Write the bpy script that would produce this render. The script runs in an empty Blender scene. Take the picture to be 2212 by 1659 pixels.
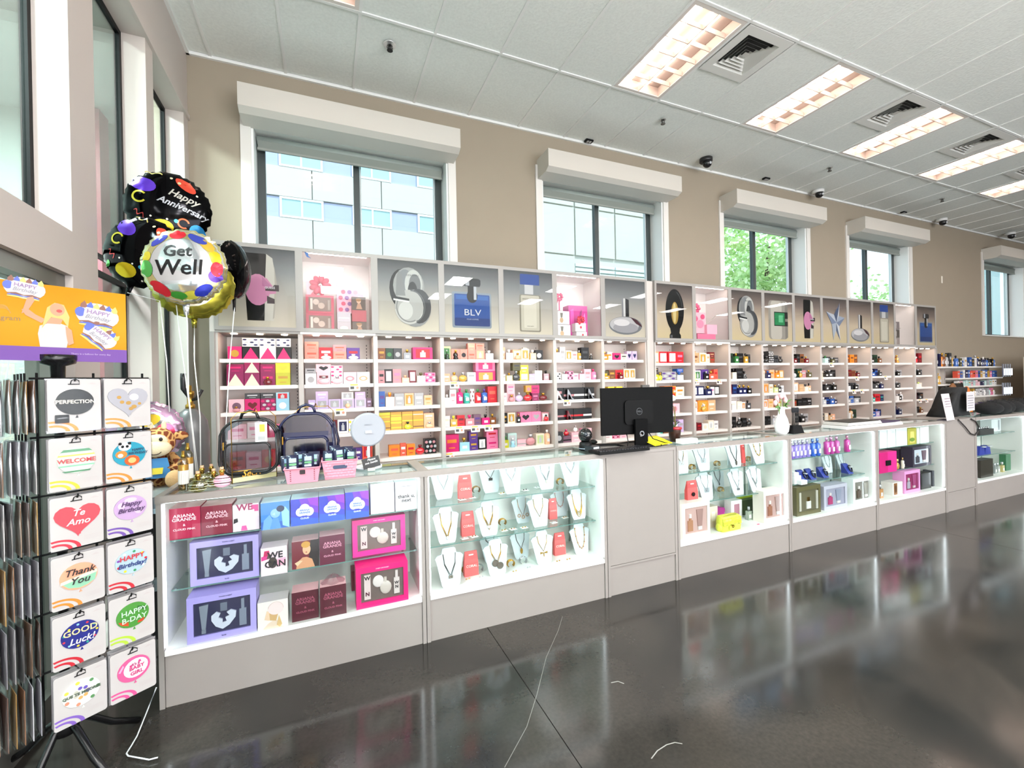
import bpy, bmesh, math, random
from mathutils import Vector, Matrix
random.seed(7)
PI = math.pi
C = bpy.context.scene.collection
SC = bpy.context.scene

# ------------------------------------------------------------------ camera
F_PX, YAW, PITCH, ROLL, CAM_H = 948.0, math.radians(23.0), math.radians(-.05), math.radians(-1.18), 1.4475
_f = Vector((math.sin(YAW)*math.cos(PITCH), math.cos(YAW)*math.cos(PITCH), math.sin(PITCH)))
_r0 = Vector((math.cos(YAW), -math.sin(YAW), 0)); _u0 = _r0.cross(_f)
_r = _r0*math.cos(ROLL)+_u0*math.sin(ROLL); _u = _u0*math.cos(ROLL)-_r0*math.sin(ROLL)
CAM = Vector((0, 0, CAM_H))
cam = bpy.data.cameras.new('camera'); cam.sensor_width = 36; cam.lens = F_PX/2212*36; cam.clip_start = .05; cam.clip_end = 300
camo = bpy.data.objects.new('camera', cam); C.objects.link(camo)
camo.matrix_world = Matrix(((_r.x, _u.x, -_f.x, 0), (_r.y, _u.y, -_f.y, 0), (_r.z, _u.z, -_f.z, CAM_H), (0, 0, 0, 1)))
SC.camera = camo

def ray(px, py): return _r*((px-1106)/F_PX) - _u*((py-829.5)/F_PX) + _f
def at_y(px, py, Y): d = ray(px, py); return CAM+d*(Y/d.y)
def at_z(px, py, Z): d = ray(px, py); return CAM+d*((Z-CAM_H)/d.z)
def at_x(px, py, X): d = ray(px, py); return CAM+d*(X/d.x)

# ------------------------------------------------------------------ world, exposure
SC.view_settings.view_transform = 'Standard'; SC.view_settings.look = 'None'
SC.view_settings.gamma = 1; SC.view_settings.use_curve_mapping = False
SC.view_settings.exposure = .4
W = bpy.data.worlds.new('sky'); SC.world = W; W.use_nodes = True
nt = W.node_tree; bg = nt.nodes['Background']
tc = nt.nodes.new('ShaderNodeTexCoord'); sx = nt.nodes.new('ShaderNodeSeparateXYZ'); cr = nt.nodes.new('ShaderNodeValToRGB')
nz = nt.nodes.new('ShaderNodeTexNoise'); nz.inputs['Scale'].default_value = 2.2; nz.inputs['Detail'].default_value = 6
cl = nt.nodes.new('ShaderNodeValToRGB'); cl.color_ramp.elements[0].position = .42; cl.color_ramp.elements[1].position = .62
mx = nt.nodes.new('ShaderNodeMixRGB'); mx.inputs[2].default_value = (.93, .96, 1, 1)
nt.links.new(tc.outputs['Generated'], sx.inputs[0]); nt.links.new(sx.outputs['Z'], cr.inputs[0])
nt.links.new(tc.outputs['Generated'], nz.inputs['Vector']); nt.links.new(nz.outputs[0], cl.inputs[0])
nt.links.new(cl.outputs[0], mx.inputs[0]); nt.links.new(cr.outputs[0], mx.inputs[1]); nt.links.new(mx.outputs[0], bg.inputs[0])
cr.color_ramp.elements[0].position = 0; cr.color_ramp.elements[0].color = (.75, .88, .95, 1)
cr.color_ramp.elements[1].position = .7; cr.color_ramp.elements[1].color = (.30, .55, .95, 1)
bg.inputs[1].default_value = 2.3
sun = bpy.data.lights.new('sun', 'SUN'); sun.energy = 3.2; sun.angle = .02; sun.color = (1, .96, .9)
suno = bpy.data.objects.new('sun', sun); C.objects.link(suno); suno.rotation_euler = (math.radians(38), 0, math.radians(25))
cy = SC.cycles
cy.max_bounces = 7; cy.diffuse_bounces = 4; cy.glossy_bounces = 3; cy.transmission_bounces = 4; cy.transparent_max_bounces = 14
cy.caustics_reflective = False; cy.caustics_refractive = False; cy.sample_clamp_indirect = 4; cy.use_denoising = True
cy.use_light_tree = True

# ------------------------------------------------------------------ materials
_M = {}
def lin(h):
    h = h.lstrip('#'); v = [int(h[i:i+2], 16)/255 for i in (0, 2, 4)]
    return tuple(x/12.92 if x <= .04045 else ((x+.055)/1.055)**2.4 for x in v)+(1,)
def col(h, rough=.5, metal=0, emit=0, coat=0, noise=0, scale=30, bump=0, alpha=1, spec=.5):
    k = (h, rough, metal, emit, coat, noise, scale, bump, alpha, spec)
    if k in _M: return _M[k]
    m = bpy.data.materials.new('m_'+h.lstrip('#')); m.use_nodes = True; n = m.node_tree; b = n.nodes['Principled BSDF']
    c = lin(h); b.inputs['Base Color'].default_value = c; b.inputs['Roughness'].default_value = rough
    b.inputs['Metallic'].default_value = metal; b.inputs['Coat Weight'].default_value = coat; b.inputs['Coat Roughness'].default_value = .03
    b.inputs['Specular IOR Level'].default_value = spec
    if emit: b.inputs['Emission Color'].default_value = c; b.inputs['Emission Strength'].default_value = emit
    if alpha < 1: b.inputs['Alpha'].default_value = alpha
    if noise or bump:
        t = n.nodes.new('ShaderNodeTexCoord'); z = n.nodes.new('ShaderNodeTexNoise'); z.inputs['Scale'].default_value = scale; z.inputs['Detail'].default_value = 5
        n.links.new(t.outputs['Object'], z.inputs['Vector'])
        if noise:
            x = n.nodes.new('ShaderNodeMixRGB'); x.inputs[1].default_value = tuple(v*(1-noise) for v in c[:3])+(1,)
            x.inputs[2].default_value = tuple(min(1, v*(1+noise)) for v in c[:3])+(1,)
            n.links.new(z.outputs[0], x.inputs[0]); n.links.new(x.outputs[0], b.inputs['Base Color'])
        if bump:
            u = n.nodes.new('ShaderNodeBump'); u.inputs['Strength'].default_value = bump; u.inputs['Distance'].default_value = .01
            n.links.new(z.outputs[0], u.inputs['Height']); n.links.new(u.outputs[0], b.inputs['Normal'])
    _M[k] = m; return m
def glass(tint='#eef6f4', gl=.06, rough=0.0, key=''):
    k = ('glass', tint, gl, rough, key)
    if k in _M: return _M[k]
    m = bpy.data.materials.new('m_clear_glass'); m.use_nodes = True; n = m.node_tree; n.nodes.remove(n.nodes['Principled BSDF'])
    o = n.nodes['Material Output']; t = n.nodes.new('ShaderNodeBsdfTransparent'); t.inputs[0].default_value = lin(tint)
    g = n.nodes.new('ShaderNodeBsdfGlossy'); g.inputs['Roughness'].default_value = rough; x = n.nodes.new('ShaderNodeMixShader')
    fr = n.nodes.new('ShaderNodeLayerWeight'); fr.inputs[0].default_value = .5
    pw = n.nodes.new('ShaderNodeMath'); pw.operation = 'POWER'; pw.inputs[1].default_value = 4.5; n.links.new(fr.outputs['Facing'], pw.inputs[0])
    a = n.nodes.new('ShaderNodeMath'); a.operation = 'MULTIPLY_ADD'; a.inputs[1].default_value = .8; a.inputs[2].default_value = gl; a.use_clamp = True
    n.links.new(pw.outputs[0], a.inputs[0]); n.links.new(a.outputs[0], x.inputs[0]); n.links.new(t.outputs[0], x.inputs[1]); n.links.new(g.outputs[0], x.inputs[2]); n.links.new(x.outputs[0], o.inputs[0])
    _M[k] = m; return m
def emis(h, s):
    k = ('e', h, s)
    if k in _M: return _M[k]
    m = bpy.data.materials.new('m_lamp'); m.use_nodes = True; n = m.node_tree; n.nodes.remove(n.nodes['Principled BSDF'])
    e = n.nodes.new('ShaderNodeEmission'); e.inputs[0].default_value = lin(h); e.inputs[1].default_value = s
    n.links.new(e.outputs[0], n.nodes['Material Output'].inputs[0]); _M[k] = m; return m
def ramp_mat(stops, axis='Z', rough=.4, coat=0, lo=0, hi=1, name='print'):
    k = ('r', tuple(stops), axis, rough, coat, lo, hi)
    if k in _M: return _M[k]
    m = bpy.data.materials.new('m_'+name); m.use_nodes = True; n = m.node_tree; b = n.nodes['Principled BSDF']
    b.inputs['Roughness'].default_value = rough; b.inputs['Coat Weight'].default_value = coat; b.inputs['Specular IOR Level'].default_value = .15
    t = n.nodes.new('ShaderNodeTexCoord'); s = n.nodes.new('ShaderNodeSeparateXYZ'); r = n.nodes.new('ShaderNodeMapRange')
    r.inputs[1].default_value = lo; r.inputs[2].default_value = hi; c = n.nodes.new('ShaderNodeValToRGB')
    n.links.new(t.outputs['Object'], s.inputs[0]); n.links.new(s.outputs[axis], r.inputs[0]); n.links.new(r.outputs[0], c.inputs[0]); n.links.new(c.outputs[0], b.inputs['Base Color'])
    e = c.color_ramp.elements
    while len(e) < len(stops): e.new(.5)
    for i, (p, h) in enumerate(stops): e[i].position = p; e[i].color = lin(h)
    _M[k] = m; return m

# ------------------------------------------------------------------ mesh builder
class MB:
    def __init__(s): s.v = []; s.f = []; s.m = []; s.sm = []
    def face(s, pts, m=0, sm=False):
        i = len(s.v); s.v += [tuple(p) for p in pts]; s.f.append(tuple(range(i, i+len(pts)))); s.m.append(m); s.sm.append(sm)
    def box(s, x0, x1, y0, y1, z0, z1, m=0, mats=None):
        i = len(s.v); s.v += [(x, y, z) for z in (z0, z1) for y in (y0, y1) for x in (x0, x1)]
        fs = [(0, 1, 5, 4), (2, 0, 4, 6), (3, 2, 6, 7), (1, 3, 7, 5), (4, 5, 7, 6), (1, 0, 2, 3)]  # front(-y) left back right top bottom
        for k, f in enumerate(fs):
            s.f.append(tuple(i+a for a in f)); s.m.append(mats[k] if mats else m); s.sm.append(False)
        return s
    def xbox(s, M4, sx, sy, sz, m=0):
        i = len(s.v); s.v += [tuple(M4 @ Vector((x*sx/2, y*sy/2, z*sz/2))) for z in (-1, 1) for y in (-1, 1) for x in (-1, 1)]
        for f in [(0, 1, 5, 4), (2, 0, 4, 6), (3, 2, 6, 7), (1, 3, 7, 5), (4, 5, 7, 6), (1, 0, 2, 3)]:
            s.f.append(tuple(i+a for a in f)); s.m.append(m); s.sm.append(False)
        return s
    def grid(s, rows, m=0, sm=True, closed=True, caps=True):
        n = len(rows[0]); i = len(s.v)
        for r in rows: s.v += [tuple(p) for p in r]
        for a in range(len(rows)-1):
            for b in range(n if closed else n-1):
                c = (b+1) % n; s.f.append((i+a*n+b, i+a*n+c, i+(a+1)*n+c, i+(a+1)*n+b)); s.m.append(m); s.sm.append(sm)
        if caps and closed:
            s.f.append(tuple(i+b for b in range(n))[::-1]); s.m.append(m); s.sm.append(False)
            j = i+(len(rows)-1)*n; s.f.append(tuple(j+b for b in range(n))); s.m.append(m); s.sm.append(False)
        return s
    def lathe(s, prof, n=16, c=(0, 0, 0), m=0, sx=1, sy=1, sm=True, caps=True):
        return s.grid([[(c[0]+r*sx*math.cos(2*PI*k/n), c[1]+r*sy*math.sin(2*PI*k/n), c[2]+z) for k in range(n)] for r, z in prof], m, sm, True, caps)
    def tube(s, pts, r, n=8, m=0, rs=None):
        P = [Vector(p) for p in pts]; rows = []; up = Vector((.13, .21, .97))
        for k, p in enumerate(P):
            t = (P[min(k+1, len(P)-1)]-P[max(k-1, 0)]).normalized(); a = t.cross(up)
            if a.length < 1e-3: a = t.cross(Vector((1, 0, 0)))
            a.normalize(); b = t.cross(a); rr = rs[k] if rs else r
            rows.append([p+(a*math.cos(2*PI*j/n)+b*math.sin(2*PI*j/n))*rr for j in range(n)])
        return s.grid(rows, m)
    def ell(s, c, rx, ry, rz, n=14, k=9, m=0, R=None):
        rows = []
        for a in range(k+1):
            t = PI*a/k; t = min(max(t, .06), PI-.06)
            row = []
            for j in range(n):
                v = Vector((rx*math.sin(t)*math.cos(2*PI*j/n), ry*math.sin(t)*math.sin(2*PI*j/n), -rz*math.cos(t)))
                if R is not None: v = R @ v
                row.append((c[0]+v.x, c[1]+v.y, c[2]+v.z))
            rows.append(row)
        return s.grid(rows, m)
    def prism(s, poly, y0, y1, m=0, fm=None):   # poly in (x, z), extruded along y
        n = len(poly); a = [(x, y0, z) for x, z in poly]; b = [(x, y1, z) for x, z in poly]
        s.face(a, m if fm is None else fm); s.face(b[::-1], m)
        for k in range(n): s.face([a[k], b[k], b[(k+1) % n], a[(k+1) % n]], m)
        return s
    def flat(s, poly, y, m=0): s.face([(x, y, z) for x, z in poly], m); return s
    def build(s, name, mats, parent=None, loc=None, rz=None, mesh_only=False):
        me = bpy.data.meshes.new(name); me.from_pydata(s.v, [], s.f)
        for x in (mats if isinstance(mats, (list, tuple)) else [mats]): me.materials.append(x)
        me.polygons.foreach_set('material_index', s.m); me.polygons.foreach_set('use_smooth', s.sm); me.update()
        if mesh_only: return me
        return link(name, me, parent, loc, rz)
def link(name, me, parent=None, loc=None, rz=None):
    o = bpy.data.objects.new(name, me); C.objects.link(o)
    if parent is not None: o.parent = parent
    if loc is not None: o.location = loc
    if rz is not None: o.rotation_euler = (0, 0, rz) if not isinstance(rz, (tuple, list)) else rz
    return o
def tag(o, label, cat, group=None):
    o['label'] = label; o['category'] = cat
    if group: o['group'] = group
    return o
def thing(name, label, cat, loc=(0, 0, 0), rz=0, group=None):
    o = bpy.data.objects.new(name, None); C.objects.link(o); o.location = loc; o.empty_display_size = .02
    o.rotation_euler = (0, 0, rz) if not isinstance(rz, (tuple, list)) else rz
    return tag(o, label, cat, group)
def struct(o): o['kind'] = 'structure'; return o
def copy_of(o, loc, label=None, rz=None, group=None):
    c = o.copy(); C.objects.link(c); c.location = loc
    if rz is not None: c.rotation_euler = (0, 0, rz)
    if label: c['label'] = label
    if group: c['group'] = group
    for ch in o.children:
        d = ch.copy(); C.objects.link(d); d.parent = c
        for g in ch.children: e = g.copy(); C.objects.link(e); e.parent = d
    return c
def circ(cx, cz, rx, rz=None, n=20, a0=0, a1=2*PI):
    rz = rx if rz is None else rz; full = abs(a1-a0-2*PI) < 1e-6; k = n if full else n+1
    return [(cx+rx*math.cos(a0+(a1-a0)*i/n), cz+rz*math.sin(a0+(a1-a0)*i/n)) for i in range(k)]
def ringp(cx, cz, r0, r1, a0=0, a1=PI, n=14, s=1):
    return circ(cx, cz, r1, r1*s, n, a0, a1)+circ(cx, cz, r0, r0*s, n, a0, a1)[::-1]
def rrect(x0, x1, z0, z1, r, n=4):
    p = []
    for cx, cz, a in ((x1-r, z1-r, 0), (x0+r, z1-r, PI/2), (x0+r, z0+r, PI), (x1-r, z0+r, 1.5*PI)):
        p += [(cx+r*math.cos(a+PI/2*i/n), cz+r*math.sin(a+PI/2*i/n)) for i in range(n+1)]
    return p
_TX = {}
def text_mesh(s, size, shear=0, bold=0, align='CENTER', ex=.0006, sp=1):
    k = (s, size, shear, bold, align, ex, sp)
    if k in _TX: return _TX[k]
    c = bpy.data.curves.new('lettering', 'FONT'); c.body = s; c.size = size; c.extrude = ex; c.resolution_u = 2; c.shear = shear; c.offset = bold; c.align_x = align; c.space_line = sp
    c.align_y = 'CENTER'; o = bpy.data.objects.new('t', c); me = bpy.data.meshes.new_from_object(o); bpy.data.objects.remove(o)
    _TX[k] = me; return me
def text(s, size, m, parent, loc, rot=(PI/2, 0, 0), shear=0, bold=0, align='CENTER', wide=1, sp=1, name='lettering', map=None):
    me = text_mesh(s, size, shear, bold, align, .0006, sp).copy(); me.materials.clear(); me.materials.append(m); me.name = name
    if map:
        for v in me.vertices: v.co = map(v.co.x*wide, v.co.y, v.co.z)
    o = bpy.data.objects.new(name, me); C.objects.link(o); o.parent = parent; o.location = loc
    if not map: o.rotation_euler = rot; o.scale = (wide, 1, 1)
    return o
ORD = ['first', 'second', 'third', 'fourth', 'fifth', 'sixth', 'seventh', 'eighth', 'ninth', 'tenth', 'eleventh', 'twelfth', 'thirteenth', 'fourteenth', 'fifteenth', 'sixteenth', 'seventeenth']

WHITE = col('#bfb8b3', .45, noise=.03, scale=8)          # laminate of counters and shelving
FRAMEG = col('#8f8883', .35, noise=.03, scale=10)
INNER = col('#e9e7e4', .45)
BLACK = col('#0b0b0c', .5, spec=.2); CHROME = col('#c9ccd0', .15, 1); GOLD = col('#c79a45', .25, 1)
# ================================================================== ROOM
XL, XR, YB, YF, H = -1.09, 21.0, 4.73, -8.0, 4.47
CEILM = col('#e6eae6', .9, noise=.10, scale=45, bump=.35)
GRIDM = col('#e9eae8', .6); WALLM = col('#988d7d', .85, noise=.03, scale=4)
TRIMM = col('#dcd9d4', .5)
# floor: dark polished concrete
fm = bpy.data.materials.new('m_polished_concrete'); fm.use_nodes = True; n = fm.node_tree; b = n.nodes['Principled BSDF']
t = n.nodes.new('ShaderNodeTexCoord'); z1 = n.nodes.new('ShaderNodeTexNoise'); z1.inputs['Scale'].default_value = 1.3; z1.inputs['Detail'].default_value = 8; z1.inputs['Distortion'].default_value = .7
z2 = n.nodes.new('ShaderNodeTexNoise'); z2.inputs['Scale'].default_value = 60; z2.inputs['Detail'].default_value = 6
c1 = n.nodes.new('ShaderNodeValToRGB'); c1.color_ramp.elements[0].position = .3; c1.color_ramp.elements[0].color = lin('#1f1f1e'); c1.color_ramp.elements[1].position = .72; c1.color_ramp.elements[1].color = lin('#3d3833')
mxx = n.nodes.new('ShaderNodeMixRGB'); mxx.blend_type = 'OVERLAY'; mxx.inputs[0].default_value = .35
r1 = n.nodes.new('ShaderNodeMapRange'); r1.inputs[3].default_value = .05; r1.inputs[4].default_value = .20
for a in (z1, z2): n.links.new(t.outputs['Object'], a.inputs['Vector'])
n.links.new(z1.outputs[0], c1.inputs[0]); n.links.new(c1.outputs[0], mxx.inputs[1]); n.links.new(z2.outputs[0], mxx.inputs[2]); n.links.new(mxx.outputs[0], b.inputs['Base Color'])
n.links.new(z1.outputs[0], r1.inputs[0]); n.links.new(r1.outputs[0], b.inputs['Roughness']); b.inputs['Specular IOR Level'].default_value = .46
FLOORM = fm
fl = struct(MB().box(XL-3, XR, YF, YB+.2, -.2, -.02).build('floor', col('#1c1b1a', .8)))
xs = [XL-3, .857, 5.2, 9.6, 14, XR]; ys = [YF, -3.2, 1.2, YB+.2]
# slabs between sawn joints (the joint along Y at x=.857 shows near the camera)
MB().box(XL, 5.5, YF, -.8, -.02, .001).build('bounce_floor', col('#d6d2cb', .5, noise=.05, scale=3), fl)      # unseen pale floor, added to bounce light up at the ceiling
for i in range(5):
    MB().box(xs[i]+.002, xs[i+1]-.002, -.798, YB+.2, -.02, 0).build('floor_slab', FLOORM, fl)
def scratch(pts, w, c='#8f8d88', name='scratch'):
    m = MB(); P = [Vector((p.x, p.y, .0006)) for p in pts]
    for a, b2 in zip(P, P[1:]):
        d = (b2-a).normalized(); s_ = Vector((-d.y, d.x, 0))*w/2
        m.face([a-s_, b2-s_, b2+s_, a+s_])
    m.build(name, col(c, .5), fl)
scratch([at_z(*p, 0) for p in ((1215, 1332), (1206, 1362), (1180, 1420), (1160, 1500), (1138, 1570), (1090, 1658))], .0022, '#77756f')
scratch([at_z(*p, 0) for p in ((1407, 1639), (1420, 1622), (1440, 1609), (1458, 1604), (1474, 1607))], .004)
scratch([at_z(*p, 0) for p in ((1320, 1475), (1335, 1472), (1348, 1477))], .005)
# ceiling
ce = struct(MB().box(XL-3, XR, YF, YB+.4, H+.14, H+.3).build('ceiling', col('#8a8a86', .9)))
gx = [.315+.61*k for k in range(-2, 33)]; gy = [4.70, 3.72, 2.605, 1.49, .375, -.74, -1.855]
gb = MB()
for x in gx: MB().box(x-.012, x+.012, -3, YB, H-.003, H+.012).build('grid_bar', GRIDM, ce)
for y in gy[1:]: MB().box(XL, XR, y-.012, y+.012, H-.004, H+.011).build('grid_bar', GRIDM, ce)
MB().box(XL, XR, YB-.025, YB, H-.02, H+.012).build('wall_angle', GRIDM, ce)
MB().box(XL, XL+.025, YF, YB, H-.02, H+.012).build('wall_angle', GRIDM, ce)
# beyond the counted tiles the ceiling goes on plain
LIGHTS = [-.295, 2.755, 4.585, 6.415, 8.245, 10.075, 11.905, 13.735, 15.565]
VENTS = [3.365, 5.805, 7.635, 9.465, 12.515]
def near(a, L): return any(abs(a-b) < .05 for b in L)
tm = {}
ntile = 0
cols_x = [XL]+gx+[XR]
for r in range(len(gy)-1):
    y1, y0 = gy[r] if r else YB-.02, gy[r+1]
    for x0, x1 in zip(cols_x, cols_x[1:]):
        if r == 1 and near(x0, LIGHTS): continue
        if r == 1 and near(x0, VENTS): y0v = y0+.555; yy = (y0v+.012, y1)
        else: yy = (y0, y1)
        if r > 3 or ntile > 230: continue
        k = (round(x1-x0, 3), round(yy[1]-yy[0], 3))
        if k not in tm:
            w, d = k; tm[k] = MB().box(.012, w-.012, .012, d-.012, .006, .03).build('ceiling_tile', CEILM, mesh_only=True)
        link('ceiling_tile', tm[k], ce, (x0, yy[0], H)); ntile += 1
s_ = MB().box(XL, XR, YF, gy[4], H+.004, H+.03).build('ceiling_tile_field', CEILM, ce); s_['kind'] = 'stuff'
# troffers with parabolic louvre
TUBE = emis('#ffe9da', 24.0)
REFL = col('#a89a92', .4, 0)
def troffer(x0, y1, lab, on=True, L=1.115):
    t = thing('ceiling_light', lab, 'light', (x0, y1-L, H), 0, 'recessed troffer lights in the tiled ceiling')
    w = .61; m = MB()
    for a in ((.012, .045, .012, L-.012), (w-.045, w-.012, .012, L-.012), (.045, w-.045, .012, .05), (.045, w-.045, L-.045, L-.012)): m.box(a[0], a[1], a[2], a[3], -.002, .006)
    m.build('frame', col('#d9d2cc', .4), t)
    m = MB(); m.face([(.045, .05, .10), (w-.045, .05, .10), (w-.045, L-.045, .10), (.045, L-.045, .10)][::-1])
    for a, b2 in (((.04, .045), (w-.04, .045)), ((w-.04, .045), (w-.04, L-.04)), ((w-.04, L-.04), (.04, L-.04)), ((.04, L-.04), (.04, .045))):
        m.face([(a[0], a[1], 0), (b2[0], b2[1], 0), (b2[0], b2[1], .11), (a[0], a[1], .11)])
    m.build('housing', REFL, t)
    m = MB(); y0, yl = .05, L-.045; cw = (yl-y0)/6
    for k in range(1, 6): m.prism([(.045, .0), (w-.045, .0), (w-.045, .045), (.045, .045)], y0+k*cw-.003, y0+k*cw+.003)
    m.box(w/2-.004, w/2+.004, y0, yl, 0, .05); m.build('louvre', col('#b9aaa0', .4, 0), t)
    for xx in (.2, .41): MB().tube([(xx-.03, .06, .075), (xx-.03, L-.055, .075)], .018, 8).build('tube', TUBE, t)
    return t
names = ['partly visible at the top edge of the frame', 'nearest the camera, beside the first vent', 'second in the row from the near one', 'third in the row, behind the second vent', 'fourth in the row, further right', 'fifth in the row, cut by right frame edge']
for i, x in enumerate(LIGHTS):
    nm = names[i] if i < len(names) else f'{ORD[i]} along the row, outside the right frame edge'
    troffer(x, gy[1], 'bright recessed troffer light, '+nm)
for r, xx in ((3, (.315, 3.365, 6.415, 9.465, 12.515, 15.565)),):
    pass
# unseen lamps added behind the camera to brighten the room and bounce floor
for y in (-2.0, -4.3, -6.6):
    for x in (.2, 3.6, 7, 10.4, 13.8, 17.2):
        a = bpy.data.lights.new('room_fill_lamp', 'AREA'); a.shape = 'RECTANGLE'; a.size = .55; a.size_y = 1.1; a.energy = 95 if x < 9 else 38; a.color = (1, .97, .95)
        o = bpy.data.objects.new('room_fill_lamp', a); C.objects.link(o); o.location = (x, y, H-.02)
# added fill light behind the camera, tilted up to lift the ceiling
a = bpy.data.lights.new('ceiling_fill_light', 'AREA'); a.shape = 'RECTANGLE'; a.size = 13; a.size_y = 4.2; a.energy = 1350; a.color = (.88, .93, 1)
o = bpy.data.objects.new('ceiling_fill_light', a); C.objects.link(o); o.location = (3.5, YF+.5, 2.2); o.rotation_euler = (PI/2+.6, 0, 0)
# ceiling vents
def vent(x0, y0, lab):
    s = .56; t = thing('ceiling_vent', lab, 'vent', (x0+.025, y0+.0, H), 0, 'square louvred ceiling vents')
    m = MB()
    for a in ((0, s, 0, .085), (0, s, s-.085, s), (0, .085, .085, s-.085), (s-.085, s, .085, s-.085)): m.box(*a, -.006, .004)
    m.build('frame', col('#dcdcd8', .5), t)
    MB().box(.085, s-.085, .085, s-.085, .05, .055).build('duct', col('#2a2b2b', .8), t)
    c = s/2
    for k, r in enumerate((.195, .16, .125, .09, .055)):
        m = MB(); r2 = r-.024
        A = [(c-r, c-r, .0), (c+r, c-r, .0), (c+r, c+r, .0), (c-r, c+r, .0)]; B = [(c-r2, c-r2, .028), (c+r2, c-r2, .028), (c+r2, c+r2, .028), (c-r2, c+r2, .028)]
        for j in range(4): m.face([A[j], A[(j+1) % 4], B[(j+1) % 4], B[j]])
        m.build('vane', col('#cdcdc8', .5), t)
    m = MB(); m.face([(c-.03, c-.03, .004), (c+.03, c-.03, .004), (c+.03, c+.03, .004), (c-.03, c+.03, .004)]); m.build('centre_plate', col('#b9b9b4', .5), t)
for i, x in enumerate(VENTS[:4]): vent(x, gy[2]+.02, 'square white ceiling vent with nested vanes, '+['nearest, right of the near troffer light', 'second along the row', 'third along the row, partly behind a light', 'fourth along the row, outside the frame'][i])
# sprinkler, sensors, cameras on the ceiling
def sprinkler(px, py, lab, ring=False):
    p = at_z(px, py, H); t = thing('sprinkler', lab, 'sprinkler', (p.x, p.y, H), 0)
    MB().lathe([(.055 if ring else .035, -.008), (.055 if ring else .035, 0)], 18).build('escutcheon', col('#e4e4e4', .2, .6) if ring else col('#b9b9b5', .3, .5), t)
    m = MB(); m.lathe([(.016, -.045), (.016, -.008)], 10); m.lathe([(.026, -.055), (.026, -.05)], 12); m.tube([(-.02, 0, -.01), (-.024, 0, -.03), (0, 0, -.052)], .004, 6); m.tube([(.02, 0, -.01), (.024, 0, -.03), (0, 0, -.052)], .004, 6)
    m.build('sprinkler_head', col('#2b2b2b' if ring else '#5c5b57', .4, .5), t)
sprinkler(842, 96, 'round chrome sprinkler head in the ceiling above the first window', True)
sprinkler(1432, 258, 'small grey sprinkler left of the black dome camera')
sprinkler(1792, 362, 'small grey sprinkler below the third troffer light')
sprinkler(2035, 429, 'small grey sprinkler below the fourth troffer light')
def exitbox(px, py, lab):
    p = at_z(px, py, H); t = thing('track_socket', lab, 'socket', (p.x, p.y, H), 0, 'small black sockets on the ceiling')
    MB().box(-.05, .05, -.03, .03, -.02, 0).build('base', BLACK, t); MB().box(-.03, -.005, -.02, .02, -.023, -.02).build('opening', col('#c8c8c8', .5), t); MB().box(.005, .03, -.02, .02, -.023, -.02).build('opening', col('#c8c8c8', .5), t)
exitbox(1272, 303, 'small black socket on ceiling above the second window'); exitbox(1655, 385, 'small black socket on ceiling above the third window'); exitbox(1952, 458, 'small black socket on ceiling above the fourth window')
def domecam(px, py, c, lab):
    p = at_z(px, py, H); t = thing('dome_camera', lab, 'security camera', (p.x, p.y, H), 0)
    MB().lathe([(.075, -.05), (.085, -.04), (.085, 0)], 18).build('base', c, t)
    MB().ell((0, -.02, -.07), .06, .06, .06).build('camera_ball', col('#1a1a1c', .25), t); MB().ell((0, -.075, -.085), .018, .012, .018).build('lens', col('#caccd0', .1), t)
domecam(1525, 343, col('#1d1d1f', .4), 'black dome camera on the ceiling between second and third windows')
domecam(1767, 411, col('#dededc', .4), 'white dome camera on the ceiling above the third shutter box')
domecam(2034, 473, col('#dededc', .4), 'white dome camera on the ceiling right of the fourth window')
domecam(2182, 503, col('#dededc', .4), 'white dome camera on the ceiling above the fifth window')
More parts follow.
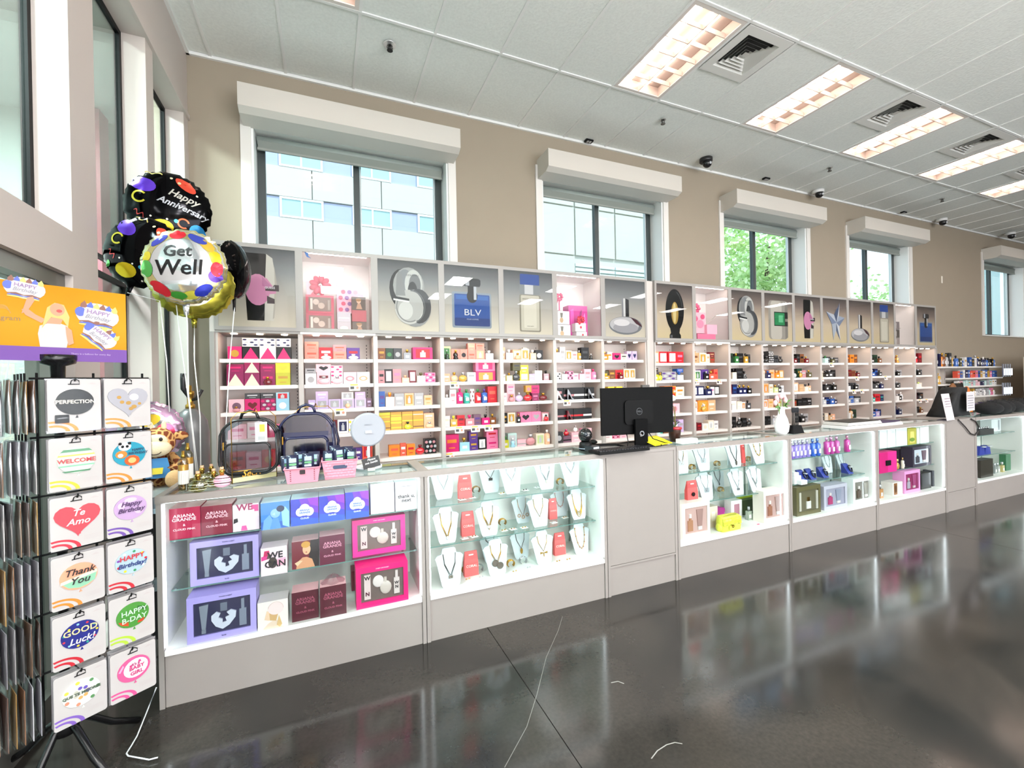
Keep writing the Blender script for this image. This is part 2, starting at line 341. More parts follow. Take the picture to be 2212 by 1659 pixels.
# ---- back wall with five windows
WIN = [(-.60, 1.29), (2.45, 4.31), (5.44, 7.30), (8.42, 10.28), (13.1, 14.98)]
WZ0, WZ1 = 2.27, 3.93; WD = .32
m = MB(); xx = XL-.3
for a, b2 in WIN: m.box(xx, a, YB, YB+WD, 0, H+.1); m.box(a, b2, YB, YB+WD, 0, WZ0); m.box(a, b2, YB, YB+WD, WZ1+.06, H+.1); xx = b2
m.box(xx, XR, YB, YB+WD, 0, H+.1)
struct(m.build('wall_back', WALLM))
SHADE = col('#8d9691', .6); DARKF = col('#4b5152', .35, .4)
for i, (a, b2) in enumerate(WIN):
    w = struct(bpy.data.objects.new(f'window_{i+1}', None)); C.objects.link(w); w.location = (a, YB, 0); L = b2-a
    m = MB(); m.box(-.085, .0, -.02, 0, WZ0-.0, WZ1+.0); m.box(L, L+.085, -.02, 0, WZ0, WZ1); m.box(-.085, L+.085, -.02, 0, WZ1, WZ1+.14)
    m.build('casing', TRIMM, w)
    m = MB(); m.box(0, .02, 0, WD, WZ0, WZ1); m.box(L-.02, L, 0, WD, WZ0, WZ1); m.box(0.02, L-.02, 0, WD, WZ1, WZ1+.06); m.box(0.02, L-.02, -.02, WD, WZ0-.0, WZ0+.02)
    m.build('reveal', col('#eef0ee', .6), w)
    y0, y1 = WD-.09, WD-.04
    m = MB(); m.box(.02, .09, y0, y1, WZ0+.02, WZ1); m.box(L-.09, L-.02, y0, y1, WZ0+.02, WZ1); m.box(.09, L-.09, y0, y1, WZ1-.06, WZ1); m.box(.09, L-.09, y0, y1, WZ0+.02, WZ0+.08)
    m.build('frame', DARKF, w)
    MB().box(L/2-.03, L/2+.03, y0-.01, y1, WZ0+.08, WZ1-.06).build('mullion', DARKF, w)
    m = MB()
    for q in (L/2+.035, L-.11): m.box(q, q+.012, y0, y1-.01, WZ0+.08, WZ1-.06)
    m.build('sash_edge', col('#c9cfd0', .3, .3), w)
    for q0, q1 in ((.09, L/2-.03), (L/2+.03, L-.09)): MB().box(q0, q1, y0+.02, y0+.026, WZ0+.08, WZ1-.06).build('pane', glass('#eef6f5', .05), w)
    # roller blind rolled up at the head
    m = MB(); m.tube([(.03, y0-.07, WZ1-.055), (L-.03, y0-.07, WZ1-.055)], .04, 14); m.build('roller_blind', SHADE, w)
    MB().box(.04, L-.04, y0-.105, y0-.095, WZ1-.15, WZ1-.06).build('blind_cloth', col('#7f857f', .8), w)
    MB().box(.035, L-.035, y0-.11, y0-.09, WZ1-.165, WZ1-.145).build('bottom_bar', col('#8f928c', .5), w)
    # boxed valance over the window
    m = MB(); vz1 = WZ1+.35-.17+.02; d = .30
    m.prism([(0, 0)]*0 or [(-.08, vz1), (-.08, vz1-.17), (-.045, vz1-.24), (L+.045, vz1-.24), (L+.08, vz1-.17), (L+.08, vz1)], -.02, -.0) if False else None
    X0, X1 = -.06, L+.06
    prof = [(-d, vz1-.0), (-d, vz1-.20), (-d+.07, vz1-.235), (-.03, vz1-.235), (0, vz1-.235), (0, vz1)]
    n_ = len(prof); A = [(X0, p[0], p[1]) for p in prof]; B = [(X1, p[0], p[1]) for p in prof]
    m.face(A); m.face(B[::-1])
    for k in range(n_): m.face([A[k], A[(k+1) % n_], B[(k+1) % n_], B[k]][::-1])
    m.build('shutter_box', col('#c6c2ba', .5), w)
# ---- left wall (glazed) in the plane x = XL
LW = XL-.16
m = MB()
m.box(LW, XL, 4.60, YB, 0, H+.1)                       # corner pier
m.box(LW, XL, YF, 4.60, 3.86, H+.1)                     # header
m.box(LW, XL, 3.72, 3.86, 0, 3.86)                      # pier between lights
m.box(LW, XL, 2.72, 2.97, 0, 3.86)                      # column
m.box(LW, XL, -1.2, 2.72, 2.0, 2.21)                    # beam over the door
m.box(LW, XL, 2.97, 4.60, 0, .10)
m.box(LW, XL, YF, -1.2, 0, 3.86)
m.box(XL-.001, XL+.02, -1.2, 4.72, 3.86, 3.90)
struct(m.build('wall_left', col('#c4bab4', .6)))
m = MB(); m.box(XL, XL+.05, -1.2, YB, H-.30, H); 
GL = glass('#dfe9e6', .12)
for i, (y0, y1, z0, z1) in enumerate(((3.86, 4.60, .1, 3.86), (2.97, 3.72, 2.25, 3.86), (2.97, 3.72, .1, 2.17), (.9, 2.72, 2.21, 3.86))):
    w = struct(bpy.data.objects.new(f'window_{6+i}', None)); C.objects.link(w); w.location = (LW, y0, 0); L = y1-y0
    m = MB(); m.box(.0, .03, 0, .02, z0, z1); m.box(.0, .03, L-.028, L, z0, z1); m.box(.0, .03, .02, L-.028, z1-.03, z1); m.box(.0, .03, .02, L-.028, z0, z0+.02)
    m.build('gasket', BLACK, w)
    MB().box(.012, .018, .02, L-.028, z0+.02, z1-.03).build('pane', GL, w)
d = struct(bpy.data.objects.new('door_1', None)); C.objects.link(d); d.location = (LW, 1.2, 0)
m = MB(); m.box(.02, .12, 1.44, 1.52, 0, 1.93); m.box(.02, .12, 0, .08, 0, 1.93); m.box(.02, .13, 0, 1.52, 1.93, 2.0); m.box(.03, .11, .08, 1.44, 0, .12); m.build('door_frame', col('#77756f', .35, .6), d)
MB().box(.06, .07, .08, 1.44, .12, 1.93).build('door_glass', GL, d)
# vestibule behind the glass
struct(MB().box(-3.9, -3.8, -4, 8, 0, H+.1).build('wall_vestibule', col('#b7c4bf', .8)))
struct(MB().box(-3.8, LW, 6.4, 6.5, 0, H+.1).build('wall_vestibule_end', col('#b3bdb8', .8)))
struct(MB().box(-3.9, XL, YB+.2, 8, H+.05, H+.2).build('ceiling_vestibule', col('#c6cbc7', .9)))
struct(MB().box(-3.9, XL, YB+.2, 8, -.2, 0).build('floor_vestibule', FLOORM))
for y in (.5, 3.8):
    a = bpy.data.lights.new('vestibule_lamp', 'AREA'); a.shape = 'RECTANGLE'; a.size = .6; a.size_y = 1.2; a.energy = 560; a.color = (.93, .98, 1)
    o = bpy.data.objects.new('vestibule_lamp', a); C.objects.link(o); o.location = (-2.5, y, H-.03)
t = thing('red_column', 'dark red square column seen through the glass of left wall', 'column', (-2.28, 6.12, 0))
MB().box(-.11, .11, -.11, .11, 0, H).build('shaft', col('#7a2530', .5), t); MB().box(-.13, .13, -.13, .13, 0, .12).build('column_base', col('#5a1a22', .5), t)
# thermostat on the vestibule wall
t = thing('wall_controller', 'small pale control box on wall behind the second glass pane', 'control box', (-3.8, 5.6, 1.35))
MB().box(0, .03, -.12, .12, -.14, .1).build('housing', col('#dfe3df', .5), t); MB().box(0, .025, -.05, .05, .16, .26).build('upper_switch', col('#d9dcd8', .5), t)
# right and rear shell
struct(MB().box(XR, XR+.2, YF, YB+.3, 0, H+.1).build('wall_right', WALLM))
struct(MB().box(-3.9, XR+.2, YF-.2, YF, 0, H+.1).build('wall_front', WALLM))

# ================================================================== OUTSIDE
def facade(name, label, x0, x1, Y, z1, floors, band, dx, dz, body, winc, slit=False):
    t = thing(name, label, 'building', (x0, Y, -1))
    m = MB().box(0, x1-x0, .05, 8, 0, z1+1).build('wall', body, t)
    nx = int((x1-x0)/dx)
    pm = MB().box(.02, dx-.02, 0, .06, .02, dz-.02).build('wall_panel', body, mesh_only=True)
    nz = int((z1+1)/dz)
    for k in range(nz):
        for i in range(nx):
            link('wall_panel', pm, t, (i*dx, 0, k*dz))
        if not slit:
            z = k*dz+dz*.02
    return t
BW = col('#c6c3bd', .8, noise=.04, scale=.6)
t = thing('office_building', 'white office block with ribbon windows seen through the first window', 'building', (-28, 33, -1))
MB().box(0, 41, .25, 8, 0, 30).build('wall', BW, t)
pm = MB().box(.03, 4.57, 0, .25, .03, 2.0).build('wall_panel', BW, mesh_only=True)
bm_ = MB().box(0.0, 1.9, .12, .2, .0, 1.38).build('spandrel', col('#a9b0cc', .6), mesh_only=True)
wf = MB()
for a in ((0, 2.7, -.03, .1, 0, .13), (0, 2.7, -.03, .1, 1.25, 1.38), (0, .13, -.03, .1, .13, 1.25), (2.57, 2.7, -.03, .1, .13, 1.25), (1.29, 1.41, -.03, .1, .13, 1.25)): wf.box(*a)
wfm = wf.build('window_frame', col('#f2f6f6', .5), mesh_only=True); wgm = MB().box(.13, 2.57, .04, .06, .13, 1.25).build('pane', col('#a9c9cc', .15), mesh_only=True)
for k in range(7):
    z = 24.2-k*3.42-.0
    for i in range(9):
        if k < 8: link('wall_panel', pm, t, (i*4.6-.2, 0, z-2.02)); link('spandrel', bm_, t, (i*4.6+2.9-.2-2.2+.0, 0, z)); link('pane', wgm, link('window_frame', wfm, t, (i*4.6+2.6-.2, 0, z)), (0, 0, 0))
t = thing('concrete_building', 'white panelled block with louvre band seen through the second window', 'building', (6.6, 13.6, -1))
MB().box(0, 8.7, .08, 9, 0, 22).build('wall', BW, t)
pm = MB().box(.03, 1.72, 0, .08, .03, 1.72).build('wall_panel', col('#c4c2ba', .8, noise=.08, scale=1.1), mesh_only=True)
lv = MB()
for k in range(9): lv.box(0, 1.7, 0, .06, k*.16, k*.16+.1)
lvm = lv.build('louvre', col('#d3e2e4', .5), mesh_only=True)
for k in range(10):
    for i in range(5):
        if k in (2, 3) and i > 0: link('louvre', lvm, t, (i*1.75, 0, k*1.75+.1))
        else: link('wall_panel', pm, t, (i*1.75, 0, k*1.75))
t = thing('distant_building', 'low pale building behind the tree seen through the fourth window', 'building', (48, 34, -1))
MB().box(0, 40, 0, 9, 0, 8.2).build('wall', col('#d9e3e8', .8), t); MB().box(-.2, 40.2, -.2, 9, 8.2, 8.7).build('parapet', col('#eef2f4', .7), t)
for i in range(12): w = MB().box(1+i*3.2, 3+i*3.2, -.05, 0, 4.6, 6).build('window_frame', col('#f3f6f6', .5), t); MB().box(1.15+i*3.2, 2.85+i*3.2, -.07, -.05, 4.75, 5.85).build('pane', col('#8fa9b5', .2), w)
def tree(x, y, hh, R, seed, lab, n=5200):
    rnd = random.Random(seed); t = thing('tree', lab, 'tree', (x, y, -1))
    MB().tube([(0, 0, 0), (.1, 0, hh*.3), (0, .1, hh*.6), (.1, 0, hh*.85)], .2, 8, rs=[.28, .2, .12, .05]).build('trunk', col('#5a4a3a', .9), t)
    m = MB(); cl_ = [(rnd.uniform(-R, R)*.7, rnd.uniform(-R, R)*.7, hh*.42+rnd.random()*hh*.55, rnd.uniform(.6, 1.2)) for _ in range(26)]
    for _ in range(n):
        c = rnd.choice(cl_); d = Vector((rnd.gauss(0, 1), rnd.gauss(0, 1), rnd.gauss(0, 1))).normalized()*c[3]*rnd.uniform(.6, 1.05)
        p = Vector(c[:3])+d; a = Vector((rnd.gauss(0, 1), rnd.gauss(0, 1), rnd.gauss(0, .6))).normalized()*.10; b_ = a.cross(d).normalized()*.07
        m.face([p-a, p+b_, p+a, p-b_], rnd.randrange(3))
    o = m.build('foliage', [col('#cfe8a4', .6), col('#b8dc90', .6), col('#e4f6c4', .6)], t); o['kind'] = 'stuff'
tree(14.0, 10.4, 8.2, 2.3, 3, 'green leafy tree filling the third window', 5600)
tree(22, 11.5, 6.2, 1.6, 5, 'green treetop low in the fourth window', 2600)
tree(31.5, 11.5, 5.4, 1.6, 6, 'green treetop low in the fifth window', 2600)
t = thing('neighbour_wall', 'pale blue rendered wall strip outside the fifth window', 'building', (24.3, 8.3, -1)); MB().box(0, .5, 0, .6, 0, 9).build('wall', col('#cfdfe6', .8), t)
struct(MB().box(-40, 110, YB+2.5, 90, -1.2, -1.0).build('ground_outside', col('#8c908a', .9, noise=.1, scale=.5)))
# ================================================================== SHELVING along the back wall
YG = 4.04                                                   # front plane of the header boxes
POSTERS = ['black bottle with pink curve', 'pink gift display', 'linked chrome rings bottle', 'blue square bottle', 'frosted bottle with blue cap', 'magenta gift display', 'flat oval bottle with stem',
           'tall black oval bottle', 'pink flower gift display', 'second linked rings bottle', 'silver bottle with green letter', 'second black and pink bottle', 'silver star bottle', 'small flat oval bottle', 'small blue capped bottle', 'nearly empty white display', 'small blue square bottle']
BAYX = [-.787+.6*k for k in range(7)]+[3.529+.6*k for k in range(10)]
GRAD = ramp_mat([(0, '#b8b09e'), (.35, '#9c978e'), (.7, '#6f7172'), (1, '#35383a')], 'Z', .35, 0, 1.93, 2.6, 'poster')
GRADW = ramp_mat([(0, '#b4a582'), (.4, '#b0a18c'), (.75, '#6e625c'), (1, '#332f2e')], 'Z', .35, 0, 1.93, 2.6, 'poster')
def dk(h, f): h = h.lstrip('#'); return '#'+''.join('%02x' % int(int(h[i:i+2], 16)*f) for i in (0, 2, 4))
def pr(h, r=.4): return col(dk(h, .82), r, spec=.12)
def PX(u): return .03+u*.54
def PZ(v): return 1.945+v*.635
def pv(pts): return [(PX(u), PZ(v)) for u, v in pts]
def poster_print(kind, par):
    L = []   # (colour, polygon in unit coordinates)
    if kind == 'lip':
        L = [('#0f1011', [(.36, .08), (.64, .08), (.68, .5), (.66, .9), (.6, .93), (.34, .93), (.33, .6)]), ('#d9d5c8', [(.58, .08), (.70, .08), (.76, .5), (.70, .88), (.62, .93), (.60, .6)]),
             ('#b9b4a6', [(.69, .1), (.71, .12), (.76, .5), (.72, .8), (.725, .5)]), ('#d98fb4', circ(.5, .47, .16, .2, 18)), ('#d98fb4', [(.5, .62), (.62, .62), (.74, .47), (.74, .43), (.5, .4)]), ('#c27aa4', [(.56, .64), (.62, .58), (.72, .49), (.56, .52)]),
             ('#31262c', [(.6, .46), (.78, .46), (.78, .54), (.72, .54), (.68, .5), (.6, .5)]), ('#3a2c33', [(.62, .3), (.72, .3), (.72, .36), (.66, .38), (.62, .4)])]
    if kind == 'ring':
        L = [('#2a2c2f', circ(.38, .60, .2, .28)), ('#a9aba8', circ(.5, .64, .26, .27)), ('#8d9193', circ(.44, .66, .14, .22)), ('#cfd0cb', circ(.58, .67, .15, .21)), ('#7f8283', circ(.60, .66, .10, .16)), ('#3d4043', circ(.56, .57, .08, .14)),
             ('#9a9d9d', circ(.60, .33, .27, .27)), ('#4b4e51', circ(.66, .36, .21, .25)), ('#bcbdb8', circ(.50, .34, .24, .25)), ('#d9d9d3', circ(.44, .29, .12, .13)), ('#8a8c8c', ringp(.5, .34, .20, .215, 2.4, 5.2)), ('#e3e2dc', ringp(.5, .34, .226, .236, 3.3, 5.9)), ('#8f9191', [(.28, .5), (.44, .5), (.38, .8), (.34, .86), (.30, .78)]), ('#6c6f71', ringp(.53, .35, .22, .24, -1.2, 1.6)),
             ('#2d2f32', [(.22, .46), (.5, .43), (.5, .46), (.24, .49)]), ('#f2f1ec', [(.24, .43), (.5, .405), (.5, .425), (.24, .455)])]
    if kind == 'blv':
        L = [('#8e9aa8', rrect(.13, .86, .07, .61, .03)), ('#1f4f9c', rrect(.17, .83, .10, .58, .02)), ('#163a7c', rrect(.17, .83, .10, .22, .02)), ('#2e66b4', [(.2, .5), (.8, .5), (.8, .56), (.2, .56)]), ('#1a1c1f', circ(.5, .55, .1, .1)),
             ('#c9ccd2', [(.42, .5), (.58, .5), (.58, .72), (.42, .72)]), ('#15171a', [(.42, .5), (.5, .46), (.53, .5), (.53, .72), (.42, .72)]), ('#2b2e33', [(.36, .70), (.64, .70), (.66, .73), (.66, .80), (.62, .82), (.38, .82), (.34, .80), (.34, .73)]), ('#b9bcc2', [(.38, .71), (.45, .71), (.45, .82), (.38, .82)])]
    if kind == 'blue':
        L = [('#2b4f9e', rrect(.33, .73, .78, .96, .02)), ('#8b8f92', rrect(.32, .74, .64, .79, .01)), ('#d9dadb', [(.42, .64), (.6, .64), (.6, .79), (.42, .79)]), ('#8f8a7c', rrect(.31, .75, .04, .63, .03)), ('#cfc9b6', rrect(.34, .72, .06, .62, .02)), ('#e1dcca', rrect(.4, .66, .1, .55, .02))]
    if kind == 'stem':
        L = [('#8f9196', [(.41, .36), (.5, .36), (.5, .68), (.41, .68)]), ('#e5e5e3', [(.45, .36), (.5, .36), (.5, .68), (.45, .68)]), ('#2a2a2d', [(.5, .36), (.59, .36), (.59, .66), (.5, .68)]),
             ('#7d7f84', circ(.5, .2, .42, .16, 26)), ('#c9c7ca', circ(.47, .215, .37, .135, 26)), ('#a9a8ac', circ(.5, .16, .32, .09, 22)), ('#e9e7e8', circ(.4, .25, .2, .06)), ('#4a2630', [(.62, .35), (.78, .31), (.9, .22), (.92, .18), (.76, .24)])]
    if kind == 'oval':
        L = [('#0c0c0d', circ(.5, .52, .26, .4, 28)), ('#141416', [(.36, .18), (.64, .18), (.62, .1), (.66, .06), (.66, .0), (.34, .0), (.34, .06), (.38, .1)]), ('#b6954a', circ(.5, .47, .10, .21)), ('#e3cf92', circ(.49, .47, .045, .19)), ('#4f5054', ringp(.5, .52, .2, .215, .2, 1.3, 10, 1.7)), ('#6a6a6c', [(.36, .01), (.42, .01), (.42, .06), (.36, .06)])]
    if kind == 'green':
        L = [('#a7a198', rrect(.14, .84, .04, .86, .1)), ('#cfc9bd', rrect(.22, .62, .04, .85, .08)), ('#8b867e', [(.74, .05), (.84, .08), (.84, .78), (.74, .84)]), ('#2e2f2e', [(.34, .32), (.84, .32), (.84, .42), (.74, .42), (.74, .48), (.84, .48), (.84, .62), (.34, .62)]), ('#2f8f5a', [(.36, .34), (.72, .34), (.72, .6), (.36, .6)]), ('#69c48e', [(.5, .4), (.66, .4), (.66, .55), (.5, .55)])]
    if kind == 'star':
        A = [(.42, .06), (.54, .28), (.72, .05), (.68, .38), (.92, .58), (.66, .62), (.72, .93), (.46, .64), (.14, .7), (.36, .42)]
        c = (.56, .46); L = [('#8e97a6', A)]
        sh = ['#c9d2df', '#5e6c86', '#e2e6ec', '#7f8da6', '#a9b6cb', '#dfe3ea', '#53617d', '#cfd6e2', '#8796b2', '#b9c2d0']
        for i in range(10): L.append((sh[i], [c, A[i], A[(i+1) % 10]]))
    m = MB(); cols_ = []; 
    for k, (h, P) in enumerate(L):
        if h not in cols_: cols_.append(h)
        m.flat(pv(P), -.0082-.0004*k, cols_.index(h))
    if L: m.build('printed_bottle', [pr(h) for h in cols_], par)
KIND = ['lip', 'gift1', 'ring', 'blv', 'blue', 'gift2', 'stem', 'oval', 'gift3', 'ring', 'green', 'lip', 'star', 'stem', 'blue', 'gift4', 'blv']
PUCK = emis('#ffe0c4', 30.0); STRIP = emis('#ffd9cc', 6.5)
SILV = col('#96928e', .45)
SH_A = [1.690, 1.475, 1.262, 1.045, .800, .53]; SH_B = [1.655, 1.448, 1.25, 1.048, .815, .56]
YS0, YS1 = 4.085, 4.40
_mesh = {}
def cached(k, fn):
    if k not in _mesh: _mesh[k] = fn()
    return _mesh[k]
def side_m(): 
    return MB().box(0, .018, 0, .38, 0, 1.9).build('side_panel', WHITE, mesh_only=True)
def shelf_m():
    m = MB(); m.box(.02, .58, .045, .36, -.006, 0); m.box(.02, .58, .040, .046, -.03, 0.0); m.box(.02, .58, .355, .36, -.03, -.006)
    return m.build('shelf', col('#efe9e4', .4), mesh_only=True)
for b_, x in enumerate(BAYX):
    t = thing('shelving_bay', f'white lit shelving bay under the {POSTERS[b_]}' + ('' if 'display' in POSTERS[b_] else ' poster'), 'shelves', (x, YG, 0), 0, 'perfume shelving bays on the back wall')
    for q in (.0, .582): link('side_panel', cached('side', side_m), t, (q, 0.01, 0))
    link('back_panel', cached('back', lambda: MB().box(.018, .582, .36, .375, .05, 1.9).build('back_panel', col('#ded9d5', .5), mesh_only=True)), t)
    link('slotted_strip', cached('ss', lambda: (lambda m: [m.box(.548, .556, .3585, .36, .3+k*.03, .315+k*.03) for k in range(52)] and m.build('slotted_strip', col('#6d6a68', .5), mesh_only=True))(MB())), t)
    for k, z in enumerate(SH_A if b_ < 7 else SH_B):
        s_ = link('shelf', cached('shelf', shelf_m), t, (0, 0, z))
        link('light_strip', cached('strip', lambda: MB().box(.05, .55, .052, .06, -.014, -.008).build('light_strip', STRIP, mesh_only=True)), s_)
        if b_ > 6:
            link('bracket', cached('brk', lambda: (lambda m: (m.face([(.0, .06, 0), (.0, .355, 0), (.0, .355, -.07), (.0, .25, -.055)]), m.face([(.004, .06, 0), (.004, .25, -.055), (.004, .355, -.07), (.004, .355, 0)]), m.build('bracket', col('#d9d4d0', .4), mesh_only=True))[-1])(MB())), s_, (.576, 0, -.006))
    link('base_deck', cached('deck', lambda: MB().box(.018, .582, .02, .36, .0, .22).build('base_deck', WHITE, mesh_only=True)), t)
    kd = KIND[b_]; gift = kd.startswith('gift')
    m = MB(); m.box(0, .6, 0.0, .38, 1.895, 1.925); m.box(0, .6, 0, .38, 2.595, 2.612); m.box(0, .015, 0, .38, 1.925, 2.595); m.box(.585, .6, 0, .38, 1.925, 2.595); m.box(.015, .585, .36, .38, 1.925, 2.595)
    m.build('header_box', col('#efe9e6', .4) if gift else SILV, t)
    m = MB()
    for a in ((.0, .6, 1.915, 1.945), (.0, .6, 2.58, 2.612), (0, .028, 1.945, 2.58), (.572, .6, 1.945, 2.58)): m.box(a[0], a[1], -.012, 0, a[2], a[3])
    m.build('header_frame', SILV, t)
    if not gift:
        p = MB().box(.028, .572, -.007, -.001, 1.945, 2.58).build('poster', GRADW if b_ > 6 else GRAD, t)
        poster_print(kd, p)
        MB().box(.028, .572, -.0172, -.0158, 1.945, 2.58).build('poster_glass', glass('#ffffff', .02), t)
        if kd == 'blv' and b_ < 7: text('BLV', .085, pr('#e3e8f0'), p, (PX(.5), -.0145, PZ(.3)), wide=1.25); text('POUR HOMME', .018, pr('#aebfdd'), p, (PX(.5), -.0145, PZ(.2)))
        if kd == 'blue' and b_ < 7: text('DOLCE&GABBANA', .02, pr('#3a3a3a'), p, (PX(.53), -.0115, PZ(.56))); text('light blue', .026, pr('#3a3a3a'), p, (PX(.53), -.0115, PZ(.51)), shear=.3); text('EAU DE TOILETTE', .009, pr('#3a3a3a'), p, (PX(.53), -.0115, PZ(.13)))
        if kd == 'lip': text('GUESS', .026, pr('#d9d4da'), p, (PX(.66), -.0125, PZ(.5)), bold=.0008)
        if kd == 'ring': text('B V L G A R I', .02, pr('#8b8d8d'), p, (PX(.56), -.014, PZ(.8)), bold=.0004)
    else:
        MB().box(.028, .572, -.006, -.004, 1.945, 2.58).build('display_glass', glass('#ffffff', .07), t)
        MB().box(.06, .54, .02, .05, 2.585, 2.592).build('display_light', emis('#fff0e6', 9), t)
    for q in (.12, .30, .48):
        link('puck_light', cached('puck', lambda: MB().lathe([(.024, -.006), (.024, 0)], 12).build('puck_light', PUCK, mesh_only=True)), t, (q, .055, 1.895))
# filler between the two runs, and the end panels
t = thing('filler_panel', 'narrow white filler panel between the two shelving runs', 'panel', (3.413, YG, 0)); MB().box(.002, .052, 0, .38, 0, 2.6).build('left_post', WHITE, t); MB().box(.056, .114, .02, .38, 0, 2.605).build('right_post', WHITE, t)
t = thing('end_panel', 'white end panel closing the far end of the shelving', 'panel', (9.529, YG, 0)); MB().box(.001, .03, 0, .38, 0, 2.6).build('board', WHITE, t); MB().box(.001, .032, -.008, 0, 0, 1.9).build('edge_strip', SILV, t)
t = thing('end_panel', 'white end panel closing the near end of the shelving, by the balloons', 'panel', (-.82, YG, 0)); MB().box(.0, .032, 0, .38, 0, 2.6).build('board', WHITE, t); MB().box(.0, .031, -.008, 0, 0, 1.9).build('edge_strip', SILV, t)

# ================================================================== PRODUCTS on the shelves
PAL = dict(pk=('#e77fa6', 'pink'), lp=('#f3bfc8', 'pale pink'), mg=('#d3246f', 'magenta'), dm=('#8e1d55', 'dark magenta'), rd=('#c81f2c', 'red'), dr=('#6e1420', 'dark red'), sa=('#f08f80', 'salmon'), co=('#f0604a', 'coral'), pe=('#f4b58f', 'peach'),
    og=('#f08a2c', 'orange'), yl=('#f2dc3c', 'yellow'), yg=('#c9c936', 'olive yellow'), gd=('#c79a3c', 'gold'), tn=('#c9a67c', 'tan'), br=('#7a4a2c', 'brown'), wh=('#f1eeec', 'white'), cr=('#eee0cc', 'cream'), gy=('#a9a8aa', 'grey'), dg=('#3f4043', 'dark grey'),
    bk=('#111113', 'black'), nv=('#1d2350', 'navy'), bl=('#2f5fae', 'blue'), lb=('#9fd2e8', 'light blue'), tl=('#2fa596', 'teal'), gn=('#3c7a44', 'green'), dn=('#1e3a2a', 'dark green'), lg=('#c6d99a', 'pale green'), pu=('#5a3a8a', 'purple'), li=('#cbb6e0', 'lilac'),
    ma=('#7a5a6c', 'mauve'), ol=('#5a5636', 'olive'), sv=('#c3c6ca', 'silver'), ro=('#c98a90', 'rose'), ti=('#bfe0dc', 'pale teal'), oy=('#f0a24c', 'amber'), lm=('#c9e070', 'lime'))
def pc(k, r=.35): return col(dk(PAL[k][0], .92), r, spec=.3)
def m_box(c1, c2, w, h, d, art, rich):
    """carton; the printed panel is a part of its own when the box is near enough to show it"""
    body = MB().box(-w/2, w/2, 0, d, 0, h).build('carton', pc(c1), mesh_only=True)
    m = MB(); y = -.0006
    if art == 'b': m.flat([(-w*.33, h*.52), (w*.33, h*.52), (w*.33, h*.72), (-w*.33, h*.72)], y); m.flat([(-w*.22, h*.2), (w*.22, h*.2), (w*.22, h*.26), (-w*.22, h*.26)], y)
    elif art == 'd': m.flat(circ(0, h*.45, min(w, h)*.3, None, 14), y)
    elif art == 't': m.flat([(-w*.48, h*.01), (w*.48, h*.01), (0, h*.93)], y)
    elif art == 'v': m.flat([(-w*.36, h*.14), (w*.36, h*.14), (w*.36, h*.86), (-w*.36, h*.86)], y); m.flat([(-w*.14, h*.2), (w*.14, h*.2), (w*.14, h*.6), (-w*.14, h*.6)], y*2, 1); m.flat([(-w*.06, h*.6), (w*.06, h*.6), (w*.06, h*.75), (-w*.06, h*.75)], y*2, 1)
    elif art == 'o': m.flat(ringp(0, h*.45, w*.2, w*.34, 0, 2*PI-.01, 18, .6), y)
    elif art == 'w': m.flat([(-w*.5, h*.28), (w*.5, h*.28), (w*.5, h*.45), (-w*.5, h*.45)], y)
    elif art == 'c':
        for k in range(9): m.flat(circ((-.33+.33*(k % 3))*w+(.1*w if k//3 % 2 else 0)-.03*w, h*(.2+.3*(k//3)), w*.13, h*.1, 9), y, k % 2)
    elif art == 'h': m.flat([(0, h*.2), (w*.3, h*.5), (w*.3, h*.65), (w*.15, h*.75), (0, h*.62), (-w*.15, h*.75), (-w*.3, h*.65), (-w*.3, h*.5)], y)
    lab = m.build('printed_panel', [pc(c2), pc('sv')], mesh_only=True)
    return [('carton', body, None), ('printed_panel', lab, 0)]
def m_bottle(c1, c2, w, h, d, art, rich):
    n_ = 14 if rich else 8; g = col(PAL[c1][0], .08, coat=.8); cap = col(PAL[c2][0], .2, .7 if c2 in ('gd', 'sv') else 0)
    m = MB(); r = w/2
    if art == 's': m.box(-r, r, 0, w*.55, 0, h*.68); hz = h*.68
    elif art == 'r': m.ell((0, r*.6, h*.36), r, r*.55, h*.36, n_, 7); hz = h*.68
    elif art == 'n': m.lathe([(r*.9, 0), (r, .01), (r, h*.68), (r*.55, h*.76)], n_, (0, r, 0)); hz = h*.76
    elif art == 'z':  # figure-shaped bottle
        m.lathe([(r*.8, 0), (r, h*.15), (r*.55, h*.38), (r*.85, h*.58), (r*.3, h*.68)], n_, (0, r, 0)); hz = h*.68
    body = m.build('bottle_body', g, mesh_only=True); m = MB(); yy = w*.27 if art == 's' else r*(.6 if art == 'r' else 1)
    m.lathe([(r*.22, 0), (r*.22, (h-hz)*.3), (r*.38, (h-hz)*.35), (r*.36, h-hz)], n_, (0, yy, hz)); cm = m.build('cap', cap, mesh_only=True)
    out = [('bottle_body', body, None), ('cap', cm, None)]
    if art in 'sn': out.append(('bottle_label', MB().flat([(-r*.5, h*.2), (r*.5, h*.2), (r*.5, h*.42), (-r*.5, h*.42)], -.0008 if art == 's' else -.0012).build('bottle_label', pc('wh'), mesh_only=True), None))
    return out
def m_heel(c1, c2, w, h, d, art, rich):
    P = [(-w*.5, .0), (-w*.42, .0), (-w*.34, h*.5), (-w*.1, h*.42), (w*.2, h*.06), (w*.5, .0), (w*.5, h*.08), (w*.28, h*.14), (0, h*.55), (-w*.3, h*.92), (-w*.46, h*.98), (-w*.5, h*.6)]
    m = MB(); m.prism(P, 0, .03); return [('bottle_body', m.build('bottle_body', col(PAL[c1][0], .1, coat=.8), mesh_only=True), None), ('heel_tip', MB().box(-w*.5, -w*.4, .005, .025, -.0, h*.05).build('heel_tip', GOLD, mesh_only=True), None)]
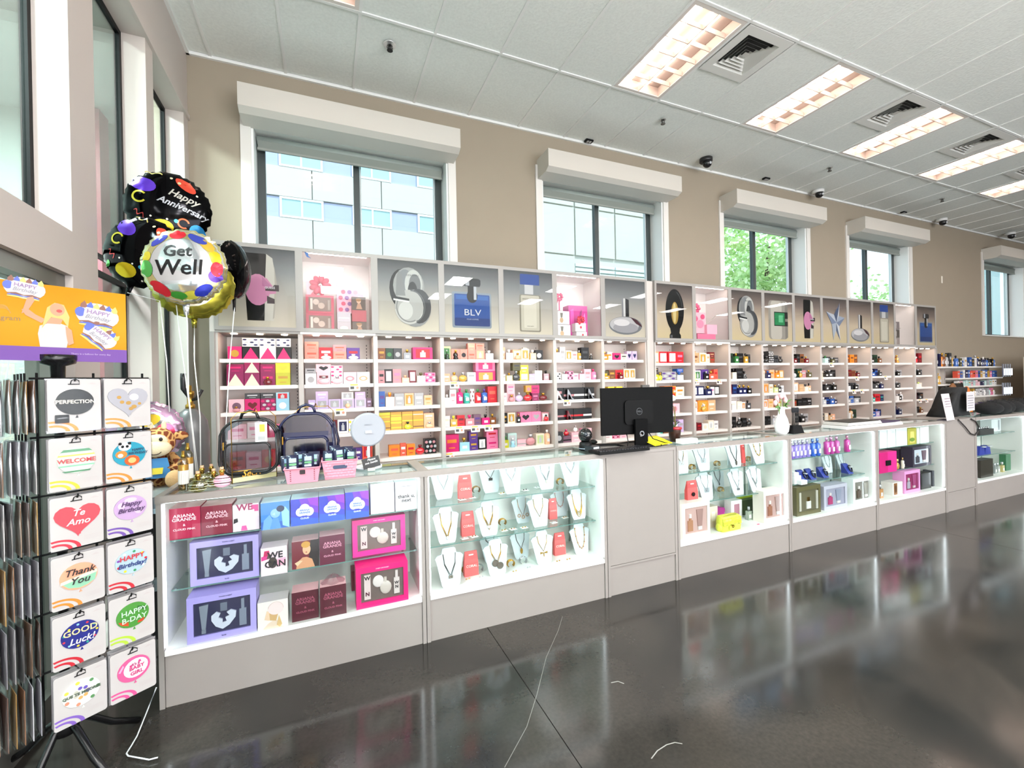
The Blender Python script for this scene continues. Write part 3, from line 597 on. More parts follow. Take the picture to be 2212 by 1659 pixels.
SHN = ['top', 'second', 'third', 'fourth', 'fifth', 'sixth']
prod_count = [0]
def put(c1, c2, w, h, art, x, y, z, label, cat, group, rich, kindname):
    k = ('p', c1, c2, w, h, art, rich); d = min(.09, max(.035, w*.8))
    fn = m_heel if art == 'k' else (m_bottle if art in 'srnz' else m_box)
    parts = cached(k, lambda: fn(c1, c2, w, h, d, art, rich))
    if not rich and kindname != 'perfume_bottle':
        me = cached(('j',)+k, lambda: join(parts)); o = link(kindname, me, None, (x, y, z)); tag(o, label, cat, group)
        return
    t = thing(kindname, label, cat, (x, y, z), 0, group); ps = []
    for nm, me, par in parts: ps.append(link(nm, me, t if par is None else ps[par]))
def join(parts):
    v = []; f = []; mi = []; mats = []
    for _, me, _p in parts:
        o = len(v); v += [tuple(a.co) for a in me.vertices]
        off = len(mats); mats += list(me.materials)
        for p in me.polygons: f.append(tuple(i+o for i in p.vertices)); mi.append(p.material_index+off)
    me = bpy.data.meshes.new('carton'); me.from_pydata(v, [], f)
    for a in mats: me.materials.append(a)
    me.polygons.foreach_set('material_index', mi); me.update(); return me
def shelf_row(bay, k, spec):
    """spec tokens: art.c1.c2.w.h in cm, '+' stacked on the last, '!' just in front of the last, '_n' gap of n cm"""
    x0 = BAYX[bay]+.028; z = (SH_A if bay < 7 else SH_B)[k]; x = x0; rich = bay < 9; yb = YG+.075
    n_ = 0; last = None; cnt = {}
    for tk in spec.split():
        if tk[0] == '_': x += float(tk[1:])/100; continue
        mode = tk[0] if tk[0] in '+!' else ''; tk = tk[1:] if mode else tk
        a, c1, c2, w, h = tk.split('.'); w = float(w)/100*1.08; h = min(float(h)/100*1.16, .165)
        bottle = a in 'srnzk'; nm = 'perfume_bottle' if bottle else 'perfume_box'; kd = {'s': 'square perfume bottle', 'r': 'round perfume bottle', 'n': 'tall perfume bottle', 'z': 'waisted perfume bottle', 'k': 'high heel shaped perfume bottle'}.get(a, 'perfume box')
        pn = {'t': 'triangle printed ', 'd': 'dot printed ', 'o': 'ring printed ', 'c': 'patterned ', 'h': 'heart printed ', 'v': 'bottle printed '}.get(a, '')
        n_ += 1
        where = f'{"item" if 0 else ""}number {n_} along {SHN[k]} shelf of the {ORD[bay]} bay from left' if False else f'{ORD[min(n_-1, 16)]} item on {SHN[k]} shelf, {ORD[bay]} bay from left'
        st = {'+': 'stacked ', '!': ''}.get(mode, '')
        lab = f'{st}{PAL[c1][1]} {pn}{kd}, {where}'
        grp = ('perfume bottles' if bottle else 'perfume boxes')+f' on the {SHN[k]} shelves'
        if mode == '+': px_, py_, pz = last[0], last[1]+.003, last[2]+last[4]; h_ = h
        elif mode == '!': px_, py_, pz = last[0], last[1]-w*.6-.004 if not bottle else YG+.046, z; h_ = h
        else:
            px_, py_, pz = x+w/2, yb+(n_*7 % 3)*.004+(.012 if not bottle else -.01), z; x += w+.004
        if mode == '!' and bottle: py_ = max(YG+.048, last[1]-.035)
        if x-x0 > .56 and mode == '': n_ -= 1; break
        put(c1, c2, round(w, 3), round(h, 3), a, px_, py_, pz, lab, 'bottle' if bottle else 'box', grp, rich, nm)
        prod_count[0] += 1
        if mode != '!': last = (px_, py_, pz, w, h)
ROWS = {
0: ['_4 d.mg.gd.9.9 t.bk.mg.11.9 +c.wh.nv.11.6 t.wh.mg.11.9 +c.wh.nv.11.6 t.bk.mg.10.9 +c.wh.nv.10.6 t.wh.rd.10.9 +c.dg.wh.10.6',
    '_3 t.dm.cr.11.9 +b.dm.mg.11.6 t.dm.cr.10.9 +t.dm.cr.10.8 b.dm.mg.10.9 !r.dr.gd.6.6 +b.dm.mg.10.6 b.yg.gd.10.9 +h.yl.yg.10.7 b.og.gd.10.9 !r.og.gd.5.5 +b.br.og.10.5',
    '_4 d.lp.ma.10.9 !r.ro.gd.5.4 h.mg.dr.10.9 +b.dg.sv.10.4 c.dm.mg.10.9 +b.dg.sv.10.4 d.lb.wh.9.8 +v.lb.rd.9.5 b.og.pe.9.8 !z.pe.gd.5.7',
    '_3 b.lp.mg.12.10 b.wh.pk.9.11 b.mg.rd.9.10 h.pk.rd.9.9 b.lp.pu.11.10', '_4 b.rd.dr.10.12 b.lp.mg.10.11 d.rd.gd.9.12 b.pk.wh.10.11 b.mg.dm.10.10'],
1: ['b.sa.co.10.7 +b.sa.co.10.6 b.rd.wh.10.9 !r.wh.wh.8.4 b.sa.co.10.6 +b.ro.co.10.5 b.pu.rd.10.9 !r.wh.wh.8.4',
    'd.wh.gy.8.8 +b.gy.dg.8.4 b.lp.dr.10.9 +h.lp.bk.11.6 !r.lp.sv.9.6 c.wh.mg.9.8 +c.lp.mg.9.6 !r.lp.sv.8.6 o.lp.ro.10.9 o.wh.tn.10.9',
    '_2 b.li.wh.5.7 v.li.gy.9.7 +b.li.wh.9.6 v.li.gy.9.7 v.li.gy.10.7 +v.wh.gy.9.5 !r.pe.wh.4.5 v.li.gy.9.7 +b.li.wh.8.5 b.ma.li.4.7',
    '_10 b.lp.rd.8.10 b.dr.rd.5.10 v.wh.nv.8.10 c.wh.yl.8.10 v.pk.rd.8.10 !n.rd.gd.4.8 v.lb.bl.8.10', '_8 b.mg.pk.9.10 d.rd.gd.8.10 _4 n.rd.gd.5.8 b.pu.wh.7.9 v.co.rd.8.11 b.og.wh.8.10'],
2: ['b.br.gd.6.9 d.dn.gn.6.9 d.dg.gy.7.9 _1 s.bk.gd.6.8 _2 v.mg.rd.17.10', 'b.ro.bk.5.10 v.bk.lp.6.11 b.ro.pk.7.11 s.og.pe.6.6 v.dr.lp.6.10 s.cr.ol.7.8 c.pk.mg.9.8',
    'b.bl.pu.5.12 s.pe.og.7.11 b.gy.wh.8.10 v.pe.og.8.10 b.gy.wh.8.10 b.pe.og.7.8 d.ro.sv.7.12', 'w.gd.br.9.5 +w.gd.yg.9.5 +w.yg.gd.9.4 w.gd.yg.9.5 +w.yl.gd.9.5 +w.gd.yg.9.4 w.gd.yg.9.5 !r.yg.bk.6.6 +w.gd.yl.9.5 +w.gd.yg.9.4 w.gd.br.9.5 +w.gd.yg.9.5 +w.gd.cr.9.4 d.pe.sv.9.6 !r.pe.sv.7.5 +b.pe.wh.9.6',
    '_8 b.og.co.9.9 b.co.wh.5.10 b.og.rd.7.9 r.rd.dr.8.8 c.bk.ro.10.12 b.pu.bk.8.10 s.bk.sv.6.7'],
3: ['v.lg.gn.7.11 !z.dn.gn.5.7 d.sa.bk.8.9 !z.bk.gd.5.8 d.sa.bk.7.9 b.sa.co.7.7 +b.sa.pe.7.7 v.sa.pe.9.9 +b.sa.co.8.5 s.sv.wh.7.8', 'b.pe.wh.6.7 r.pe.gd.7.8 r.gd.sv.8.8 b.wh.gy.8.8 v.mg.gd.19.9 +v.pk.mg.19.9',
    's.ti.wh.5.8 b.wh.ro.6.12 n.mg.mg.6.13 n.tl.gn.6.12 c.wh.dr.4.12 n.rd.gn.6.12 n.bl.pu.6.12 b.rd.co.9.14', 'b.wh.cr.5.9 s.gd.yl.6.9 b.rd.dr.7.9 s.ro.mg.8.9 b.ma.pu.7.9 s.mg.bk.7.9 s.br.gd.6.9 b.pk.mg.6.10', 'b.mg.og.13.15 s.lb.gd.9.11 b.pu.gd.8.8 +b.pu.gd.8.8 v.bk.wh.8.10 b.pk.mg.11.8 +b.pk.rd.11.8'],
4: ['b.pe.wh.4.11 s.sv.wh.7.9 v.pe.wh.9.9 !r.pe.gd.6.6 v.cr.gd.8.10 +b.cr.gd.4.1 s.gd.wh.6.9 d.bk.wh.8.9 v.mg.bk.8.7 +v.pk.bk.7.6', 'b.wh.gy.4.6 s.yl.gd.6.7 r.dg.sv.8.9 +b.ol.dg.8.7 v.yl.wh.9.7 +b.yl.wh.9.7 b.li.wh.6.6 b.wh.sv.8.9 s.dr.bk.6.9 s.br.bk.5.6',
    'b.wh.lp.5.8 v.lp.ro.8.8 !r.ro.gd.6.6 +b.lp.pk.8.8 r.li.sv.8.8 r.rd.gd.9.8 +d.gd.ro.6.6 b.dm.pk.7.7 +b.mg.dm.9.7 r.dr.gd.9.7 b.dr.ro.6.8', 'b.bk.gd.5.9 v.cr.gd.8.9 s.bk.gd.4.8 h.pk.bk.12.9 h.pk.gy.10.9 v.ro.wh.8.8 !r.rd.bk.5.6', 's.yg.gn.5.10 v.ti.sv.9.12 !z.lb.wh.5.8 w.lp.gy.9.6 r.ro.sv.10.10 v.cr.lg.9.10 n.pe.wh.6.13'],
5: ['s.wh.gd.7.10 b.wh.gy.6.12 v.cr.gd.7.9 b.cr.ro.6.8 n.gd.gy.4.9 b.bk.dg.9.12 z.bk.sv.5.6 v.wh.ro.8.11', 'c.wh.bk.8.7 s.wh.sv.6.8 c.pk.bk.7.8 b.wh.pk.6.6 s.pk.sv.6.8 b.lp.ro.8.10 n.pk.mg.6.10',
    'b.bk.ro.10.11 !k.wh.pk.7.9 w.bk.ro.12.11 !k.bk.lp.7.10 w.bk.wh.12.11 w.bk.wh.11.11 !k.bk.bk.7.10', 'w.bk.ro.10.10 w.bk.rd.11.10 !k.dr.rd.6.9 w.bk.rd.11.10 w.bk.wh.10.10 w.bk.gd.9.10 !k.bk.gd.7.9', 'd.dg.sv.9.10 w.ma.bk.9.6 +r.rd.mg.6.6 b.lp.wh.11.9 +r.wh.sv.5.6 v.pk.ma.6.12 b.lp.pk.6.12'],
6: ['s.og.gd.8.8 b.wh.og.6.8 h.mg.bk.10.7 b.cr.dg.8.6 h.li.nv.6.9 h.li.nv.6.9', 'b.ol.gd.9.8 !s.gd.yl.7.5 b.br.gd.8.9 b.rd.dr.10.9 !s.dr.gd.5.6 v.cr.gd.8.10 v.cr.gd.7.10', 'b.lp.pk.8.6 b.mg.pk.8.6 +b.yl.wh.8.5 b.yl.gd.12.6 +b.yl.cr.8.5 b.cr.yl.8.6 b.dg.sv.8.9', 'b.pk.wh.9.8 b.lp.ro.9.8 b.wh.pk.9.7', 'b.wh.ro.12.8 c.pk.dr.9.7 b.lp.mg.9.6'],
7: ['v.tn.wh.10.12 v.rd.wh.12.12 v.rd.wh.12.12 b.rd.pk.10.12', 's.yl.gd.7.9 +b.dg.tn.7.4 r.yg.gd.6.8 c.gy.pu.20.9 s.sv.bl.9.8 +b.bl.li.9.4', 'b.wh.gy.8.8 v.cr.og.8.10 c.og.rd.16.11 b.cr.og.12.10', 'd.lp.ro.14.9 b.pk.dr.9.8 d.lp.ro.14.10', 's.ti.tl.8.8 b.tl.wh.5.7 b.br.rd.9.9 n.dr.wh.6.9 n.li.pu.6.14 b.li.gy.7.13'],
8: ['b.tn.br.13.11 +b.tn.dg.4.2 v.cr.gd.11.11 b.cr.tn.5.10 b.br.rd.8.6 +b.dr.tn.8.6', 's.lg.gn.6.10 v.wh.gn.9.10 b.pu.nv.11.11 !s.bk.sv.6.9 s.co.gd.8.9 b.co.rd.6.11', 'v.nv.wh.10.10 v.nv.wh.10.10 s.nv.gd.9.10 b.wh.pk.6.9 v.bk.wh.8.10', 'v.wh.gd.9.11 !r.wh.dr.6.6 v.og.gd.16.12 !r.gd.wh.7.8 b.tn.cr.12.12', 'b.dr.bk.8.9 b.dr.rd.7.8 d.wh.cr.9.7 v.cr.wh.9.10 b.wh.gy.7.9'],
9: ['s.cr.gn.5.10 b.dn.bk.7.11 s.gn.gd.6.11 b.bk.dg.10.11 s.gd.bk.6.11 b.dg.bk.5.10', 'b.bk.dg.8.12 s.cr.bk.7.11 b.bk.dg.12.12 z.dg.bk.8.9', 'b.dr.rd.9.11 !r.dr.gd.6.6 b.nv.bl.8.11 s.nv.gd.7.10 s.nv.gd.7.10 s.bk.gd.7.9', 's.bk.dg.6.10 b.wh.cr.10.10 b.cr.wh.8.9 v.wh.og.6.8 s.dg.bk.7.10', 's.bk.sv.8.10 b.bk.dg.7.12 r.bk.sv.9.11 b.bk.dg.8.10 r.bk.sv.9.9'],
10: ['c.bk.wh.10.7 +c.dg.gn.10.7 r.bk.dg.8.8 c.bk.wh.9.8 +c.dg.wh.9.6 b.dg.bk.8.9 r.bk.dg.8.8', 's.ti.wh.5.9 b.cr.tn.6.9 s.nv.bl.7.9 b.pe.og.9.10 s.og.tn.8.9 v.oy.cr.8.9', 'b.cr.tn.8.9 v.tn.og.9.11 b.cr.tn.7.10 s.lg.gd.7.9 s.dg.sv.6.10 b.wh.gy.6.8', 'b.pe.tn.7.8 v.wh.og.8.9 b.pe.gd.9.10 b.br.ro.9.10 b.cr.og.7.9', 'b.bk.dg.14.10 b.bk.dg.6.10 s.sv.gy.7.11 v.wh.gy.7.10 s.sv.dg.5.8'],
11: ['b.br.dr.8.10 s.dr.bk.6.8 b.bk.dg.7.11 b.br.bk.8.11 s.dr.gd.7.8', 'b.dg.bk.7.9 r.sv.bk.8.8 b.dn.gd.9.11 !r.gd.cr.6.8 b.ro.sv.9.9 s.ol.gd.7.9', 'b.pe.tn.8.10 v.pe.wh.10.11 b.tn.pe.9.9 s.cr.dg.7.9 s.pe.bk.5.10', 'b.dr.rd.8.9 b.br.rd.6.7 b.bk.dg.10.8 b.bk.dg.10.8 b.bk.gy.9.9', 's.dg.bk.8.10 b.dg.gy.10.11 s.bk.sv.8.11 b.gy.dg.9.10'],
12: ['s.gy.dn.6.9 b.gy.gn.7.11 s.ti.gn.7.9 b.dg.gy.8.8 s.ol.gy.7.7 b.dg.gy.9.7', 'b.tn.gd.7.9 b.cr.br.6.8 s.bk.dg.8.8 s.dg.sv.9.9 b.bk.dg.9.9', 's.bk.dg.7.9 b.bk.dg.7.8 s.dg.sv.7.9 b.bk.dg.9.8 s.bk.sv.8.10', 'b.bl.nv.9.9 s.sv.wh.7.9 b.nv.bl.8.9 s.bl.sv.8.10 s.nv.sv.6.8', 'b.br.tn.8.9 b.dg.tn.6.9 b.cr.wh.7.9 s.tn.bk.6.9 b.pe.wh.9.7'],
13: ['b.og.bk.9.11 b.br.og.7.10 b.og.br.9.11 b.br.og.8.11', 's.wh.bk.4.9 s.dg.sv.6.9 b.dr.br.9.9 b.br.dr.9.8 s.dr.bk.7.7', 'b.gy.wh.8.8 s.wh.sv.6.7 b.dg.bk.8.9 s.bk.dg.8.9 b.gy.dg.6.7', 'b.dg.bl.7.8 s.gy.wh.7.9 b.bl.gy.8.9 s.sv.dg.9.9 b.dg.gy.8.8', 's.wh.tn.7.11 s.wh.tn.6.11 n.tn.br.6.13 b.dn.bk.9.11'],
14: ['b.dg.ol.8.10 s.bk.sv.8.9 b.dn.bk.9.11 s.br.bk.7.9', 'b.nv.bk.9.9 s.bl.sv.8.8 b.nv.bl.8.10 s.dg.bk.7.8', 's.wh.sv.6.9 b.gy.wh.8.9 s.dg.bk.7.10 b.bk.gy.8.10 s.nv.sv.7.9', 'b.tl.nv.9.9 s.tl.sv.7.8 b.rd.dr.14.10 b.nv.tl.9.9', 'b.bl.wh.8.10 s.bl.sv.8.9 s.li.bl.8.10 b.nv.bl.8.9'],
15: ['s.wh.bk.5.8 s.bk.sv.6.9 b.br.gd.7.9 z.gd.gd.7.11', 's.dg.sv.7.9 b.dg.bk.8.8 s.bk.sv.7.8 b.gy.dg.9.8', 's.gy.wh.6.8 b.wh.gy.7.8 s.bk.gy.6.9 b.dg.sv.8.7', 's.wh.gy.6.10 b.gy.wh.7.9 s.wh.sv.6.9 s.bk.dg.7.9 n.sv.wh.5.11', 'b.bk.nv.8.11 b.nv.bk.9.12 s.nv.sv.8.10 b.gy.wh.6.8'],
16: ['b.rd.dr.13.17 r.rd.wh.8.9 b.dr.rd.10.15', 's.dg.bk.7.9 b.bk.dg.8.9 s.bk.sv.8.9 b.dg.gy.8.8', 'b.cr.lm.8.7 b.wh.lm.8.8 s.wh.lm.7.7 b.cr.wh.7.6', 'b.bk.dg.9.9 b.dr.bk.8.9 s.dg.bk.7.8 b.bk.br.9.9', 's.bk.br.7.9 s.dg.sv.6.8 b.bk.dg.8.9 s.br.gd.7.8']}
for b_, R_ in ROWS.items():
    for k, sp in enumerate(R_): shelf_row(b_, k, sp)
# price cards clipped to the shelf fronts
def card(bay, k, u, c='#f6efe2', w=.09, lab='', h=.06):
    z = (SH_A if bay < 7 else SH_B)[k]; t = thing('price_card', lab, 'price card', (BAYX[bay]+u, YG+.036, z-.028), (-.12, 0, 0), 'price cards hanging from shelf edges')
    MB().box(-w/2, w/2, -.001, 0, -h+.026, .03).build('card', col(c, .4), t)
    m = MB(); m.flat([(-w*.4, .012), (w*.3, .012), (w*.3, .024), (-w*.4, .024)], -.0016, 0); m.flat([(-w*.4, -.02), (-w*.05, -.02), (-w*.05, .004), (-w*.4, .004)], -.0016, 1); m.flat(circ(w*.25, -.008, .012, .012, 8), -.0016, 2)
    m.build('printing', [col('#f0c040', .5), col('#3a3a3a', .5), col('#e08a70', .5)], t)
for i, (b_, k, u, c) in enumerate([(1, 1, .42, '#f7ead8'), (1, 2, .30, '#f7ead8'), (3, 1, .12, '#fdf6f2'), (3, 3, .16, '#fdf6f2'), (3, 3, .32, '#fdf6f2'), (3, 3, .46, '#fdf6f2'), (5, 2, .15, '#fbe9e4'), (8, 1, .06, '#f7f3ee'), (8, 1, .44, '#f9e0d8'), (12, 0, .28, '#f5f2ee'), (12, 1, .05, '#efe9e0'), (13, 1, .28, '#f5f2ee'), (13, 2, .2, '#f5f2ee'), (13, 2, .4, '#f5f2ee'), (14, 1, .42, '#f5f2ee'), (16, 3, .18, '#f5f2ee'), (16, 3, .38, '#f5f2ee'), (3, 4, .06, '#fdf6f2')]):
    nth = 'left' if u < .2 else ('middle' if u < .4 else 'right')
    card(b_, k, u, c, lab=f'small white price card at {nth} of {SHN[k]} shelf edge, {ORD[b_]} bay from left')

# gifts inside the lit display boxes above the shelves
def gbox(name, label, x, z, w, h, c1, y=.05, d=.12, art=None, c2='#f3e9ea', win=None, group=None, bay=1):
    t = thing(name, label, 'gift box' if 'gift' in name else 'box', (BAYX[bay]+x, YG+y, z), 0, group)
    MB().box(0, w, 0, d, 0, h).build('carton', col(c1, .35), t)
    if win: MB().box(w*.1, w*.9, -.002, 0, h*.12, h*.88).build('window', col(win, .2, coat=.5), t)
    if art:
        m = MB(); cs = []
        for hx, P in art:
            if hx not in cs: cs.append(hx)
            m.flat([(a*w, b*h) for a, b in P], -.0032-.0005*len(cs), cs.index(hx))
        m.build('printing', [col(q, .4) for q in cs], t)
    return t
def bow(label, x, z, y, bay, c, s=1):
    t = thing('ribbon_bow', label, 'bow', (BAYX[bay]+x, YG+y, z)); rnd = random.Random(int(x*1000))
    for k in range(9):
        a = 2*PI*k/9; m = MB(); cx, cz = .045*s*math.cos(a), .045*s*math.sin(a)
        m.ell((cx, rnd.uniform(-.015, .01), cz), .034*s, .016*s, .022*s, 8, 5, R=Matrix.Rotation(-a, 3, 'Y')); m.build('loop', col(c, .35), t)
    m = MB(); m.prism([(-.02*s, 0), (.01*s, 0), (-.05*s, -.12*s), (-.09*s, -.11*s)], 0, .004); m.build('ribbon_tail', col(c, .35), t)
SETA = [('#c9b2a8', circ(.36, .62, .11, .16)), ('#bda398', circ(.55, .42, .12, .17)), ('#d9c9c0', [(.16, .2), (.24, .2), (.24, .8), (.16, .8)]), ('#9f8d86', [(.78, .2), (.86, .2), (.86, .75), (.78, .75)])]
G2 = 'gifts in the second header display'
gbox('gift_set', 'dark pink boxed gift set at lower left of second header display', .045, 1.926, .22, .155, '#b02a50', win='#6d5350', art=SETA, group=G2); gbox('gift_set', 'dark pink boxed gift set stacked second from bottom, under the red bow', .045, 2.082, .22, .155, '#b5294f', win='#6d5350', art=SETA, group=G2)
gbox('gift_box', 'pale pink box behind the red bow in second header display', .05, 2.24, .08, .12, '#e9b9c6', y=.1, group=G2)
bow('large crimson ribbon bow on the stacked gift sets', .16, 2.33, .09, 1, '#c3164a', 1.15)
gbox('gift_box', 'tall pink gift box with coloured dots in second header display', .29, 2.10, .22, .26, '#eaa3b8', y=.1, art=[(['#c2315e', '#7a3f8c', '#e58b9c', '#f4c9d3'][k % 4], circ(.15+.23*(k % 4)+(.1 if k//4 % 2 else 0), .12+.2*(k//4), .085, .07, 10)) for k in range(16)], group=G2)
gbox('perfume_box', 'grey box under the dotted gift box, upper of two', .29, 2.015, .11, .085, '#b9aeb8', y=.04, art=[('#e4dde4', [(.1, .3), (.9, .3), (.9, .45), (.1, .45)])], group=G2); gbox('perfume_box', 'grey box with cake picture, lowest in the middle of display', .29, 1.926, .11, .088, '#b4a6ae', y=.04, art=[('#e6d4c8', circ(.5, .4, .3, .2))], group=G2)
WOM = [('#3a2420', [(0, 0), (1, 0), (1, 1), (0, 1)]), ('#c79a80', circ(.5, .68, .16, .18)), ('#a8775e', [(.3, .08), (.75, .08), (.62, .5), (.42, .5)]), ('#8a5a2c', circ(.48, .78, .2, .12))]
gbox('perfume_box', 'box with woman portrait, on the red box in second header display', .41, 2.12, .115, .115, '#7d2a38', y=.03, art=WOM, group=G2); gbox('perfume_box', 'deep red box between two portrait boxes in second header display', .41, 2.02, .12, .1, '#a01f3c', y=.03, group=G2); gbox('perfume_box', 'box with woman portrait, bottom right of second header display', .41, 1.926, .12, .092, '#7d2a38', y=.03, art=WOM, group=G2)
tp = thing('blue_tape', 'scrap of blue tape in the top corner of second header display', 'tape', (BAYX[1]+.045, YG-.008, 2.53)); MB().prism([(0, .05), (.03, .045), (.028, .02), (.05, 0), (.015, .012)], 0, .001).build('strip', col('#2f5a94', .5), tp)
G6 = 'gifts in the magenta header display'
DR = [('#e9e4e6', [(.05, .05), (.95, .05), (.95, .95), (.05, .95)]), ('#c2a078', circ(.35, .3, .14, .2)), ('#6d6a60', [(.28, .5), (.42, .5), (.46, .85), (.24, .85)])]
gbox('perfume_box', 'white box with figure picture, bottom left of magenta display', .04, 1.926, .16, .135, '#e6dfe2', art=DR, y=.02, group=G6, bay=5); gbox('perfume_box', 'white box with figure picture, upper of two in magenta display', .04, 2.065, .15, .14, '#e6dfe2', art=DR, y=.02, group=G6, bay=5)
gbox('gift_box', 'slim white box tied with pink ribbon at left of magenta display', .04, 2.21, .07, .12, '#efe4e6', art=[('#d8246c', [(.4, 0), (.6, 0), (.6, 1), (.4, 1)])], y=.03, group=G6, bay=5); bow('small pink bow on the slim white box', .075, 2.35, .02, 5, '#d81f66', .6)
gbox('gift_bag', 'shiny magenta gift bag in the sixth header display', .24, 1.93, .24, .36, '#c8128c', y=.12, art=[('#e04ab4', [(.1, .1), (.3, .15), (.25, .9), (.08, .85)]), ('#8a0a62', [(.5, .2), (.62, .1), (.7, .9), (.6, .8)]), ('#e874c4', [(.8, .1), (.9, .2), (.86, .8), (.78, .7)])], group=G6, bay=5)
gbox('gift_box', 'small white box with red dot, lower, before the magenta bag', .28, 1.926, .13, .065, '#f3eeee', y=.03, art=[('#c2123c', circ(.6, .5, .09, .18))], group=G6, bay=5); gbox('gift_box', 'small white box with red dot, upper, under a red bow', .27, 1.995, .13, .09, '#f3eeee', y=.03, art=[('#c2123c', circ(.5, .5, .1, .16))], group=G6, bay=5); bow('red bow on the small white dotted box', .34, 2.115, .04, 5, '#d81840', .7)
G9 = 'gifts in the pink flower header display'
gbox('gift_bag', 'pink flowered gift bag in the ninth header display', .04, 2.03, .26, .26, '#f1b9c6', y=.1, bay=8, art=[('#e25a86', circ(.3, .7, .2, .16)), ('#f08aa8', circ(.65, .45, .22, .2)), ('#4a3a30', [(.1, .4), (.3, .3), (.35, .36), (.14, .46)]), ('#f8e6ea', circ(.25, .2, .14, .12)), ('#d94a78', circ(.8, .8, .13, .12))], group=G9); bow('pink tissue bow on top of the flowered gift bag', .16, 2.34, .12, 8, '#e0527e', .9)
gbox('gift_box', 'rose pink box at the bottom of the flower display', .1, 1.926, .3, .09, '#dd6f94', y=.04, group=G9, bay=8); gbox('gift_box', 'clear pink wrapped box at right in the flower display', .28, 2.018, .17, .12, '#f0b4c8', y=.06, group=G9, bay=8)
G16 = 'boxes in the nearly empty header display'
for k, (zz, cc, wd) in enumerate(((1.93, '#9b8f8c', 'grey, lowest'), (2.06, '#4a4440', 'dark, middle'), (2.19, '#7d7274', 'brown grey, topmost'))): gbox('perfume_box', f'{wd} of three boxes in nearly empty white header display', .04, zz, .17, .125, cc, y=.03, bay=15, group=G16, art=[('#c9bfb9', [(.3, .15), (.45, .15), (.5, .8), (.4, .8)])])
def cable(bay, pts, lab):
    t = thing('lamp_cable', lab, 'cable', (BAYX[bay], YG, 0)); MB().tube(pts, .004, 6).build('wire', col('#b9b1aa', .5), t)
cable(8, [(.26, .2, 2.16), (.36, .19, 2.15), (.46, .18, 2.2), (.56, .17, 2.28)], 'grey cable hanging across the flower display'); cable(15, [(.22, .2, 2.25), (.36, .19, 2.23), (.56, .18, 2.24)], 'grey cable hanging across the nearly empty display')
# ================================================================== COUNTERS
D0, D1, ZT, X0C = 2.465, 2.86, .965, -.7226
LEDC = emis('#f0f6fc', 7.5); TOPG = glass('#dfeeea', .10, key='top'); SHG = glass('#edf6f3', .045); FG = glass('#f3faf8', .035)
COUNTER = col('#8e8884', .45, noise=.03, scale=8)
def showcase(x0, lab, w=1.22, shelves=(.50, .735), led='both', tint=None):
    t = thing('display_showcase', lab, 'showcase', (x0, D0, 0), 0, 'glass showcases in the counter row'); d = D1-D0
    for q in (0, w-.024): MB().box(q+.002, q+.022, 0, d, 0, ZT).build('end_panel', COUNTER, t)
    for q in (.022, w-.0245): MB().box(q, q+.0025, .024, d-.013, .26, ZT-.031).build('inner_lining', INNER, t)
    MB().box(.024, w-.024, .008, .022, .0, .232).build('kick_panel', COUNTER, t)
    MB().box(.024, w-.024, 0.0, d-.012, .236, .26).build('deck', [INNER], t)
    MB().box(.024, w-.024, d-.012, d-.002, .0, ZT-.02).build('back_panel', INNER, t)
    m = MB(); m.box(.0, w, -.004, .02, ZT-.03, ZT+.003); m.box(.0, .03, .02, d, ZT-.01, ZT+.003); m.box(w-.03, w, .02, d, ZT-.01, ZT+.003); m.box(.03, w-.03, d-.02, d, ZT-.02, ZT+.002)
    m.build('top_frame', FRAMEG, t)
    m = MB(); m.face([(.03, .02, ZT-.002), (w-.03, .02, ZT-.002), (w-.03, d-.02, ZT-.002), (.03, d-.02, ZT-.002)]); m.build('top_glass', TOPG, t)
    m = MB(); m.face([(.026, .004, .26), (w-.026, .004, .26), (w-.026, .004, ZT-.03), (.026, .004, ZT-.03)]); m.build('front_glass', FG, t)
    for z in shelves:
        s_ = MB().box(.03, w-.03, .09, d-.03, z-.006, z, mats=[1, 0, 0, 0, 0, 0]).build('glass_shelf', [SHG, col('#5f7f7a', .2)], t)
        m = MB()
        for q in (.03, w-.04):
            for y in (.12, d-.08): m.box(q, q+.012, y, y+.012, z-.018, z-.006)
        m.build('shelf_clip', CHROME, s_)
    m = MB()
    for q in (.06, w-.075): m.box(q, q+.012, d-.02, d-.013, .27, ZT-.03)
    m.build('shelf_standard', col('#8b9490', .3, .5), t)
    m = MB(); m.box(.03, w-.03, .022, .03, ZT-.036, ZT-.030)
    if led != 'top':
        for q in ((.026, .031), (w-.031, w-.026)): m.box(q[0], q[1], .012, .022, .27, ZT-.04)
    m.build('led_strip', LEDC if tint is None else emis(tint, 9.0), t)
    return t
CN = ['nearest glass showcase, with boxed perfume gift sets', 'glass showcase of white necklace busts and coral bags', 'glass showcase with yellow handbag and gift sets', 'glass showcase with purple spray bottles and blue watches', 'glass showcase with pink boxes, third from far end', 'far glass showcase with green box, cut by right frame edge']
UX = dict(A=X0C, B=X0C+1.22, Cc=X0C+2.44, D=X0C+3.05, E=X0C+4.27, F=X0C+5.49, G=X0C+6.71, H=X0C+7.32)
showcase(UX['A'], CN[0]); showcase(UX['B'], CN[1]); showcase(UX['D'], CN[2]); showcase(UX['E'], CN[3], shelves=(.52, .74)); showcase(UX['F'], CN[4]); showcase(UX['H'], CN[5])
showcase(UX['H']+1.22, 'next glass showcase beyond the right frame edge')
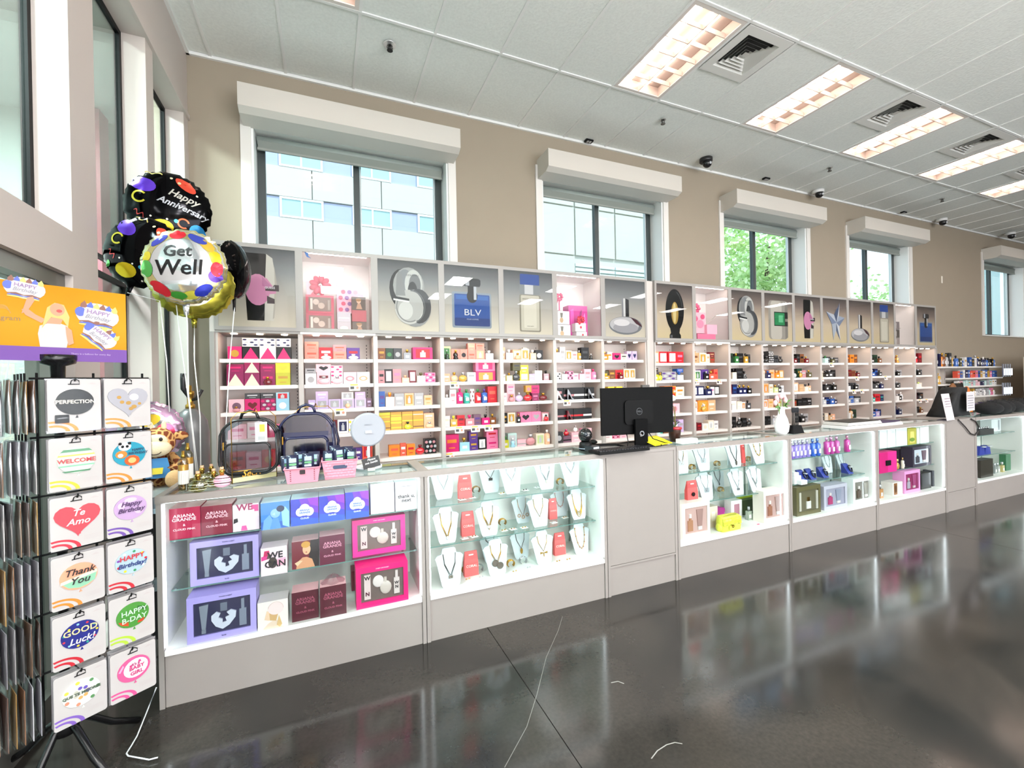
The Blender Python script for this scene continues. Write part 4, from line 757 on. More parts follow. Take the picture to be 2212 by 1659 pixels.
def stand(x0, lab, w=.61):
    t = thing('register_stand', lab, 'counter', (x0, D0, 0), 0, 'solid register stands in the counter row'); d = D1-D0
    MB().box(.003, w-.003, .0, d, ZT-.02, ZT).build('top_board', COUNTER, t)
    for q in (.003, w-.023): MB().box(q, q+.02, 0, d, 0, ZT-.02).build('end_panel', COUNTER, t)
    MB().box(.023, w-.023, .004, .02, .205, ZT-.02).build('front_panel', COUNTER, t); MB().box(.023, w-.023, .0, .016, 0.19, .202).build('rail', COUNTER, t); MB().box(.023, w-.023, .010, .024, 0, .19).build('kick_panel', COUNTER, t)
    MB().box(.023, w-.023, d-.02, d, 0, ZT-.02).build('back_panel', COUNTER, t)
stand(UX['Cc'], 'solid white counter stand under the computer monitor'); stand(UX['G'], 'solid white counter stand with a dark cable hanging in front')

# ---- items inside: helper that seats a carton by its pixels
def seat(xl, yb, xr, yt, z, Y=None):
    p = at_z(xl, yb, z)
    if Y is not None: p = at_y(xl, yb, Y); p.z = z
    q = at_y(xr, yb, p.y); tp = at_y(xl, yt, p.y)
    return p.x, p.y, q.x-p.x, max(.02, tp.z-z)
def carton(name, label, cat, x, y, z, w, h, d, c1, rz=0, group=None, side=None, top=None):
    t = thing(name, label, cat, (x, y, z), rz, group)
    MB().box(0, w, 0, d, 0, h, mats=[0, 1, 1, 1, 2, 2]).build('carton', [col(c1, .35, coat=.2), col(side or c1, .4), col(top or c1, .4)], t)
    return t
def art(t, w, h, L, name='printing', y0=-.0012):
    m = MB(); cs = []
    for k, (hx, P) in enumerate(L):
        if hx not in cs: cs.append(hx)
        m.flat([(a*w, b*h) for a, b in P], y0-.0004*k, cs.index(hx))
    return m.build(name, [col(q, .4, coat=.2) for q in cs], t)
def lite(hx, s=1.0): return col(hx, .5)
WH, DKT = col('#f3e8ea', .5), col('#2a1a26', .5)
GA = 'perfume cartons along the top glass shelf'
PINKT = '#f0c3c8'
def ari(t, w, h, m_):
    text('ARIANA\nGRANDE', w*.16, m_, t, (w/2, -.002, h*.68), bold=.0004, wide=1.15, sp=.85); text('&', w*.12, m_, t, (w/2, -.002, h*.44), bold=.0003); text('CLOUD PINK', w*.1, m_, t, (w/2, -.002, h*.3), bold=.0003, wide=1.15)
cur = dict(z=.735)
def A1(xl, yb, xr, yt, c, lab, top, side=None, **k):
    x, y, w, h = seat(xl, yb, xr-1, yt, .735, 2.565 if xl < 560 else 2.53 if xl < 800 else 2.56)
    return carton('perfume_box', lab, 'box', x, y, .735, w, h, .13, c, 0, GA, side, top), w, h
CL = [circ(.34, .5, .16, .16), circ(.5, .6, .19, .2), circ(.66, .5, .17, .17), [(.3, .36), (.7, .36), (.7, .52), (.3, .52)]]
t, w, h = A1(362.7, 1167, 434.8, 1100.6, '#a81c44', 'crimson perfume box, first from left on the top glass shelf', PINKT); ari(t, w, h, col('#f4cdd6', .5))
t, w, h = A1(434.8, 1159, 503.3, 1095, '#7d1230', 'darker crimson perfume box, second from left on the top glass shelf', PINKT); ari(t, w, h, col('#f0b9c6', .5))
t, w, h = A1(503.5, 1150, 561.5, 1092, '#f3dbe4', 'white and pink lettered box with a blank square label, top glass shelf', '#f0e0e6')
art(t, w, h, [('#d9388a', [(.7, .7), (.98, .7), (.98, .95), (.7, .95)]), ('#222226', [(.02, .3), (.2, .36), (.18, .5), (.04, .48)]), ('#e05aa0', [(.3, .02), (.55, .02), (.5, .2), (.34, .2)]), ('#f5f1f4', [(.2, .2), (.82, .2), (.82, .78), (.2, .78)])]); text('WE', w*.4, col('#9a2a5a', .5), t, (w*.45, -.002, h*.88), bold=.001)
t, w, h = A1(564, 1146, 627.5, 1088, '#3f7fd0', 'blue box with a veiled woman portrait, fourth on the top glass shelf', '#cfe0ee')
art(t, w, h, [('#2f5fb8', [(0, 0), (1, 0), (1, .25), (0, .3)]), ('#8fc0ee', [(.75, .1), (.98, .0), (.98, .6), (.85, .8), (.7, .75)]), ('#6fa0e0', [(.05, 0), (.3, .0), (.4, .35), (.3, .55), (.1, .35)]), ('#8db4ec', circ(.5, .58, .17, .17)), ('#16264f', circ(.68, .74, .14, .12)), ('#5a8fd8', [(.3, 0), (.7, 0), (.6, .4), (.42, .42)]), ('#a9ccf4', [(.38, .55), (.5, .5), (.48, .62)])])
for i, (xl, yb, xr, yt, nm) in enumerate(((628.6, 1139.4, 689.6, 1080, 'first'), (690, 1132.5, 746.4, 1073, 'second'), (746.7, 1125.5, 798.5, 1064.6, 'third'))):
    t, w, h = A1(xl, yb, xr, yt, '#2b36b8', f'{nm} of three blue violet boxes with a white cloud emblem', '#cfe0ee')
    art(t, w, h, [('#6a28b8', [(.45, .55), (1, .4), (1, 1), (.3, 1)]), ('#8f2fc0', [(.7, .75), (1, .65), (1, 1), (.6, 1)]), ('#2450c8', [(0, 0), (1, 0), (1, .2), (0, .35)])]+[('#f6f8fc', P) for P in CL])
    text('ARIANA\nGRANDE', w*.1, col('#3a62c8', .5), t, (w/2, -.006, h*.52), bold=.0002); text('CLOUD', w*.09, col('#f4f6fc', .5), t, (w/2, -.004, h*.26), bold=.0002)
t, w, h = A1(801.3, 1111.7, 853.4, 1046.5, '#ece4f2', 'pearly white box next to last on the top glass shelf', '#eef0f2'); art(t, w, h, [('#d9c6e6', circ(.5, .5, .28, .22)), ('#f4dbe8', circ(.45, .55, .16, .14)), ('#c9e0ec', circ(.62, .42, .1, .1))])
t, w, h = A1(854.8, 1104.8, 902.5, 1042.4, '#f4f1f6', 'white lower case lettered box, last on the top glass shelf', '#eef0f2'); text('thank u,\nnext', w*.24, DKT, t, (w*.5, -.002, h*.42), bold=.0004, sp=.8); art(t, w, h, [('#8a8690', [(.25, .83), (.75, .83), (.75, .85), (.25, .85)])])
# lilac gift sets
def giftset(lab, xl, yb, xr, yt, z, c, wc, inner, d=.11, rz=0, group=None, Y=None):
    x, y, w, h = seat(xl, yb, xr, yt, z, Y)
    t = carton('gift_set', lab, 'gift set', x, y, z, w, h, d, c, rz, group, c, c)
    m = MB(); bx, bz = w*.09, h*.14
    for a in ((0, w, 0, bz), (0, w, h-bz, h), (0, bx, bz, h-bz), (w-bx, w, bz, h-bz)): m.box(a[0], a[1], -.012, 0, a[2], a[3])
    m.build('window_frame', col(c, .35, coat=.2), t); MB().box(bx, w-bx, -.003, -.0005, bz, h-bz).build('insert', col(wc, .5), t)
    inner(t, w, h)
    m = MB(); m.face([(bx, -.0115, bz), (w-bx, -.0115, bz), (w-bx, -.0115, h-bz), (bx, -.0115, h-bz)]); m.build('film', glass('#f6f6fa', .05, .08), t)
    return t, w, h
def lilac(t, w, h):
    m = MB(); m.prism([(w*.17, h*.78), (w*.30, h*.80), (w*.255, h*.24), (w*.205, h*.24)], -.010, -.003); m.prism([(w*.2, h*.17), (w*.26, h*.17), (w*.26, h*.25), (w*.2, h*.25)], -.010, -.003); m.build('cream_tube', col('#9fa6b4', .25, .3), t)
    m = MB(); m.box(w*.745, w*.85, -.010, -.003, h*.2, h*.58); m.box(w*.775, w*.82, -.010, -.003, h*.58, h*.8); m.build('spray_bottle', col('#9aa2b4', .25, .3), t)
    m = MB(); m.prism([(w*.5, h*.2), (w*.6, h*.27), (w*.69, h*.42), (w*.7, h*.55), (w*.62, h*.6), (w*.56, h*.56), (w*.6, h*.48), (w*.54, h*.45), (w*.56, h*.36), (w*.5, h*.34), (w*.5, h*.42), (w*.44, h*.46), (w*.47, h*.55), (w*.41, h*.6), (w*.34, h*.53), (w*.34, h*.42), (w*.4, h*.28)], -.0105, -.003); m.build('heart_bottle', col('#dfe1ee', .2, coat=.5), t)
    m = MB(); m.box(w*.47, w*.57, -.010, -.003, h*.6, h*.78); m.build('bottle_cap', col('#8f95a8', .15, .4), t)
    text('THANK U NEXT', h*.035, DKT, t, (w*.55, -.0128, h*.93)); text('body', h*.045, DKT, t, (w*.52, -.0128, h*.065))
GS = 'boxed gift sets in the nearest showcase'
giftset('lilac boxed gift set with broken heart bottle, lower of two', 406, 1391, 556, 1292, .26, '#a99be0', '#2c2a4c', lilac, group=GS)
giftset('lilac boxed gift set with broken heart bottle, upper of two', 413, 1266, 561, 1172, .50, '#a99be0', '#2c2a4c', lilac, group=GS)
def sweet(t, w, h):
    m = MB(); m.box(w*.15, w*.27, -.010, -.003, h*.2, h*.8); m.build('lotion_tube', col('#e9cfc9', .3), t)
    m = MB(); m.box(w*.72, w*.83, -.010, -.003, h*.22, h*.62); m.box(w*.75, w*.80, -.010, -.003, h*.62, h*.8); m.build('spray_bottle', col('#e3cfc8', .3), t)
    m = MB(); m.ell((w*.42, -.006, h*.6), w*.11, .004, h*.15); m.build('pompom', col('#ead9d2', .7), t); m = MB(); m.ell((w*.56, -.006, h*.42), w*.12, .004, h*.17, 10, 6); m.box(w*.53, w*.58, -.01, -.003, h*.56, h*.68); m.build('faceted_bottle', col('#d8c6ba', .15, coat=.6), t)
    text('W', h*.13, col('#1c1216', .5), t, (w*.21, -.0108, h*.72), bold=.001); text('N', h*.13, col('#5a1230', .5), t, (w*.21, -.0108, h*.33), bold=.001); text('W\nN', h*.1, col('#1c1216', .5), t, (w*.775, -.0108, h*.44), bold=.0008)
    text('SWEET LIKE CANDY', h*.035, col('#f6dfe8', .5), t, (w*.5, -.0128, h*.93))
giftset('hot pink boxed gift set, upper right of the nearest showcase', 762, 1208, 876, 1124, .50, '#ee2f8e', '#7a665f', sweet, group=GS, Y=2.60)
giftset('hot pink boxed gift set, lower right, beside the dark red boxes', 770, 1316, 882, 1228, .26, '#e0176f', '#6f5c56', sweet, group=GS)
GM = 'cartons on the lower levels of the nearest showcase'
def cart(lab, xl, yb, xr, yt, z, c, top, side=None, Y=None, d=.1):
    x, y, w, h = seat(xl, yb, xr-1, yt, z, Y); return carton('perfume_box', lab, 'box', x, y, z, w, h, d, c, 0, GM, side, top), w, h
WEC = [('#d9388a', [(.02, .55), (.3, .6), (.3, .75), (.02, .7)]), ('#c2265e', [(.1, .7), (.35, .72), (.32, .9), (.14, .9)]), ('#f2a8c4', [(.6, .3), (.95, .34), (.95, .6), (.62, .55)]), ('#3a302c', circ(.45, .45, .17, .2)), ('#55473f', [(.22, .62), (.4, .6), (.38, .75), (.3, .8)])]
t, w, h = cart('white and pink lettered box with a rabbit mask picture, middle level', 564, 1246, 622, 1186, .50, '#f0d6e0', '#f3dfe6'); art(t, w, h, WEC); text('WE\nCAN', w*.38, col('#1e1820', .5), t, (w*.55, -.004, h*.55), bold=.001, sp=1.0)
t, w, h = cart('dark red box with woman portrait, middle level of the nearest showcase', 631, 1231, 690, 1172, .50, '#6a1226', '#e8b9bf')
art(t, w, h, [('#1d0d12', [(.6, 0), (1, 0), (1, 1), (.7, 1)]), ('#c98f6c', [(.15, .0), (.85, .0), (.75, .3), (.55, .4), (.4, .4), (.2, .25)]), ('#d9a584', circ(.55, .68, .15, .2)), ('#c08a3a', circ(.52, .86, .17, .12)), ('#e8b998', [(.1, .22), (.28, .3), (.4, .28), (.2, .1)]), ('#9a4038', circ(.54, .58, .035, .02))])
t, w, h = cart('dark red lettered box, right of the portrait box, middle level', 691, 1222, 747, 1160, .50, '#5a1030', '#e0aeb8'); ari(t, w, h, col('#d58fa8', .5))
t, w, h = cart('white box with a woman in pink beanie picture, bottom level', 557, 1363, 624, 1304, .26, '#e6dcd8', '#ded6d6')
art(t, w, h, [('#dfc6b4', [(.15, 0), (.8, 0), (.7, .22), (.55, .3), (.35, .2)]), ('#e2bfa4', [(.22, .35), (.36, .3), (.5, .32), (.5, .6), (.3, .66)]), ('#c9a070', [(.4, .3), (.6, .25), (.7, .6), (.45, .75), (.35, .8), (.38, .6)]), ('#e9cfd0', circ(.6, .7, .26, .22)), ('#d9b8ba', ringp(.6, .7, .24, .26, 0, 3, 10)), ('#d6b07c', [(.62, .1), (.72, .0), (.8, .1), (.7, .45)])])
t, w, h = cart('dark red lettered box, bottom level, left of the pair', 631, 1345, 690, 1282, .26, '#4d0a20', '#e9b3b9'); ari(t, w, h, col('#9c4a62', .5))
t, w, h = cart('dark red lettered box with crumpled film on top, bottom level', 692, 1336, 750, 1270, .26, '#4d0a20', '#e9b3b9'); ari(t, w, h, col('#a8506a', .5))
m = MB(); m.grid([[(w*.5+w*.48*s*math.cos(a), .05+.045*s*math.sin(a), h+zz+.006*math.sin(a*5)) for a in [2*PI*j/12 for j in range(12)]] for s, zz in ((1, .003), (.75, .012), (.45, .03), (.12, .04))], 0, False, True, False); m.build('crumpled_film', glass('#f0e6ea', .12, .05), t)
t, w, h = cart('dark red box lying far back on the bottom level', 760, 1290, 775, 1235, .26, '#7a1230', '#8a1a38', Y=2.72)

# ---- necklace busts, coral bags and jewellery
BUST = col('#cbd3d9', .5)
def bust(px, pyb, h_, z, lab, chain=None, Y=None, group='white necklace busts in the showcases', s=1):
    s = min(s, 1)
    p = at_z(px, pyb, z)
    if Y: p = at_y(px, pyb, Y)
    t = thing('necklace_bust', lab, 'bust', (p.x, p.y, z), 0, group); H_ = h_
    s *= 1.42; H_ *= 1.08; w = H_*.36*s; P = [(-w*.42, 0), (w*.42, 0), (w*.5, H_*.08), (w*.72, H_*.68), (w*.78, H_*.76), (w*.66, H_*.82), (w*.42, H_*.85), (w*.36, H_*.97), (w*.26, H_), (-w*.26, H_), (-w*.36, H_*.97), (-w*.42, H_*.85), (-w*.66, H_*.82), (-w*.78, H_*.76), (-w*.72, H_*.68), (-w*.5, H_*.08)]
    m = MB(); lean = .22
    F = [(x, zz*lean, zz) for x, zz in P]; B = [(x*.96, zz*lean+.012, zz) for x, zz in P]; n_ = len(P); m.face(F); m.face(B[::-1])
    for k in range(n_): m.face([F[k], B[k], B[(k+1) % n_], F[(k+1) % n_]])
    m.build('bust_board', BUST, t); MB().prism([(-.01, 0), (.01, 0), (.006, H_*.8), (-.006, H_*.8)], H_*.1+.05, H_*.12+.055).build('easel_leg', BUST, t)
    if chain:
        cc, drop, pend, pc_, n2 = chain; g = {'g': GOLD, 's': CHROME, 'd': col('#3a3530', .3, .6), 'r': col('#b98a62', .25, .9)}[cc]
        for q in range(n2):
            dd = drop*(1-.22*q); m = MB(); L = [(x_, zz*lean-.003, zz) for x_, zz in ((-w*.34, H_*.86), (-w*.36*.8, H_*.86-(H_*.86-dd*H_)*.45), (0, dd*H_), (w*.36*.8, H_*.86-(H_*.86-dd*H_)*.45), (w*.34, H_*.86))]
            if pend in ('layers', 'beads'): L = [(w*.36*math.cos(a), (H_*.86+(dd-.86)*H_*math.sin(a))*lean-.003, H_*.86+(dd-.86)*H_*math.sin(a)) for a in [PI*k/10 for k in range(11)]]
            m.tube(L, .0021, 5); m.build('chain', g, t)
        zz = drop*H_; pm = col(pc_, .25, .8 if pc_ in ('#c79a45', '#8a8078') else 0)
        m = MB(); yy = zz*lean-.006
        if pend == 'drop': m.ell((0, yy, zz-.01), .007, .004, .012, 8, 5)
        elif pend == 'disc': m.prism(circ(-.012, zz-.005, .022, None, 12), yy-.004, yy); m.prism(circ(.018, zz-.022, .022, None, 12), yy-.008, yy-.004)
        elif pend == 'bow': m.prism([(-.026, zz), (0, zz-.006), (.026, zz), (.026, zz-.014), (0, zz-.008), (-.026, zz-.014)], yy-.003, yy); m.prism([(-.003, zz-.01), (.003, zz-.01), (.004, zz-.035), (-.002, zz-.03)], yy-.003, yy)
        elif pend == 'leaf': m.prism(circ(0, zz-.016, .009, .02, 10), yy-.004, yy)
        elif pend == 'rings':
            for q in (-.03, 0, .03): m.prism(ringp(q, zz-(.0 if q else .012)+.006, .008, .012, 0, 2*PI-.01, 12), yy-.003, yy)
        elif pend == 'cluster':
            for q in range(6): m.ell(((q % 3-1)*.009, yy, zz-.008*(q//3)-.004), .0055, .0045, .0055, 6, 4)
        elif pend == 'beads':
            for q in range(9):
                a = PI*q/8; m.ell((w*.36*math.cos(a), (H_*.86+(drop-.86)*H_*math.sin(a))*lean-.005, H_*.86+(drop-.86)*H_*math.sin(a)), .006, .005, .006, 6, 4)
        elif pend == 'lattice':
            for q in range(9): m.prism(ringp((q % 3-1)*.016, zz+.012*(q//3), .004, .007, 0, 2*PI-.01, 8), yy-.003, yy-.001)
        else: m.ell((0, yy, zz), .004, .003, .004, 6, 4)
        m.build('pendant', pm, t)
    return t
def coral(px, pyb, w, h, z, lab, txt=True, Y=None, d=.035, emb=None):
    p = at_z(px, pyb, z)
    if Y: p = at_y(px, pyb, Y)
    t = thing('gift_pouch', lab, 'gift bag', (p.x, p.y, z), 0, 'coral red jewellery gift pouches'); c = col('#ef5a5a', .45, noise=.05, scale=20)
    m = MB(); m.grid([[(-w/2, 0, 0), (w/2, 0, 0), (w/2, d, 0), (-w/2, d, 0)], [(-w*.5, 0.004, h*.55), (w*.5, .004, h*.55), (w*.5, d, h*.55), (-w*.5, d, h*.55)], [(-w*.42, d*.35, h), (w*.42, d*.35, h), (w*.42, d*.6, h), (-w*.42, d*.6, h)]], 0, False); m.build('pouch', c, t)
    m = MB(); P = [(-w*.43, h), (-w*.47, h*.72)]+[(-w*.47+w*.94*k/10, h*.70+(.012*h if k % 2 else -.012*h)) for k in range(11)]+[(w*.47, h*.72), (w*.43, h)]
    m.face([(x_, .004+(zz/h-.55)/.45*d*.35-.003, zz) for x_, zz in P]); m.build('flap', col('#e14c4e', .45), t)
    m = MB(); m.face([(x_, -.003+(zz/h-.55)/.45*d*.35+.002, zz) for x_, zz in rrect(-w*.17, w*.17, h*.84, h*.89, h*.02)]); m.build('handle_hole', col('#d9d2cd', .5), t)
    if txt: text('CORAL', w*.24, col('#f7e6e2', .5), t, (0, -.002, h*.42))
    if emb: m = MB(); m.prism(circ(0, h*.4, w*.16, None, 12), -.006, -.002); m.build('emblem', col(emb, .3, .5), t)
    return t
# showcase B: top level z=.735, middle z=.50, deck z=.26
bust(960, 1078, .19, .735, 'white bust with a thin silver chain, first on the top level', ('s', .30, 'dot', '#c9ccd0', 1)); bust(1062, 1064, .19, .735, 'white bust with two black drops, top level', ('d', .45, 'cluster', '#111111', 1)); bust(1108, 1060, .185, .735, 'white bust with faint chain, centre of the top level', ('s', .42, 'dot', '#e2c8c0', 1), Y=2.62)
bust(1182, 1050, .185, .735, 'white bust with two fine chains, fourth on the top level', ('s', .3, 'drop', '#c9c0b0', 2), Y=2.62); bust(1237, 1045, .185, .735, 'white bust with short chain, last on the top level', ('s', .45, 'dot', '#c9ccd0', 1), Y=2.62)
coral(1006, 1070, .085, .145, .735, 'coral pouch on the top level of the necklace showcase', Y=2.64)
bust(967, 1170, .19, .50, 'white bust with layered gold chains, left end of the middle level', ('g', .2, 'drop', '#dfe4ea', 3), Y=2.575); bust(1058, 1157, .19, .50, 'white bust with three pearl drops, middle level', ('g', .3, 'cluster', '#f0ece4', 3), Y=2.585)
bust(1131, 1128, .17, .50, 'white bust with large gold ring necklace, behind on the middle level', ('r', .25, 'rings', '#b98a62', 1), Y=2.72); bust(1168, 1138, .19, .50, 'white bust with clustered pendant, right of the ring necklace', ('g', .3, 'cluster', '#f0ece4', 1), Y=2.60)
bust(1213, 1112, .17, .50, 'white bust with beaded dark pink necklace, behind on the middle level', ('r', .35, 'beads', '#c9a0a0', 1), Y=2.74); bust(1252, 1123, .185, .50, 'white bust with many fine gold strands, right end of middle level', ('g', .25, 'layers', '#c79a45', 4), Y=2.62)
coral(1012, 1153, .085, .15, .50, 'coral pouch between two busts, middle level of the necklace showcase', Y=2.64); coral(1196, 1123, .06, .14, .50, 'narrow coral pouch half hidden behind a bust, middle level', Y=2.70)
bust(975, 1263, .20, .26, 'white bust with dark stone drops, left end of bottom deck', ('d', .3, 'cluster', '#8a8078', 2), Y=2.52); bust(1076, 1245, .195, .26, 'white bust with large bronze and silver discs, bottom deck', ('g', .38, 'disc', '#8a8078', 2), Y=2.545)
bust(1062, 1200, .17, .26, 'white bust with black cord, behind the disc necklace', ('d', .6, 'dot', '#3a3a3a', 1), Y=2.76); bust(1128, 1210, .175, .26, 'white bust with gold leaf pendant, bottom deck', ('d', .35, 'leaf', '#c79a45', 1), Y=2.72)
bust(1177, 1223, .19, .26, 'white bust with gold bow pendant, bottom deck', ('g', .38, 'bow', '#c79a45', 1), Y=2.575); bust(1258, 1203, .185, .26, 'white bust with mixed bead necklace, right end of bottom deck', ('g', .2, 'beads', '#b08060', 1), Y=2.61)
coral(1019, 1232, .09, .15, .26, 'coral pouch with dark earrings pinned on, left side of bottom deck', Y=2.61); coral(1211, 1205, .085, .15, .26, 'coral pouch, right side of the bottom deck of the necklace showcase', Y=2.66)
def earcard(px, py, z, lab, c='#c79a45', w=.045):
    p = at_z(px, py, z); t = thing('earring_card', lab, 'earrings', (p.x, p.y, z), (.0, 0, .15), 'earrings on white cards lying in showcases')
    MB().box(-w/2, w/2, -.02, .02, 0, .0015).build('card', col('#f4f1ee', .5), t)
    for q in (-.01, .01): MB().ell((q, 0, .005), .0055, .0055, .004, 8, 5).build('earring', col(c, .25, .7), t)
for px, py, z, nm, c in ((998, 1079, .735, 'left end of the top level', '#8a8078'), (1019, 1075, .735, 'right of the first card, top level', '#8a8078'), (1085, 1066, .735, 'below the black drop necklace', '#c79a45'), (1134, 1059, .735, 'dark studs at the centre of top level', '#2a2a2a'), (1162, 1053, .735, 'silver pair right of centre, top level', '#c9ccd0'),
    (1003, 1163, .5, 'left end of the middle level', '#c9a0a0'), (1024, 1159, .5, 'second card, middle level', '#b08060'), (1088, 1146, .5, 'middle level, first of three in a row', '#c79a45'), (1108, 1143, .5, 'middle level, second of three in a row', '#b98a62'), (1132, 1140, .5, 'middle level, third of three in a row', '#c79a45'), (1196, 1129, .5, 'below the narrow coral pouch', '#c9ccd0'), (1220, 1118, .5, 'right side of middle level', '#b98a62'),
    (1011, 1252, .26, 'bottom deck, beside the left bust', '#d9b070'), (1040, 1247, .26, 'bottom deck, silver hoops before the left pouch', '#c9ccd0'), (1112, 1235, .26, 'bottom deck, right of the disc necklace', '#d9b070'), (1143, 1227, .26, 'bottom deck, silver pair in the middle', '#c9ccd0'), (1206, 1213, .26, 'bottom deck, below the right pouch', '#c79a45'), (1228, 1209, .26, 'bottom deck, next to the last bust', '#c79a45')):
    earcard(px, py, z, 'earrings on white card, '+nm, c)
def cuff(px, py, z, c, lab, s=1):
    p = at_z(px, py, z); t = thing('bracelet', lab, 'bracelet', (p.x, p.y, z), 0, 'cuff bracelets and rings lying in showcases')
    for k in range(3): MB().tube([(.025*s*math.cos(a), .004+.01*k, .022*s+.022*s*math.sin(a)) for a in [-.9+4.9*j/12 for j in range(13)]], .0028, 6).build('bangle', col(c, .2, 1), t)
for a in ((1008, 1240, .26, '#b98a3a', 'gold cuff bracelet beside the left bust, bottom deck'), (1037, 1236, .26, '#b9bcc0', 'silver cuff bracelet before the left pouch, bottom deck'), (1105, 1226, .26, '#c79a45', 'gold twisted bracelet right of the disc necklace'), (1132, 1219, .26, '#b9bcc0', 'silver bracelet below the leaf pendant'), (1212, 1048, .735, '#b98a3a', 'gold filigree bracelet on the top level of necklace showcase'), (1030, 1066, .735, '#8a6a3a', 'thin dark gold bangles on the top level, left'),
          (1087, 1136, .5, '#b98a3a', 'pile of gold bangles in the middle level'), (1498, 1016, .735, '#c79a45', 'gold bangle stack at left in the handbag showcase'), (1620, 998, .735, '#c79a45', 'gold bangle stack at right in the handbag showcase'), (1552, 1008, .735, '#b08a4a', 'thin gold bangles at centre of the handbag showcase top level'), (1560, 1064, .5, '#c79a45', 'gold bangles on the middle level of the handbag showcase')): cuff(*a)
# ================================================================== showcase D (handbag)
def zd(X, Y): return 1440+X/3.568, 860+Y/3.568
BG = 'white necklace busts in the showcases'
for X, Y, z, lab, ch in ((128, 575, .735, 'white bust cut by the left edge, handbag showcase top level', ('g', .3, 'lattice', '#cfd2d4', 1)), (295, 555, .735, 'white bust with silver lace collar, handbag showcase top level', ('s', .3, 'lattice', '#b9bcc0', 1)), (540, 522, .735, 'white bust with dark tie necklace, handbag showcase top level', ('d', .2, 'leaf', '#8a8078', 2)), (722, 500, .735, 'white bust with gold beaded strands, handbag showcase top level', ('g', .3, 'beads', '#c79a45', 1)),
    (320, 775, .50, 'white bust with silver lattice necklace, handbag showcase middle level', ('s', .3, 'lattice', '#9aa0a8', 1)), (560, 738, .50, 'white bust with dragonfly pendant, handbag showcase middle level', ('s', .25, 'cluster', '#6a6e72', 1)), (700, 705, .50, 'white bust with silver drops, right end of handbag showcase', ('s', .3, 'drop', '#c9ccd0', 3))):
    px, py = zd(X, Y); bust(px, py, .205, z, lab, ch, Y=2.58, group=BG, s=1.3)
px, py = zd(415, 720); bust(px, py, .18, .5, 'white bust behind, grey drop necklace, handbag showcase', ('d', .35, 'drop', '#6a6e72', 1), Y=2.74, s=1.3)
coral(*zd(205, 775), .105, .17, .50, 'large coral pouch with a black rose emblem in the handbag showcase', txt=False, Y=2.57, emb='#2a1c20')
coral(*zd(598, 505), .035, .16, .735, 'very narrow coral pouch at top of the handbag showcase', txt=False, Y=2.66)
def gs(lab, X0, Yb, X1, Yt, z, c, wc, inner, f=zd, Y=2.52, d=.09):
    a = f(X0, Yb); b_ = f(X1, Yt); return giftset(lab, a[0], a[1], b_[0], b_[1], z, c, wc, inner, d=d, group='boxed gift sets in the far showcases', Y=Y)
def duo(c1, c2, cap='#e9dfd8'):
    def fn(t, w, h):
        m = MB(); m.box(w*.2, w*.38, -.010, -.003, h*.2, h*.5); m.box(w*.255, w*.325, -.010, -.003, h*.5, h*.56); m.build('perfume_flask', col(c1, .2, coat=.6), t)
        MB().box(w*.25, w*.33, -.0105, -.003, h*.57, h*.68).build('flask_cap', col(cap, .3), t)
        m = MB(); m.prism([(w*.52, h*.78), (w*.76, h*.78), (w*.71, h*.3), (w*.57, h*.3)], -.010, -.003); m.build('cream_tube', col(c2, .4), t)
        MB().box(w*.57, w*.71, -.0105, -.003, h*.2, h*.3).build('tube_cap', col(cap, .3), t)
    return fn
gs('pale pink marbled gift set, bottom left of the handbag showcase', 118, 1110, 328, 815, .26, '#f1e4dc', '#d2ada2', duo('#c08a68', '#b08a80'))
gs('pale pink marbled gift set, bottom right of the handbag showcase', 742, 970, 915, 720, .26, '#f1e6dd', '#c7a298', duo('#a87058', '#b79a92'))
def ct(lab, f, X0, Yb, X1, Yt, z, c, Y=2.62, d=.07, L=None, top=None, grp='single cartons in the far showcases'):
    a = f(X0, Yb); b_ = f(X1, Yt); x, y, w, h = seat(a[0], a[1], b_[0], b_[1], z, Y)
    t = carton('perfume_box', lab, 'box', x, y, z, w, h, d, c, 0, grp, None, top)
    if L: art(t, w, h, L)
    return t, w, h
LB = [('#efe6e0', [(.3, .3), (.7, .3), (.7, .75), (.3, .75)])]
ct('slim cream box beside the left marbled gift set', zd, 330, 985, 395, 840, .26, '#d9c9ba', L=LB); ct('white box with pink picture behind the yellow handbag', zd, 500, 930, 583, 795, .26, '#f2ecec', 2.70, L=[('#b0788a', [(.25, .2), (.75, .2), (.75, .8), (.25, .8)])])
ct('dark green box behind the clear bottle in the handbag showcase', zd, 587, 905, 692, 790, .26, '#4a5a34', 2.74)
t, w, h = ct('lime green paper box at the back of the handbag showcase', zd, 560, 850, 690, 765, .26, '#c9d83a', 2.79, .03)
p = at_y(*zd(397, 920), 2.74); t = thing('handbag', 'magenta handbag standing behind at left in the handbag showcase', 'handbag', (p.x, 2.74, .26)); MB().prism(rrect(-.075, .075, 0, .10, .025), 0, .05).build('bag_body', col('#b0288a', .45, noise=.1), t); MB().prism(rrect(-.077, .077, .05, .102, .025), -.004, 0).build('flap', col('#9a1f78', .45), t)
